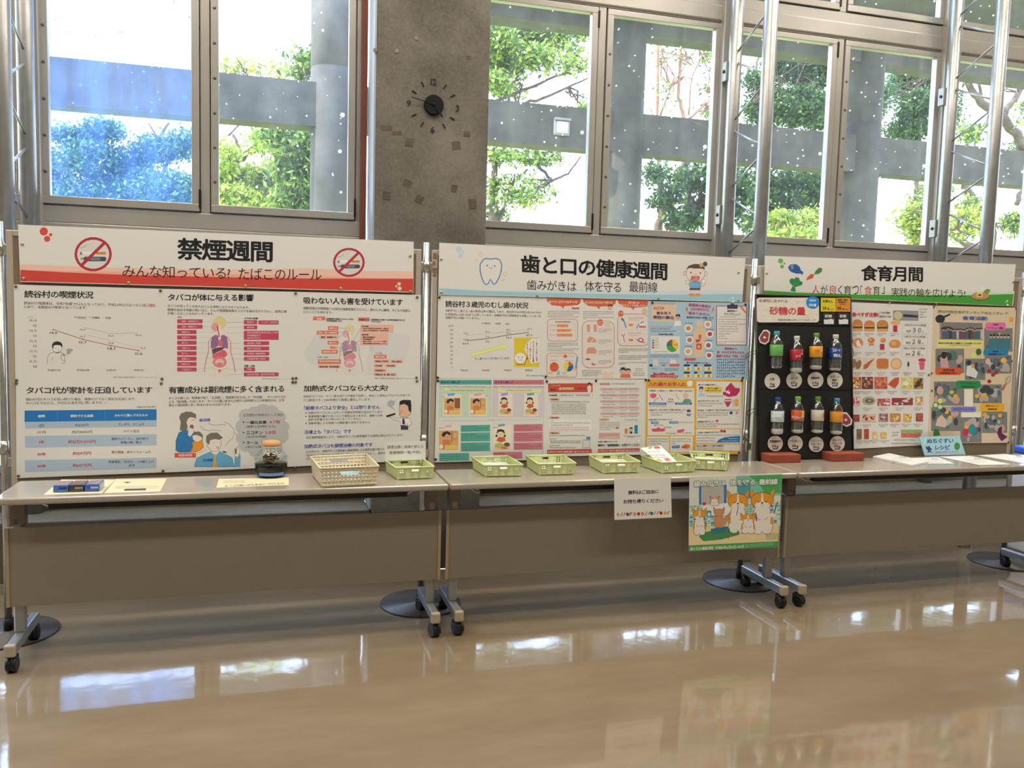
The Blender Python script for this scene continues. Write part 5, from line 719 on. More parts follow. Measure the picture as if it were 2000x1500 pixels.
for q, x0, x1, c in (('人', 755, 845, (196, 60, 60)), ('が', 856, 940, (30, 30, 30)), ('良', 960, 1048, (196, 60, 60)), ('く', 1058, 1112, (30, 30, 30)), ('育', 1128, 1218, (30, 30, 30)), ('つ', 1228, 1306, (30, 30, 30)), ('「', 1322, 1346, (30, 30, 30)), ('食', 1368, 1460, (196, 60, 60)), ('育', 1470, 1554, (30, 30, 30)), ('」', 1572, 1606, (30, 30, 30))): b.t(q, x0, 398+(x0-755)*.02, x1, 398+(x1-755)*.02, 106 if q not in '「」' else 90, c)
b.view(*VM).t('実践の輪を広げよう!', 560, 398, 1362, 420, 94, (30, 30, 30)).el(1525, 495, 100, 44, (110, 70, 50)).el(1525, 488, 96, 40, (186, 132, 84)).rr(1488, 440, 1550, 500, 8, (206, 196, 120)).el(1520, 480, 22, 12, (120, 70, 50)).poly([(1560, 440), (1600, 410), (1640, 425), (1610, 470), (1575, 465)], (120, 140, 60)).el(1552, 405, 16, 22, (226, 210, 200))
s = Sheet('poster', 'food fat chart poster with rows of burgers, snacks and sweets', 'poster', [(1655, 590), (1823.5, 597), (1812, 869), (1662, 877)], BOARD, .002, 'posters of the food display'); s.view(*VM)
s.t('食べすぎ注意!!', 134, 664, 425, 668, 48, (190, 40, 50), 2).t('こんなに脂が', 430, 655, 552, 660, 22, INKN, 1).t('含まれています', 430, 698, 560, 702, 24, INKN, 1).rect(578, 644, 855, 754, (140, 136, 136), 6).el(632, 702, 46, 46, (200, 176, 130)).poly([(690, 686), (850, 700), (850, 724), (690, 716)], (50, 46, 50)).gk(862, 626, 945, 14, INKN).gk(868, 658, 938, 14, INKN).gk(868, 684, 915, 14, INKN).gk(868, 712, 940, 14, INKN)
def burger(x, y, w, h, lt=False):
    s.poly([(x, y+h*.45), (x+w*.05, y+h*.18), (x+w*.3, y), (x+w*.7, y), (x+w*.95, y+h*.18), (x+w, y+h*.45)], (196, 122, 66)).rect(x, y+h*.45, x+w, y+h*.62, (110, 130, 60) if lt else (196, 130, 60)).rect(x+w*.03, y+h*.58, x+w*.97, y+h*.76, (96, 56, 38)).rr(x, y+h*.74, x+w, y+h, h*.1, (206, 148, 92)).rect(x+w*.1, y+h*.5, x+w*.8, y+h*.56, (222, 170, 70))
burger(138, 744, 112, 130); burger(264, 756, 118, 118); burger(402, 752, 126, 124, True)
s.poly([(548, 765), (660, 758), (650, 800), (560, 800)], (222, 160, 70)).rect(580, 808, 626, 880, (186, 40, 56)).rect(556, 800, 580, 880, (206, 200, 196)).rect(626, 800, 654, 880, (206, 200, 196))
for k, (q, n) in enumerate((('3歳児の1日必要量', '３０'), ('2歳児の1日必要量', '２８'), ('1歳6か月児の必要量', '２６'))):
    y = 780+126*k; s.orr(682-2*k, y, 958-6*k, y+118, 12, 2, (150, 144, 140), (218, 206, 193)).t(q, 700-3*k, y+10, 940-6*k, y+14, 24, (90, 84, 90)).t('脂質', 722-4*k, y+78, 775-4*k, y+78, 24, TXT).t(n, 792-4*k, y+54, 884-4*k, y+56, 48, (50, 46, 54)).t('g', 898-4*k, y+90, 912-4*k, y+90, 16, TXT)
for x, y, w, h, c, r in ((145, 945, 110, 105, (206, 130, 76), 1), (305, 940, 76, 62, (206, 110, 62), 1), (440, 945, 62, 50, (206, 120, 70), 1), (534, 962, 130, 100, (206, 136, 76), 1)): s.el(x+w/2, y+h/2, w/2, h/2, c).el(x+w*.4, y+h*.4, w*.2, h*.2, (222, 160, 100))
s.poly([(178, 1000), (200, 960), (240, 1040), (190, 1040)], (232, 220, 200)).rect(310, 1002, 395, 1080, (204, 200, 198)).rr(316, 1004, 372, 1030, 6, (214, 130, 90)).rect(418, 1000, 516, 1080, (206, 200, 196)).rect(436, 1010, 486, 1074, (190, 40, 70)).el(600, 1068, 64, 14, (226, 218, 210))
s.rect(126, 1160, 236, 1290, (206, 184, 160)).el(150, 1220, 34, 50, (150, 110, 84)).el(205, 1235, 28, 52, (140, 100, 76), 20).rect(250, 1160, 384, 1296, (212, 190, 164)).poly([(255, 1285), (262, 1240), (330, 1190), (380, 1165), (345, 1210), (300, 1275)], (186, 92, 60)).rect(395, 1160, 534, 1290, (214, 190, 160)).rr(400, 1168, 530, 1280, 26, (196, 110, 58)).el(614, 1225, 62, 64, (206, 146, 96)).el(614, 1225, 50, 52, (220, 176, 130)).rr(725, 1195, 765, 1290, 8, (206, 200, 190)).el(745, 1230, 12, 28, (70, 60, 50)).el(893, 1185, 42, 18, (196, 40, 70)).poly([(858, 1205), (926, 1205), (914, 1290), (872, 1290)], (206, 90, 110))
s.view(*VN)
MEAT = [(160, 96, 80), (190, 120, 100), (120, 64, 54), (206, 150, 120), (96, 60, 50)]; REDY = [(196, 110, 70), (206, 60, 50), (222, 190, 90), (226, 214, 200), (150, 60, 50)]
for x0, y0, x1, y1, p in ((130, 90, 234, 222, REDY), (240, 90, 362, 222, MEAT[::-1]), (376, 90, 518, 222, [(196, 100, 76), (214, 130, 96), (170, 70, 60)]), (664, 94, 790, 222, [(206, 186, 110), (222, 206, 140), (190, 170, 90)]), (800, 98, 908, 222, [(170, 150, 70), (96, 50, 56), (130, 90, 60)]), (134, 302, 224, 402, [(214, 160, 150), (196, 60, 66), (226, 200, 190)]), (410, 326, 544, 402, [(196, 60, 70), (226, 200, 196), (150, 110, 100)]), (566, 318, 794, 396, [(150, 50, 56), (214, 196, 190), (110, 70, 60)]), (820, 300, 906, 398, [(206, 170, 130), (196, 120, 60), (222, 206, 176)]), (144, 500, 216, 576, [(140, 50, 46), (170, 80, 60)]), (244, 492, 394, 578, [(206, 176, 150), (206, 130, 60), (150, 50, 50), (222, 190, 140)]), (426, 486, 526, 576, [(170, 130, 120), (206, 176, 160), (120, 80, 80)]), (548, 486, 662, 576, [(206, 110, 60), (150, 150, 70), (222, 186, 130)]), (690, 488, 780, 576, [(206, 160, 80), (222, 190, 110), (196, 90, 50)]), (828, 484, 904, 572, [(150, 56, 50), (180, 90, 70)])): s.photo(x0, y0, x1, y1, p, 14)
s.poly([(525, 170), (560, 130), (600, 100), (645, 95), (640, 160), (600, 215), (560, 190)], (190, 80, 46)).el(722, 158, 28, 28, (226, 216, 200)).el(855, 165, 26, 30, (90, 44, 56)).el(318, 346, 72, 44, (170, 150, 130)).el(322, 350, 46, 26, (110, 90, 70)).el(325, 348, 16, 12, (150, 170, 110))
for x0, y0, x1, y1, c in ((186, 656, 240, 768, (140, 100, 70)), (266, 656, 318, 764, (170, 60, 46)), (354, 684, 412, 764, (214, 176, 120)), (444, 690, 510, 756, (206, 160, 90))): s.photo(x0, y0, x1, y1, [c, tuple(int(v*.8) for v in c), tuple(min(255, int(v*1.15)) for v in c)], 8)
for k in range(7): s.rect(668+33*k, 662, 698+33*k, 700, (150, 160, 90)).rect(668+31*k, 706, 696+31*k, 744, (206, 96, 70))
for x, y in ((150, 40), (265, 38), (405, 38), (555, 40), (690, 40), (845, 40)): s.gk(x, y, x+86, 14, (130, 120, 116)).gk(x+14, y+22, x+66, 13, (180, 90, 90))
for x, y in ((150, 245), (244, 245), (378, 245), (520, 243), (668, 243), (800, 243), (250, 425), (425, 425), (600, 423), (805, 422), (245, 605), (425, 602), (545, 600), (672, 598), (800, 598), (175, 782), (255, 780), (335, 778), (440, 775)): s.gk(x, y, x+96, 13, (130, 120, 116)).gk(x+16, y+20, x+62, 12, (150, 100, 100))
s.gk(570, 686, 640, 14).gk(570, 716, 620, 14).gk(590, 768, 820, 12).gk(565, 805, 860, 12)
s.view(*VM)
for x, y in ((130, 893), (270, 893), (410, 890), (545, 890), (135, 1100), (275, 1100), (405, 1100), (545, 1100)): s.gk(x, y, x+90, 13, (130, 120, 116)).gk(x+12, y+22, x+55, 13, (150, 110, 110))
s = Sheet('poster', 'handmade beige photo collage poster of food volunteers with coloured captions', 'poster', [(1823.5, 597), (1985, 601), (1969.5, 865), (1812, 866)], BOARD, .003, 'posters of the food display', m=mat('cream_poster', (226, 208, 180), .6)); s.view(*VM)
PH = [(120, 116, 110), (90, 96, 100), (170, 160, 150), (60, 60, 64), (190, 150, 130), (76, 110, 96)]
s.t('読谷村食生活ボランティアぬちぐすい', 1066, 640, 1775, 664, 30, (110, 130, 84), 1).t('の', 1797, 664, 1828, 664, 24, (90, 60, 60)).t('食育活動', 1330, 705, 1605, 712, 44, (66, 90, 150), 1)
s.photo(1085, 772, 1550, 962, PH, 8, 10)
for k in range(17): x = 1125+26*k; y = 850+random.uniform(-8, 14); s.rr(x-14, y+14, x+14, 955, 8, random.choice([(50, 60, 70), (120, 60, 70), (60, 100, 90), (180, 170, 160), (90, 80, 110)])).el(x, y, 11, 14, (206, 160, 130)).el(x, y-8, 12, 9, (50, 40, 40))
s.poly([(1060, 960), (1558, 968), (1550, 1060), (1055, 1050)], (214, 200, 120)).t('読谷村の食を通じた健康づくりを応援しています', 1072, 990, 1535, 996, 18, (50, 50, 60), 1).gk(1190, 1018, 1410, 14)
s.el(1090, 738, 52, 46, (38, 42, 54)).poly([(1130, 705), (1198, 680), (1200, 696), (1140, 725)], (38, 42, 54)).el(1862, 742, 25, 30, (222, 150, 60)).line([(1096, 775), (1092, 955)], 14, (140, 136, 130)).photo(1568, 838, 1876, 1092, PH, 6)
for k in range(6): x = 1640+38*k; s.rr(x-18, 950, x+18, 1070, 8, (60, 110, 120)).el(x, 930, 14, 18, (206, 160, 130)).el(x, 916, 15, 12, (50, 40, 40))
s.rr(1580, 776, 1802, 860, 24, (214, 110, 150)).t('大野洋', 1660, 790, 1724, 792, 18, (90, 30, 70), 1).t('ワークショップ開催', 1606, 824, 1776, 828, 20, (110, 40, 80), 1).rr(1560, 1068, 1828, 1142, 24, (30, 120, 160)).t('読谷村', 1660, 1082, 1728, 1082, 18, (20, 40, 80), 1).t('総合福祉センター', 1618, 1112, 1770, 1112, 20, (20, 40, 80), 1)
s.photo(1040, 1062, 1350, 1325, PH, 10).poly([(1100, 1290), (1090, 1160), (1130, 1110), (1165, 1140), (1190, 1290)], (190, 150, 140)).el(1130, 1130, 32, 40, (50, 40, 40)).photo(1360, 1170, 1580, 1400, PH, 16).photo(1576, 1130, 1866, 1330, PH, 16).poly([(1370, 1350), (1380, 1250), (1430, 1230), (1500, 1320), (1480, 1380)], (206, 200, 190)).el(1402, 1215, 30, 30, (50, 50, 60)).el(1446, 1250, 18, 20, (222, 130, 70)).el(1610, 1200, 28, 34, (206, 170, 150)).el(1780, 1190, 34, 30, (222, 170, 70)).el(1440, 1140, 20, 26, (200, 200, 90)).el(1508, 1096, 30, 36, (50, 96, 50)).el(1455, 1130, 32, 26, (206, 206, 90)).rr(1038, 1268, 1324, 1345, 24, (206, 84, 50)).t('食育月間', 1118, 1280, 1245, 1282, 26, (110, 30, 20), 1).t('保育園訪問の様子', 1082, 1314, 1270, 1316, 20, (110, 30, 20), 1)
for x, y in ((1625, 1305), (1665, 1345), (1700, 1320), (1624, 1415)): s.el(x, y, 22, 20, (160, 40, 60))
s.view(*VN).photo(1024, 140, 1350, 400, PH, 16).photo(1450, 172, 1760, 372, PH, 20).photo(994, 420, 1315, 675, PH, 14).photo(1310, 528, 1540, 800, PH, 18).photo(1545, 470, 1818, 695, PH, 20)
for x, y in ((1215, 255), (1258, 298), (1160, 470), (1200, 530), (1492, 298), (1572, 290), (1376, 636), (1740, 510), (1575, 500)): s.el(x, y, 24, 22, (222, 164, 50))
s.poly([(1040, 620), (1060, 540), (1110, 500), (1160, 560), (1150, 640)], (206, 170, 150)).el(1120, 450, 36, 30, (70, 60, 70)).el(1365, 690, 34, 40, (196, 40, 70)).el(1438, 660, 40, 60, (40, 130, 130)).rr(1262, 130, 1530, 214, 26, (40, 130, 70)).t('サンゴやまつり', 1308, 146, 1490, 152, 20, (20, 70, 40), 1).t('食育啓発の様子', 1316, 184, 1480, 190, 20, (20, 70, 40), 1).rr(1210, 412, 1478, 470, 22, (120, 116, 176)).t('まなびフェスタ', 1238, 430, 1446, 428, 24, (60, 60, 110), 1).rr(1530, 378, 1786, 464, 24, (222, 160, 40)).t('高齢の方への', 1584, 394, 1722, 396, 20, (90, 60, 20), 1).t('健康教室', 1604, 430, 1708, 430, 20, (90, 60, 20), 1)
s.el(1090, 350, 24, 28, (206, 206, 90)).oel(1040, 396, 30, 32, 8, (70, 110, 60), (196, 206, 150)).oel(1090, 415, 32, 30, 8, (90, 130, 70), (190, 206, 150)).poly([(1018, 690), (1030, 650), (1070, 655), (1092, 720), (1020, 730)], (50, 110, 50)).poly([(1710, 700), (1720, 650), (1760, 620), (1760, 700), (1820, 740), (1760, 786), (1730, 750)], (96, 30, 70)).poly([(1760, 220), (1782, 170), (1804, 180), (1780, 236)], (190, 90, 60)).line([(1800, 178), (1800, 120), (1830, 80), (1858, 90), (1852, 130), (1806, 178)], 4, (90, 90, 90)).line([(1803, 178), (1832, 90)], 3, (90, 90, 90))
for r in ((1352, 222, 1446, 412), (1316, 474, 1524, 528)): s.rect(*r, (226, 210, 184))
# ---------------------------------------------------------------- thumbtacks
SL = {'thumbtacks of the smoking banner': .03, 'thumbtacks of the smoking posters': 0., 'thumbtacks of the dental banner': .0, 'thumbtacks of the dental posters': 0., 'thumbtacks of the food banner': 0., 'thumbtacks of the food posters': 0.}
TACK = mat('brass_tack', (196, 176, 140), .22, .7)
ORD = ('leftmost', 'second from left', 'third from left', 'fourth from left', 'fifth from left', 'sixth from left', 'seventh from left')
def tacks(pts, off, lab, grp, rows, m=TACK):
    where = {}
    for nm, lo, hi in rows:
        for k, p in enumerate(sorted(p for p in pts if lo <= p[1]-(p[0]-pts[0][0])*SL[grp] < hi)): where[p] = nm+' '+ORD[k]
    for x, y in pts:
        p = BOARD.hit(x, y, off); o = G().lathe([(.0062, 0), (.0066, .0012), (.005, .003), (.002, .0038)], 12, M=Matrix.Rotation(math.pi/2, 4, 'X')).build('thumbtack', m); o.location = p; tag(o, lab+', '+where[(x, y)], 'thumbtack', grp)
tacks([(43.5, 477), (46, 544), (251, 552.5), (479.5, 558.5), (665.5, 563.5), (801, 500), (802, 569)], .0068, 'shiny thumbtack in the no-smoking banner', 'thumbtacks of the smoking banner', (('upper row', 0, 510), ('lower row', 510, 999)))
tacks([(31, 559.5), (313.5, 567.5), (577.5, 573), (815, 580.5), (32.5, 742.5), (32, 748.5), (316.5, 740), (315, 749), (571.5, 739), (578.5, 738.5), (571.5, 746.5), (577.5, 746.5), (813.5, 737.5), (814.5, 744.5), (36, 929.5), (318.5, 919.5), (576.5, 914)], .0045, 'round thumbtack in the smoking posters', 'thumbtacks of the smoking posters', (('top row', 0, 650), ('middle upper row', 650, 743.5), ('middle lower row', 743.5, 800), ('bottom row', 800, 999)), mat('dull_tack', (120, 104, 88), .3, .6))
tacks([(862, 506), (862, 571), (1150, 520), (1049.5, 577.5), (1286, 583), (1442.5, 532), (1442, 586)], .0068, 'thumbtack in the blue striped dental banner', 'thumbtacks of the dental banner', (('upper row', 0, 550), ('lower row', 550, 999)))
tacks([(858, 581), (855, 737.5), (855.3, 744), (1066, 735.5), (1068, 745), (1164, 743.5), (1261, 742), (1267, 742.5), (1456, 594.5), (1450.5, 738), (1448.5, 743), (1443.5, 884), (851, 897), (1274, 591)], .0045, 'dark thumbtack in the dental posters', 'thumbtacks of the dental posters', (('top row', 0, 650), ('middle upper row', 650, 742.2), ('middle lower row', 742.2, 800), ('bottom row', 800, 999)), mat('dark_tack', (70, 58, 50), .3, .6))
tacks([(1497.5, 533.5), (1740.5, 540), (1978.5, 551), (1737.5, 592), (1829, 593)], .0068, 'thumbtack in the green striped food banner', 'thumbtacks of the food banner', (('upper row', 0, 570), ('lower row', 570, 999)))
tacks([(1824, 599), (1984.5, 602.5), (1814, 732), (1819.5, 729), (1820, 763), (1969.5, 864), (1976, 705)], .0045, 'thumbtack in the food posters', 'thumbtacks of the food posters', (('top row', 0, 650), ('middle row', 650, 800), ('bottom row', 800, 999)), mat('dull_tack', (120, 104, 88), .3, .6))
# ---------------------------------------------------------------- clock on the pillar
CK = Plane((0, YC, 0), (0, -1, 0)); cc = CK.hit(846.5, 206)
ck = thing('wall_clock', 'black frameless clock on the concrete pillar with separate numerals', 'clock', tuple(cc))
CB = mat('clock_black', (8, 9, 16), .6, spec=.25); RX = Matrix.Rotation(math.pi/2, 4, 'X')
G().lathe([(.052, 0), (.054, .004), (.054, .018), (.050, .021)], 36, M=RX).build('hub', CB, ck)
def hand(nm, ang, l, w, r0): G().box(-w/2, w/2, -.0255, -.023, r0, l, M=Matrix.Rotation(ang, 4, 'Y')).build(nm, CB, ck)
hand('hour_hand', math.radians(143), .079, .008, 0); hand('minute_hand', math.radians(-77), .128, .004, 0); G().lathe([(.006, .02), (.006, .028), (.003, .029)], 12, M=RX).build('hub_pin', CB, ck)
for k in range(12):
    if k % 3: a = math.radians(30*k); G().box(-.0024, .0024, -.005, 0, .108, .136, M=Matrix.Rotation(a, 4, 'Y')).build('hour_mark', CB, ck)
cs = Sheet('numerals', None, None, None, CK, .004, parent=ck); cs.view(0, 0, 1)
NUMS = (('12', 841, 153, 853, 13), ('3', 890, 205, 897, 13), ('6', 841, 247, 849, 13), ('9', 794.5, 195, 802, 13))
for q, x0, y, x1, h in NUMS: cs.t(q, x0, y, x1, y+.2, h, (16, 16, 24), 1)
# ---------------------------------------------------------------- things on the tables
ZT = .7003
def onT(x, y, z=ZT): return onz(x, y, z)
YELP = mat('cream_paper', (226, 214, 180), .55)
class TP(Plane): pass
TP0 = Plane((0, 0, .7), (0, 0, 1))
s = Sheet('paper_sheet', 'cream sheet under the three cigarette packs', 'paper', [(84.7, 966.5), (199, 963.2), (224, 937), (120, 936.5)], TP0, .001, m=YELP); s.view(*VC); s.line([(905, 1060), (1020, 940)], 3, (196, 186, 170))
s = Sheet('paper_sheet', 'cream leaflet with small print right of the cigarette packs', 'paper', [(203.5, 963), (312.5, 960), (325.6, 934.5), (226, 936)], TP0, .001, m=YELP); s.view(*VC); s.poly([(1108, 1022), (1298, 1018), (1294, 1034), (1100, 1038)], (60, 50, 62)).poly([(1090, 964), (1130, 958), (1166, 964), (1130, 972)], (80, 70, 80)).poly([(1180, 970), (1240, 962), (1235, 980), (1185, 985)], (190, 190, 180)).gk(1030, 995, 1410, 9, (140, 130, 120), rows=2, pitch=14)
s = Sheet('paper_sheet', 'long cream caption strip in front of the dark jar', 'paper', [(422.5, 952.7), (564, 947.2), (564, 932.5), (427, 935.2)], TP0, .001, m=YELP); s.view(*VD); s.t('タバコの吸いがらを水につけたもの', 75, 906, 560, 884, 16, (60, 50, 50), 1).gk(70, 868, 245, 10, (150, 140, 130), rows=2, pitch=12)
for i, (x, c, l) in enumerate(((103.6, ((60, 110, 190), (150, 110, 130), (40, 60, 110)), 'blue cigarette pack, left of the three packs'), (134.5, ((50, 56, 66), (96, 60, 76), (150, 150, 140)), 'dark cigarette pack between the two blue packs'), (165.2, ((50, 96, 190), (130, 110, 140), (170, 190, 220)), 'bright blue cigarette pack, right of the three packs'))):
    p = onT(x, 962-i*.9, .702); q = onT(x+30, 961-i*.9, .702); w = np.linalg.norm(q-p)*.98; t = thing('cigarette_pack', l, 'cigarette pack', tuple(p), PHI-.02, 'three cigarette packs')
    G().box(0, w, 0, .098, 0, .028, .003).build('box', mat('pack_%d' % i, c[0], .25, noise=.25, nscale=60, coat=.8), t)
    G().box(.004, w-.004, .004, .094, .0281, .0285).build('top_print', mat('packtop_%d' % i, c[1], .25, noise=.4, nscale=90, coat=.8), t); G().box(w*.4, w*.92, -.0006, 0, .012, .02).build('seal', mat('packlab_%d' % i, c[2], .3), t)
# jar of butts
jp = onT(529.5, 933.5, .7012); JC = jp+np.array([.0, .05, 0]); t = thing('glass_jar', 'embossed glass jar of dark cigarette water with wooden lid', 'jar', tuple(JC))
def clear(name, col=(.92, .95, .95), rough=.03, f=.10):
    if name in _m: return _m[name]
    m = bpy.data.materials.new(name); m.use_nodes = True; tt = m.node_tree; tt.nodes.clear(); o = tt.nodes.new('ShaderNodeOutputMaterial'); a = tt.nodes.new('ShaderNodeBsdfTransparent'); a.inputs[0].default_value = (*col, 1)
    g = tt.nodes.new('ShaderNodeBsdfGlossy'); g.inputs['Roughness'].default_value = rough; lw = tt.nodes.new('ShaderNodeLayerWeight'); lw.inputs[0].default_value = .25; r = tt.nodes.new('ShaderNodeMapRange'); r.inputs[3].default_value = f; r.inputs[4].default_value = .75 if f > .06 else .22
    tt.links.new(lw.outputs['Facing'], r.inputs[0]); x = tt.nodes.new('ShaderNodeMixShader'); tt.links.new(r.outputs[0], x.inputs[0]); tt.links.new(a.outputs[0], x.inputs[1]); tt.links.new(g.outputs[0], x.inputs[2]); tt.links.new(x.outputs[0], o.inputs[0]); _m[name] = m; return m
CLG = clear('clear_glass', f=.025)
g = G(); g.lathe([(.055, 0), (.066, .006), (.071, .02), (.073, .05), (.072, .08), (.066, .10), (.052, .118), (.038, .126), (.036, .136), (.038, .142)], 36); go = g.build('glass_body', CLG, t)
G().lathe([(.053, .003), (.064, .009), (.069, .02), (.071, .05), (.0712, .0605), (.0, .0606)], 32).build('dark_liquid', mat('tar_water', (2, 2, 3), .1, spec=.2), t)
g = G()
for k in range(46):
    a = random.uniform(0, 6.28); r = random.uniform(0, .034); z = .062+random.uniform(0, .034); d = Vector((random.uniform(-1, 1), random.uniform(-1, 1), random.uniform(-.3, .5))).normalized()*.011; c = Vector((r*math.cos(a), r*math.sin(a), z)); g.tube([c-d, c+d], .0042, 6)
o = g.build('cigarette_butts', mat('butts', (112, 84, 50), .7, noise=.4, nscale=50), t); o['kind'] = 'stuff'
g = G()
for k in range(9):
    a = -1.57+(k-4)*.32; c = Vector((.069*math.cos(a), .069*math.sin(a), .088)); g.lathe([(.001, -.012), (.009, -.008), (.011, 0), (.008, .008), (.001, .011)], 8, M=Matrix.Translation(c))
g.build('embossed_flowers', CLG, t)
G().lathe([(.036, .138), (.041, .140), (.042, .150), (.040, .153), (.0385, .160), (.030, .162)], 32).build('wooden_lid', mat('lid_wood', (206, 156, 100), .5, noise=.15, nscale=20), t)
G().lathe([(.038, .1335), (.0405, .134), (.0405, .138), (.038, .1385)], 32).build('white_ring', mat('white_plastic', (226, 222, 214), .4), t)
# label on the jar: a strip of the cylinder
def wrap(name, R_, a0, a1, z0, z1, m, par, n=14):
    V = []; T = []
    for i in range(n+1):
        a = a0+(a1-a0)*i/n; V += [(R_*math.cos(a), R_*math.sin(a), z0), (R_*math.cos(a), R_*math.sin(a), z1)]
    for i in range(n): T.append((2*i, 2*i+2, 2*i+3, 2*i+1))
    return npmesh(name, V, T, None, m, par, 4)
wrap('blue_label', .0738, math.radians(225), math.radians(318), .012, .026, mat('jar_label', (96, 136, 196), .5), t)
JPL = Plane(tuple(JC+np.array([0, -.0745, 0])), (0, -1, 0))
# baskets
def basket(lab, rim, bot_in, z1, m, kind, grp='green plastic document baskets', zb=.7025):
    P = [onz(x, y, z1) for x, y in rim]; c = sum(P)/4; base = np.array([c[0], c[1], .7]); t = thing('basket', lab, 'basket', tuple(base), group=grp)
    P = [p-base for p in P]; h0 = zb-.7; B = [np.array([p[0]*bot_in, p[1]*bot_in, h0]) for p in P]; th = .0022
    V = []; Q = []
    def wall(a, b, cc, d, us, vs, holes):   # a,b bottom; cc,d top ; quads with thickness
        nrm = np.cross(b-a, d-a); nrm /= np.linalg.norm(nrm)
        pt = lambda u, v: (a*(1-u)+b*u)*(1-v)+(d*(1-u)+cc*u)*v
        for i in range(len(us)-1):
            for j in range(len(vs)-1):
                if (i, j) in holes: continue
                q = [pt(us[i], vs[j]), pt(us[i+1], vs[j]), pt(us[i+1], vs[j+1]), pt(us[i], vs[j+1])]; k = len(V); V.extend(q); V.extend([x+nrm*th for x in q])
                for f in ((0, 1, 2, 3), (7, 6, 5, 4), (0, 4, 5, 1), (1, 5, 6, 2), (2, 6, 7, 3), (3, 7, 4, 0)): Q.append([k+y for y in f])
    def brk(spec):
        o = [0.]
        for x in spec: o.append(o[-1]+x)
        return [x/o[-1] for x in o]
    # order of rim: back-left, back-right, front-right, front-left
    for (i, j, side) in ((0, 1, 0), (1, 2, 1), (2, 3, 0), (3, 0, 1)):
        a, b_, cc, d = B[i], B[j], P[j], P[i]
        if kind == 'cream': us = brk([2]+[1.0, 1.7]*14+[.3]); vs = brk([1.8]+[.85, 1.3]*4+[1.0]); holes = {(u, v) for u in range(1, 29, 2) for v in range(1, 9, 2)}; holes |= {(u, 7) for u in range(10, 19)} | {(u, 6) for u in range(10, 19)} if not side else set()
        elif side: us = brk([1]+[.55, .6]*22+[.6]); vs = brk([1.3]+[.9, .7]*5+[.9]); holes = {(u, v) for u in range(1, 45, 2) for v in range(1, 11, 2)}
        else:
            us = brk([1.3, .6, .35, .6, 3.4, .25, 2.6, .25, 3.4, .6, .35, .6, 1.3]); vs = brk([1.2, .8, .6, .8, .6, .8, .6, .8, 1.2]); holes = {(u, v) for u in (1, 3, 9, 11) for v in (1, 3, 5, 7)} | {(6, 6), (6, 7), (5, 7), (7, 7), (5, 6), (7, 6)}
        wall(a, b_, cc, d, us, vs, holes)
    us = brk([1]+[.6, .6]*14+[.6]); wall(B[3], B[2], B[1], B[0], us, us, {(u, v) for u in range(1, 29, 2) for v in range(1, 29, 2)})
    npmesh('lattice_body', V, Q, None, m, t, 4)
    g = G(); n = len(P)
    for i in range(4):
        a, b_ = Vector(P[i]), Vector(P[(i+1) % 4]); g.tube([a, b_], .0038, 8)
    g.build('rim', m, t)
    g = G()
    for p in B: q = p*.93; g.box(q[0]-.006, q[0]+.006, q[1]-.006, q[1]+.006, 0, h0+.001)
    g.build('feet', m, t); return t, base, P, B
CREAM = mat('cream_plastic', (236, 220, 188), .4, coat=.2); GREEN = mat('green_plastic', (212, 224, 164), .38, coat=.2)
bk = []
bk.append(basket('cream openwork plastic basket with blue leaflets on the left table', [(606, 892), (716, 887), (740, 910.5), (626, 915)], .93, .787, CREAM, 'cream', 'desk baskets'))
for lab, rim in (('small green basket at the right end of the left table', [(752, 899), (826, 895.5), (848, 911.5), (774, 914)]), ('green basket, leftmost on the middle table', [(921.5, 893), (992, 890.5), (1021.5, 908), (946, 909)]), ('green basket, second from left on the middle table', [(1027, 890), (1100.5, 889), (1125, 905), (1052, 906.5)]), ('green basket left of the notice, third on the middle table', [(1149, 888.5), (1220, 886.5), (1251, 902), (1177, 903.5)]), ('green basket holding the upright leaflets', [(1252, 889.5), (1320, 886), (1360.5, 900.5), (1293, 903.5)]), ('green basket at the back right of the middle table', [(1347, 881.5), (1423.5, 884.5), (1423, 899), (1354, 896)])):
    bk.append(basket(lab, rim, .93, .757, GREEN, 'green'))
def inbasket(i, lab, name, cat, sc, z, rot, cols, n=1, grp=None, tilt=0.):
    t_, base, P, B = bk[i]; c = (sum(B)/4); ex = (B[1]-B[0]+B[2]-B[3])/2; ey = (B[0]-B[3]+B[1]-B[2])/2
    h0 = B[0][2]; q = [c+ex*a*sc/2+ey*b_*sc/2 for a, b_ in ((-1, -1), (1, -1), (1, 1), (-1, 1))]
    g = G(); v = [np.array([p[0], p[1], h0+.003+(z if k > 1 else z*.6)*0]) for k, p in enumerate(q)]; top = [np.array([p[0], p[1], h0+.003+z*(1 if k in (0, 1) else 1.1)]) for k, p in enumerate(q)]
    g.hexa(v+top); o = g.build(name, mat('leaf_%s' % lab[:12], cols, .5, noise=.25, nscale=25, coat=.3)); o.location = tuple(base); tag(o, lab, cat, grp)
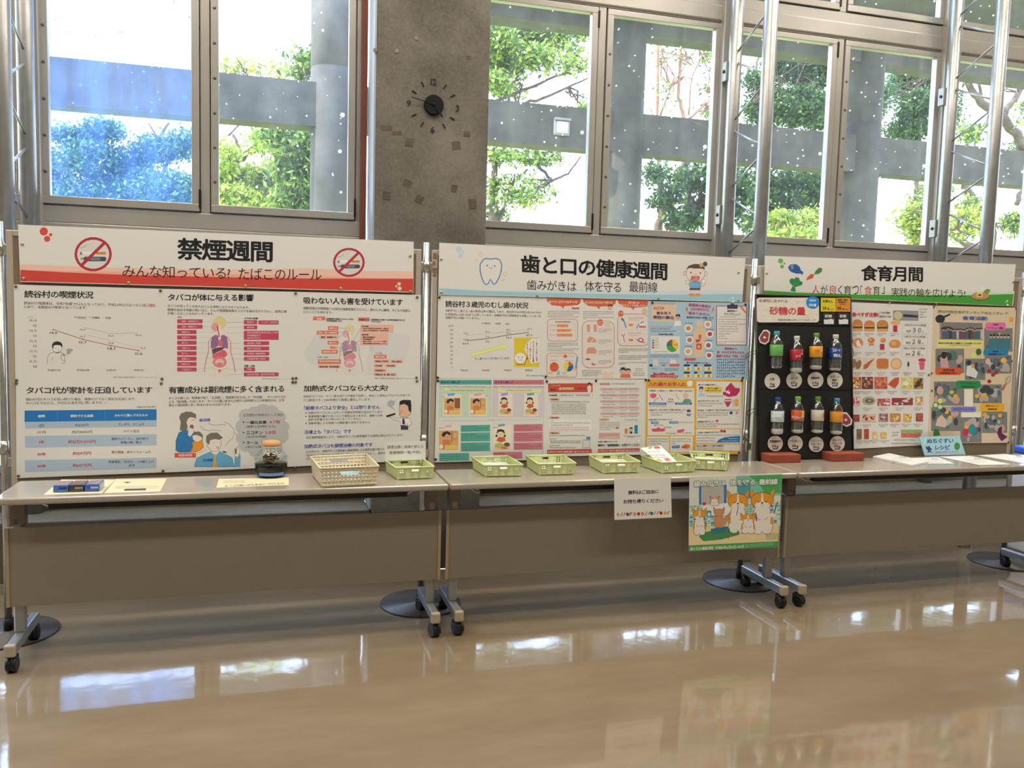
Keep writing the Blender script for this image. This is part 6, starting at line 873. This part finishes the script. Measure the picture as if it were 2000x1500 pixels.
inbasket(0, 'blue and white leaflets inside the cream basket', 'leaflet_stack', 'leaflets', .86, .022, 0, (150, 190, 206)); inbasket(1, 'white leaflets in the small green basket', 'leaflet_stack', 'leaflets', .86, .02, 0, (214, 214, 206)); inbasket(2, 'white and blue leaflets in the leftmost basket of the middle table', 'leaflet_stack', 'leaflets', .86, .024, 0, (204, 212, 218)); inbasket(3, 'white leaflets in the second basket of the middle table', 'leaflet_stack', 'leaflets', .86, .018, 0, (220, 218, 210)); inbasket(4, 'white leaflets in the third basket of the middle table', 'leaflet_stack', 'leaflets', .86, .028, 0, (214, 212, 206)); inbasket(5, 'pale leaflets lying under the upright leaflet', 'leaflet_stack', 'leaflets', .86, .014, 0, (216, 212, 206)); inbasket(6, 'white leaflets in the back right basket', 'leaflet_stack', 'leaflets', .86, .026, 0, (222, 220, 214))
# leaflet leaning in the fifth green basket
t_, base, P, B = bk[5]; a = base+P[3]*.78; b_ = base+P[2]*.78
p0 = onz(1289, 903, .740); nn = np.array([0, -math.sin(math.radians(32)), math.cos(math.radians(32))]); LP = Plane(p0, nn)
s = Sheet('leaflet', 'white health leaflet with red and green print leaning in a basket', 'leaflet', [(1287, 904), (1324, 903), (1290, 870.5), (1251, 875)], LP, .001); s.view(*VJ); s.poly([(95, 945), (150, 930), (165, 945), (120, 960)], (90, 160, 90)).poly([(175, 930), (240, 922), (265, 950), (185, 955)], (206, 60, 50)).gk(100, 985, 250, 16, (90, 90, 90)).gk(120, 1025, 310, 18, (90, 90, 90)).gk(160, 1055, 340, 16, (90, 90, 90)).poly([(190, 1095), (240, 1080), (290, 1110), (250, 1125)], (220, 140, 90)).poly([(300, 1080), (360, 1070), (395, 1105), (340, 1115)], (196, 90, 90))
# upright card behind the small green basket
CP = Plane(tuple(onz(790, 899, .757)+np.array([0, .004, 0])), (0, -1, 0))
s = Sheet('sign_card', 'white card about insured quit-smoking clinics behind the small green basket', 'sign', [(751, 863.5), (831.5, 861), (831.5, 897), (752, 900)], CP, .001, th=.001); s.view(*VD); s.t('禁煙治療に保険が使える', 1400, 584, 1695, 578, 28, INKN).t('医療機関一覧(中部)', 1420, 630, 1670, 624, 30, INKN)
# ---------------------------------------------------------------- hanging notices
VO = (1180, 900, 5.263)
s = Sheet('notice', 'white notice inviting people to take the materials, hung from the middle table', 'notice', [(1199.5, 935), (1310, 932), (1312, 1010.5), (1200, 1015.5)], TFRONT, .0006); s.view(*VO)
s.t('資料はご自由に', 246, 306, 560, 294, 42, INKN, 1).t('お持ち帰りください', 198, 398, 608, 386, 44, INKN, 1)
for k, (x, c) in enumerate(((142, (214, 150, 60)), (240, (150, 40, 40)), (314, (206, 130, 50)), (354, (170, 40, 40)), (394, (190, 120, 60)), (488, (40, 100, 50)), (584, (170, 30, 40)), (628, (214, 150, 50)))): s.el(x, 558-x*.035, 16, 18, c)
for x in (180, 208, 262, 276, 432, 462, 520, 550, 660): s.line([(x-10, 572-x*.035), (x+10, 538-x*.035)], 7, random.choice([(60, 80, 60), (60, 50, 50), (150, 60, 50)]))
s = Sheet('poster', 'corgi family toothbrushing poster hung from the middle table front', 'poster', [(1346.5, 931.5), (1527.5, 925.5), (1519.5, 1068.5), (1345, 1077)], TFRONT, .0008); s.view(*VO)
GR = (72, 146, 74); CO = (214, 140, 36); WH = (222, 206, 188); DK = (64, 50, 50)
s.poly([(878, 172), (1828, 140), (1798, 640), (872, 690)], (206, 200, 182)).poly([(1355, 156), (1828, 140), (1815, 355), (1500, 370), (1355, 260)], (120, 176, 150)).poly([(1480, 152), (1828, 140), (1815, 330), (1650, 340), (1600, 240)], (74, 152, 82)).poly([(1365, 240), (1500, 200), (1515, 380), (1450, 400), (1365, 320)], (74, 142, 144))
s.rect(975, 250, 1000, 452, (54, 110, 150)).rect(1230, 244, 1258, 440, (54, 110, 150)).rect(1004, 262, 1228, 450, (176, 166, 152))
for j in range(11):
    for i in range(26):
        x, y = 880+36*i, 462+22*j-i*1.2
        if x < 1800 and y < 690: s.rect(x, y, x+31, y+18, random.choice([(150, 186, 164), (170, 196, 170), (110, 160, 160), (140, 170, 120), (60, 116, 150)] if random.random() < .8 else [(190, 206, 180)])); s.n -= 1
s.n += 1
s.poly([(870, 692), (1800, 640), (1790, 830), (868, 870)], (222, 190, 140)).poly([(868, 870), (1790, 826), (1788, 888), (870, 930)], GR).poly([(1010, 455), (1290, 432), (1340, 470), (1290, 560), (1130, 560), (1010, 490)], (222, 212, 200)).el(1028, 442, 20, 18, (190, 50, 50)).poly([(975, 780), (1000, 740), (1200, 700), (1380, 690), (1390, 760), (1200, 810), (1020, 826)], (60, 130, 70)).poly([(1092, 700), (1270, 672), (1288, 732), (1112, 756)], (36, 112, 128))
for x, y in ((1105, 756), (1130, 800), (1275, 780), (1260, 730)): s.line([(x, y-30), (x+2, y+20)], 11, (140, 84, 50))
def dog(cx, top, w, h, body, ears=True, back=False):
    hw = w/2; X = lambda v: cx+v*hw; Y = lambda v: top+v*h
    for q in (-1, 1): s.opoly([(X(q*.45), Y(.17)), (X(q*.72), Y(.06)), (X(q*.98), Y(-.01)), (X(q*.96), Y(.12)), (X(q*.86), Y(.26))], 3, DK, body)
    s.opoly([(X(-.55), Y(.42)), (X(-.80), Y(.58)), (X(-.86), Y(.80)), (X(-.72), Y(.96)), (X(-.45), Y(1)), (X(-.12), Y(.99)), (X(0), Y(.93)), (X(.12), Y(.99)), (X(.45), Y(1)), (X(.72), Y(.96)), (X(.86), Y(.80)), (X(.80), Y(.58)), (X(.55), Y(.42))], 4, DK, body if back else WH)
    if not back:
        for q in (-1, 1): s.poly([(X(q*.56), Y(.46)), (X(q*.78), Y(.58)), (X(q*.83), Y(.80)), (X(q*.62), Y(.76)), (X(q*.66), Y(.6))], body)
    s.el(cx, Y(.26), hw*.93, h*.185, DK).el(cx, Y(.26), hw*.90, h*.175, body)
    if not back:
        s.el(cx, Y(.375), hw*.60, h*.085, WH).poly([(X(-.13), Y(.34)), (X(-.05), Y(.1)), (X(.05), Y(.1)), (X(.13), Y(.34))], WH).el(cx, Y(.315), hw*.09, h*.016, INKN)
        for q in (-1, 1): s.el(X(q*.30), Y(.29), hw*.045, h*.014, INKN).line([(X(q*.45), Y(.62)), (X(q*.2), Y(.7)), (X(q*.12), Y(.66))], 3, DK)
        s.line([(X(-.14), Y(.355)), (cx, Y(.375)), (X(.14), Y(.355))], 3, DK)
dog(1135, 362, 110, 100, (196, 130, 84)); dog(980, 480, 150, 285, CO); dog(1180, 475, 120, 215, (196, 130, 84), back=True)
s.poly([(1205, 680), (1225, 600), (1260, 560), (1320, 500), (1310, 550), (1270, 620), (1230, 680)], (196, 130, 84))
dog(1375, 300, 230, 445, CO); dog(1625, 285, 260, 470, CO); dog(1480, 535, 165, 215, CO)
s.line([(1740, 550), (1785, 420)], 11, (64, 78, 120)).line([(1380, 470), (1360, 560)], 7, (64, 78, 120)).line([(1560, 540), (1568, 620)], 11, (50, 60, 120)).line([(1040, 575), (985, 580)], 7, (140, 90, 60)).rr(1055, 510, 1102, 582, 8, (76, 136, 150)).rr(1066, 535, 1090, 570, 5, (214, 214, 206)).el(1735, 560, 34, 22, WH).el(1350, 590, 30, 24, WH).el(960, 640, 24, 22, WH)
s.gk(1660, 745, 1790, 12, (120, 140, 90), rows=4, pitch=17)
for q, x0, x1, y0, y1 in (('歯みがきは', 920, 1250, 205, 192), ('体を守る', 1290, 1555, 194, 184), ('最前線', 1588, 1786, 186, 180)):
    for dx, dy in ((-3, 0), (3, 0), (0, -3), (0, 3)): s.t(q, x0+dx, y0+dy, x1+dx, y1+dy, 66, (66, 110, 60), 3)
HD = s
s.t('歯と口の健康週間', 884, 890, 1122, 878, 34, (214, 222, 196), 1).t('令和8年6月4日~10日', 1136, 878, 1436, 862, 36, (214, 222, 196), 1).gk(1444, 862, 1730, 12, (176, 206, 160), rows=2, sk=-26)
s2 = Sheet('title_lettering', None, None, None, TFRONT, .0012+(s.n+8)*5e-6, parent=s.o); s2.view(*VO)
for q, x0, x1, y0, y1 in (('歯みがきは', 920, 1250, 205, 192), ('体を守る', 1290, 1555, 194, 184), ('最前線', 1588, 1786, 186, 180)): s2.t(q, x0+2, y0+2, x1-2, y1+2, 62, (240, 232, 216), 2)
# ---------------------------------------------------------------- bottle board
bl = onz(1481, 899, .702); print('board foot', bl); lean = math.atan2(.418+BB*3.7-bl[1]-.01, .99)
SP = Plane(bl, (math.sin(PHI)*math.cos(lean), -math.cos(PHI)*math.cos(lean), math.sin(lean)))
t_sb = thing('bottle_board', 'black pegboard showing sugar in drinks, leaning on the right display board', 'board', tuple(bl))
NET = mat('black_net_board', (24, 23, 24), .75, bump=.5, bscale=160)
q = [SP.hit(*p, 0) for p in ((1481, 901), (1666, 897.5), (1661, 581), (1476, 576))]; n = SP.n
G().hexa([p-n*.012-bl for p in q]+[p-bl for p in q]).build('panel', NET, t_sb)
for a, b_ in (((1476, 576), (1661, 581)), ((1476, 576), (1481, 901)), ((1661, 581), (1666, 897.5))):
    G().tube([SP.hit(*a, .0)-bl, SP.hit(*b_, .0)-bl], .006, 8).build('board_edging', BLACK, t_sb)
for y0, y1 in ((632, 636), (757, 762)): G().tube([SP.hit(1478, y0, .002)-bl, SP.hit(1664, y0+4, .002)-bl], .0025, 6).build('seam_cord', BLACK, t_sb)
LAM = mat('laminated_card', (234, 228, 220), .16, coat=.8, bump=.35, bscale=38)
def card(name, lab, cat, outline, m, off=.004, grp=None):
    P = [SP.hit(*p, off) for p in outline]; o0 = P[0]; V = [p-o0 for p in P]+[p-o0+n*.0012 for p in P]; k = len(P)
    me = bpy.data.meshes.new(name); me.from_pydata([tuple(v) for v in V], [], [list(range(k, 2*k)), list(range(k))[::-1]]+[[i, (i+1) % k, k+(i+1) % k, k+i] for i in range(k)]); o = link(me, name, None, m); o.location = tuple(o0); return tag(o, lab, cat, grp)
def rro(x0, y0, x1, y1, r, V=VK):
    pts = []
    for cx, cy, a in ((x1-r, y0+r, -90), (x1-r, y1-r, 0), (x0+r, y1-r, 90), (x0+r, y0+r, 180)):
        for k in range(5): tt = math.radians(a+22.5*k); pts.append((V[0]+(cx+r*math.cos(tt))/V[2], V[1]+(cy+r*math.sin(tt))/V[2]))
    return pts
def onprint(o, off, view=VK, pl=None):
    s = Sheet('x', None, None, None, pl or SP, off, parent=o); s.view(*view); s.world = True; return s
c1 = card('sign_card', 'white laminated sugar amount sign with red characters on the bottle board', 'sign', rro(106, 548, 836, 838, 34), LAM)
s = onprint(c1, .0056); s.t('飲食物に含まれる', 136, 566, 468, 570, 36, (90, 76, 80)).t('砂糖の量', 256, 652, 682, 658, 98, (190, 50, 60), 1).t('1個飲食砂糖に気をつけてみましょう', 356, 796, 800, 800, 24, (90, 80, 70)).el(765, 605, 78, 74, (20, 120, 190)).t('1日の', 726, 566, 802, 568, 28, (226, 226, 222), 1).t('目安量', 720, 618, 806, 620, 32, (226, 226, 222), 1)
c2 = card('price_card', 'yellow card for healthy people, top right of the bottle board', 'card', [(VK[0]+x/6, VK[1]+y/6) for x, y in ((858, 550), (1030, 552), (1033, 712), (858, 710))], mat('yellow_card', (226, 206, 50), .5))
s = onprint(c2, .0056); s.t('正常な人', 880, 572, 1002, 578, 32, INKN, 1).t('20', 880, 652, 924, 652, 38, INKN, 1).t('g', 938, 666, 958, 666, 26, INKN, 1).t('以下', 974, 676, 1012, 676, 18, INKN, 1)
c3 = card('price_card', 'orange card beside the yellow one on the bottle board', 'card', [(VK[0]+x/6, VK[1]+y/6) for x, y in ((1036, 550), (1202, 548), (1202, 714), (1038, 712))], mat('orange_card', (222, 150, 60), .5))
s = onprint(c3, .0056); s.t('糖尿病・高血圧', 1056, 564, 1176, 566, 18, INKN, 1).t('脂質異常症など', 1062, 590, 1170, 592, 18, INKN, 1).t('の方など', 1082, 614, 1150, 616, 18, INKN, 1).t('10', 1056, 654, 1098, 654, 36, INKN, 1).t('g', 1112, 668, 1130, 668, 24, INKN, 1).t('以下', 1146, 678, 1182, 678, 16, INKN, 1)
for x0, x1, l in ((886, 1018, 'sugar bag hanging under the yellow card'), (1060, 1186, 'sugar bag hanging under the orange card')):
    o = card('sugar_bag', 'clear zip bag with white sugar, '+l, 'bag', [(VK[0]+x/6, VK[1]+y/6) for x, y in ((x0, 724), (x1, 724), (x1-2, 862), (x0+4, 862))], clear('zip_bag', (.86, .88, .9), .2, .12), .003, 'sugar bags')
    s = onprint(o, .0045); s.poly([(x0+8, 802), (x0+40, 806), (x1-40, 796), (x1-6, 806), (x1-8, 858), (x0+10, 858)], (206, 200, 192)).rect(x0+22, 750, x1-30, 780, (206, 200, 190)).t('砂糖', x0+30, 757, x0+68, 758, 18, INKN, 1).t('3g', x0+74, 760, x0+98, 760, 14, INKN, 1)
# bottles
def bottle(cx, yb, capc, labc, lab, prn, sug, cone=False):
    base = SP.hit(cx, yb, .037); up = Vector((0, 0, 1)); t = thing('plastic_bottle', lab, 'bottle', tuple(base), group='empty drink bottles tied on the board'); t.rotation_euler = (-lean, 0, PHI)
    pr = [(.026, 0), (.031, .004), (.033, .014), (.033, .06), (.031, .066), (.0335, .074), (.034, .128), (.032, .138), (.026, .156), (.016, .174), (.0125, .181), (.0125, .188)]
    if cone: pr = [(.026, 0), (.032, .004), (.034, .014), (.034, .12), (.033, .135), (.028, .152), (.018, .170), (.0125, .181), (.0125, .188)]
    G().lathe(pr, 28).build('bottle_body', clear('bottle_pet', (.90, .92, .92), .08, .22), t)
    G().lathe([(.014, .183), (.0155, .184), (.0155, .199), (.0145, .201)], 24).build('cap', mat('cap_%d%d%d' % capc, capc, .35), t); G().lathe([(.0145, .179), (.0155, .180), (.0150, .183)], 20).build('cap_ring', mat('cap_%d%d%d' % capc, capc, .35), t)
    G().lathe([(.0345, .068), (.0352, .069), (.0352, .128), (.0345, .129)], 30).build('label', mat('label_%d%d%d' % labc, labc, .35, coat=.5), t)
    if sug > 0: G().lathe([(.024, .002), (.030, .005), (.0315, .012), (.0315, sug), (.02, sug+.005), (.005, sug+.002)], 20).build('sugar', mat('white_sugar', (232, 228, 220), .8), t)
    for z in (.0645, .1315): G().lathe([(.035, z-.0015), (.0362, z), (.035, z+.0015)], 24).build('elastic_band', BLACK, t)
    # printed label on the bottle: shapes wrapped on its surface
    def wr(poly, col, r=.0355):
        V = [(r*math.sin(x/.035), -r*math.cos(x/.035), z) for x, z in poly]; me = bpy.data.meshes.new('label_print'); me.from_pydata(V, [], [list(range(len(V)))]); link(me, 'label_print', t, mat('ink_%d%d%d' % col, col, .4))
    for i, (poly, col) in enumerate(prn): wr(poly, col, .0355+i*.00006)
    return t
def rc(x0, z0, x1, z1, n=4): return [(x0+(x1-x0)*k/n, z0) for k in range(n+1)]+[(x1-(x1-x0)*k/n, z1) for k in range(n+1)]
def ci(cx, cz, r, n=14, k=1.): return [(cx+r*math.cos(6.283*i/n), cz+r*k*math.sin(6.283*i/n)) for i in range(n)]
bottle(1515.4, 719.3, (86, 168, 196), (104, 178, 96), 'empty green tea bottle with teal cap and plain green label, top row', [], 0)
bottle(1554.4, 728, (222, 220, 212), (186, 44, 62), 'cola bottle with white cap and red label, top row', [(rc(.004, .078, .02, .100), (40, 20, 24)), (rc(.006, .1, .018, .106), (226, 216, 206))], .022)
bottle(1592.8, 721.7, (104, 176, 66), (230, 166, 50), 'fizzy drink bottle with green cap and yellow-orange label, top row', [(ci(.002, .1, .018), (240, 210, 60)), (ci(.012, .092, .008), (222, 110, 50))], .018, True)
bottle(1630.3, 724, (222, 220, 212), (28, 70, 150), 'sports drink bottle with white cap and navy label, top row', [(rc(-.016, .075, .024, .078), (226, 226, 226))], .010, True)
bottle(1517.5, 848, (24, 80, 176), (206, 218, 226), 'yoghurt drink bottle with blue cap and blue-white label, bottom row', [(rc(-.03, .088, .03, .104), (60, 130, 190)), (rc(-.03, .108, .03, .114), (120, 170, 210))], .026)
bottle(1556.6, 845.7, (130, 196, 76), (206, 96, 58), 'iced tea bottle with light green cap and orange-red label, bottom row', [(rc(.002, .09, .028, .124), (226, 206, 110))], .014, True)
bottle(1595.4, 845.3, (104, 150, 40), (214, 208, 198), 'apple drink bottle with green cap and white label with red apple, bottom row', [(ci(.012, .1, .013), (186, 50, 60)), (rc(.011, .112, .013, .120), (90, 60, 40))], .012)
bottle(1632.5, 848, (66, 160, 206), (226, 154, 50), 'orange juice bottle with sky blue cap and orange label, bottom row', [(ci(.01, .1, .012), (222, 110, 50))], .014, True)
BPL = Plane(tuple(SP.hit(1592, 700, .0745)), tuple(SP.n)); bottles = [o for o in bpy.data.objects if o.name.startswith('plastic_bottle')]
for nm, tx in (('sports', (('スポーツ', 1626, 681, 1641, 6.5), ('飲料水', 1628, 690.5, 1642, 7))), ('iced', (('アイスティー', 1546, 812, 1567, 7),)), ('cola', (('コーラ', 1554, 693.5, 1564, 4.5),)), ('yoghurt', (('乳酸菌飲料', 1507, 810, 1528, 5),)), ('fizzy', (('炭酸', 1591, 682.5, 1601, 6),)), ('orange', (('オレンジ', 1630, 800, 1642, 5),))):
    bo = [o for o in bottles if nm in o['label']][0]; s = onprint(bo, 0., (0, 0, 1.), BPL)
    for q_, x0, y0, x1, h in tx: s.t(q_, x0, y0, x1, y0+.2, h, (232, 232, 228) if nm in ('sports', 'iced', 'cola', 'yoghurt') else (196, 90, 40), 1)
for x, y, r, a, b_, w in ((1508.3, 744.6, 15.3, ('お茶',), '0g', 'tea'), (1550.8, 743, 15.3, ('コーラ',), '57g', 'cola'), (1592.6, 742.3, 15.5, ('炭酸飲料',), '64g', 'fizzy drink'), (1630.5, 743, 15.2, ('スポーツ', '飲料'), '35g', 'sports drink'), (1514, 866.2, 14.8, ('乳酸菌飲料',), '55g', 'yoghurt drink'), (1553, 865.7, 14.6, ('アイスティー',), '38g', 'iced tea'), (1594, 868, 14.6, ('フレーバー', 'ウォーター'), '30g', 'flavoured water'), (1635.2, 866.5, 14.6, ('オレンジ', 'ジュース'), '43g', 'orange juice')):
    pts = [(x+r*math.cos(6.2832*k/26), y+r*1.02*math.sin(6.2832*k/26)) for k in range(26)]
    o = card('round_tag', 'round laminated %s tag reading %s' % (w, b_), 'tag', pts, LAM, .004, 'round sugar tags under the bottles'); s = onprint(o, .0056, (0, 0, 1.))
    y0 = y-(9.5 if len(a) > 1 else 6.5)
    for i, q_ in enumerate(a): w_ = min(22, 4.6*len(q_)); s.t(q_, x-w_/2, y0+6.5*i, x+w_/2, y0+6.5*i, 4.8, INKN, 1)
    s.t(b_, x-1.9*len(b_)-1, y+3, x+1.9*len(b_)+1, y+3, 6, INKN, 1).rect(x-5.5, y+9.5, x+5.5, y+11.6, (50, 64, 130))
for x, y, rr_, l in ((1493.5, 658, 20, 'dark red cut-out charm at the upper left of the bottle board'), (1652, 819, -25, 'dark red cut-out charm at the right edge of the bottle board')):
    c_, s_ = math.cos(math.radians(rr_)), math.sin(math.radians(rr_)); sh = [(-7, -12), (0, -15), (7, -12), (9, -4), (11, 6), (6, 14), (-5, 14), (-11, 6), (-9, -4)]
    o = card('paper_charm', l, 'charm', [(x+(a*c_-b_*s_), y+(a*s_+b_*c_)) for a, b_ in sh], LAM, .03 if x > 1600 else .006); s = onprint(o, .0316 if x > 1600 else .0076, (0, 0, 1.)); s.poly([(x+.78*(a*c_-b_*s_), y+.78*(a*s_+b_*c_)) for a, b_ in sh], (140, 56, 70)); s.el(x, y+1, 3, 2.4, (222, 190, 130))
def cord(lab, pts, r=.0016, pl=BOARD):
    P = [pl.hit(x, y, o) for x, y, o in pts]; o0 = P[0]; Q = []
    for i in range(len(P)-1):
        for k in range(4):
            f = k/4; p0, p1, p2, p3 = P[max(i-1, 0)], P[i], P[i+1], P[min(i+2, len(P)-1)]; Q.append(.5*((2*p1)+(-p0+p2)*f+(2*p0-5*p1+4*p2-p3)*f*f+(-p0+3*p1-3*p2+p3)*f**3)-o0)
    Q.append(P[-1]-o0); o = G().tube(Q, r, 6).build('cord', BLACK); o.location = tuple(o0); tag(o, lab, 'cord')
cord('black cord looped round the pole at the left of the bottle board, upper one', [(1486, 682, .10), (1470, 686, .03), (1458, 692, .01), (1457, 700, .01), (1466, 692, .03), (1476, 690, .08), (1484, 684, .10)])
cord('black cord tied to the pole at the left of the bottle board, lower one', [(1487, 796, .10), (1474, 798, .05), (1459, 804, .01), (1463, 813, .01), (1472, 804, .05), (1480, 818, .08)])
cord('black cord hanging off the upper right edge of the bottle board', [(1661, 664, .10), (1666, 662, .04), (1664, 675, .02), (1667, 690, .012), (1665, 698, .012)]); cord('black cord hanging off the lower right edge of the bottle board', [(1656, 790, .10), (1663, 805, .06), (1667, 822, .03), (1668, 838, .02)])
BR = mat('red_brick', (150, 72, 52), .9, noise=.12, nscale=14, bump=.3, bscale=60)
for x0, x1, y, l in ((1504, 1564, 905, 'red brick weighting the bottle board, left one'), (1625, 1688, 902, 'red brick weighting the bottle board, right one')):
    p = onT(x0, y, .7005); q_ = onT(x1, y-1.6, .7005); w = np.linalg.norm(q_-p); d = math.atan2(q_[1]-p[1], q_[0]-p[0]); o = G().box(0, w, 0, .098, 0, .044, .003).build('brick', BR); o.location = tuple(p); o.rotation_euler = (0, 0, d); tag(o, l, 'brick', 'bricks on the right table')
# ---------------------------------------------------------------- right table papers and sign
for lab, qd, z in (('stack of recipe leaflets with a curled sheet on the right table', [(1705, 891), (1781, 908), (1812.5, 901.5), (1737, 885)], .012), ('white leaflet between the curled stack and the blue sign', [(1778, 894.5), (1811, 905.5), (1865, 905.5), (1832, 893)], .001), ('white leaflet in front of the blue sign', [(1836, 892), (1912, 908), (1975, 907), (1895, 890.5)], .001), ('white leaflet at the right end of the right table', [(1910, 889), (2004, 905.5), (2070, 902), (1962, 886.5)], .001)):
    s = Sheet('leaflet', lab, 'leaflet', qd, TP0, .0008+z, 'recipe leaflets on the right table', th=z if z > .002 else .0006); s.view(0, 0, 1); mx = sum(p[0] for p in qd)/4; my = sum(p[1] for p in qd)/4; s.gk(mx-18, my-2, mx+22, 2.6, (176, 170, 160), rows=2, pitch=4); s.poly([(mx-4, my-5), (mx+10, my-4), (mx+12, my-2), (mx-2, my-3)], (150, 146, 130))
p0 = onz(1846, 889, .701); ln = math.radians(14); RP = Plane(p0, (math.sin(PHI), -math.cos(ln), math.sin(ln)))
s = Sheet('sign_card', 'light blue recipe sign leaning back on the right table', 'sign', [(1806.5, 890), (1886, 888), (1874, 851), (1795, 853)], RP, .001, th=.004, m=mat('blue_card', (160, 206, 222), .4, coat=.3)); s.view(*VN)
s.t('ぬちぐすい', 948, 762, 1235, 756, 50, (24, 50, 100), 2).t('レシピ', 1036, 832, 1196, 828, 50, (24, 50, 100), 2).t('ご自由にお取りください♪', 1020, 896, 1290, 888, 24, (190, 80, 110), 1)
s.el(1274, 842, 30, 42, (46, 120, 40)).line([(1262, 872), (1285, 812)], 3, (90, 160, 80)).poly([(935, 840), (960, 850), (970, 835), (985, 858), (1006, 880), (980, 885), (1010, 912), (975, 905), (950, 915), (960, 890), (938, 870)], (50, 50, 100)).line([(912, 832), (940, 745)], 7, (196, 206, 214))
# small easel foot of the sign
pb = p0+np.array([0, .06, 0]); o = G().box(-.03, .03, .035, .042, 0, .045, .001).build('easel_foot', mat('blue_card', (160, 206, 222), .4), None); o.location = tuple(p0-np.array([0, 0, .0008])); o.parent = s.o
# storage boxes beyond the right table
for k, (z0, lab) in enumerate(((.0, 'white storage box on the floor behind the right table'), (.345, 'white storage box with blue lid on top of the other box'))):
    t = thing('storage_box', lab, 'storage box', (6.02, .62, z0), group='stacked storage boxes')
    G().box(-.28, .28, -.18, .18, .0, .30, .02, seg=3).build('box_body', mat('white_box', (214, 212, 208), .45), t); G().box(-.29, .29, -.19, .19, .30, .343, .01, seg=3).build('lid', mat('blue_lid', (20, 84, 190), .4), t)
resolve_prints()
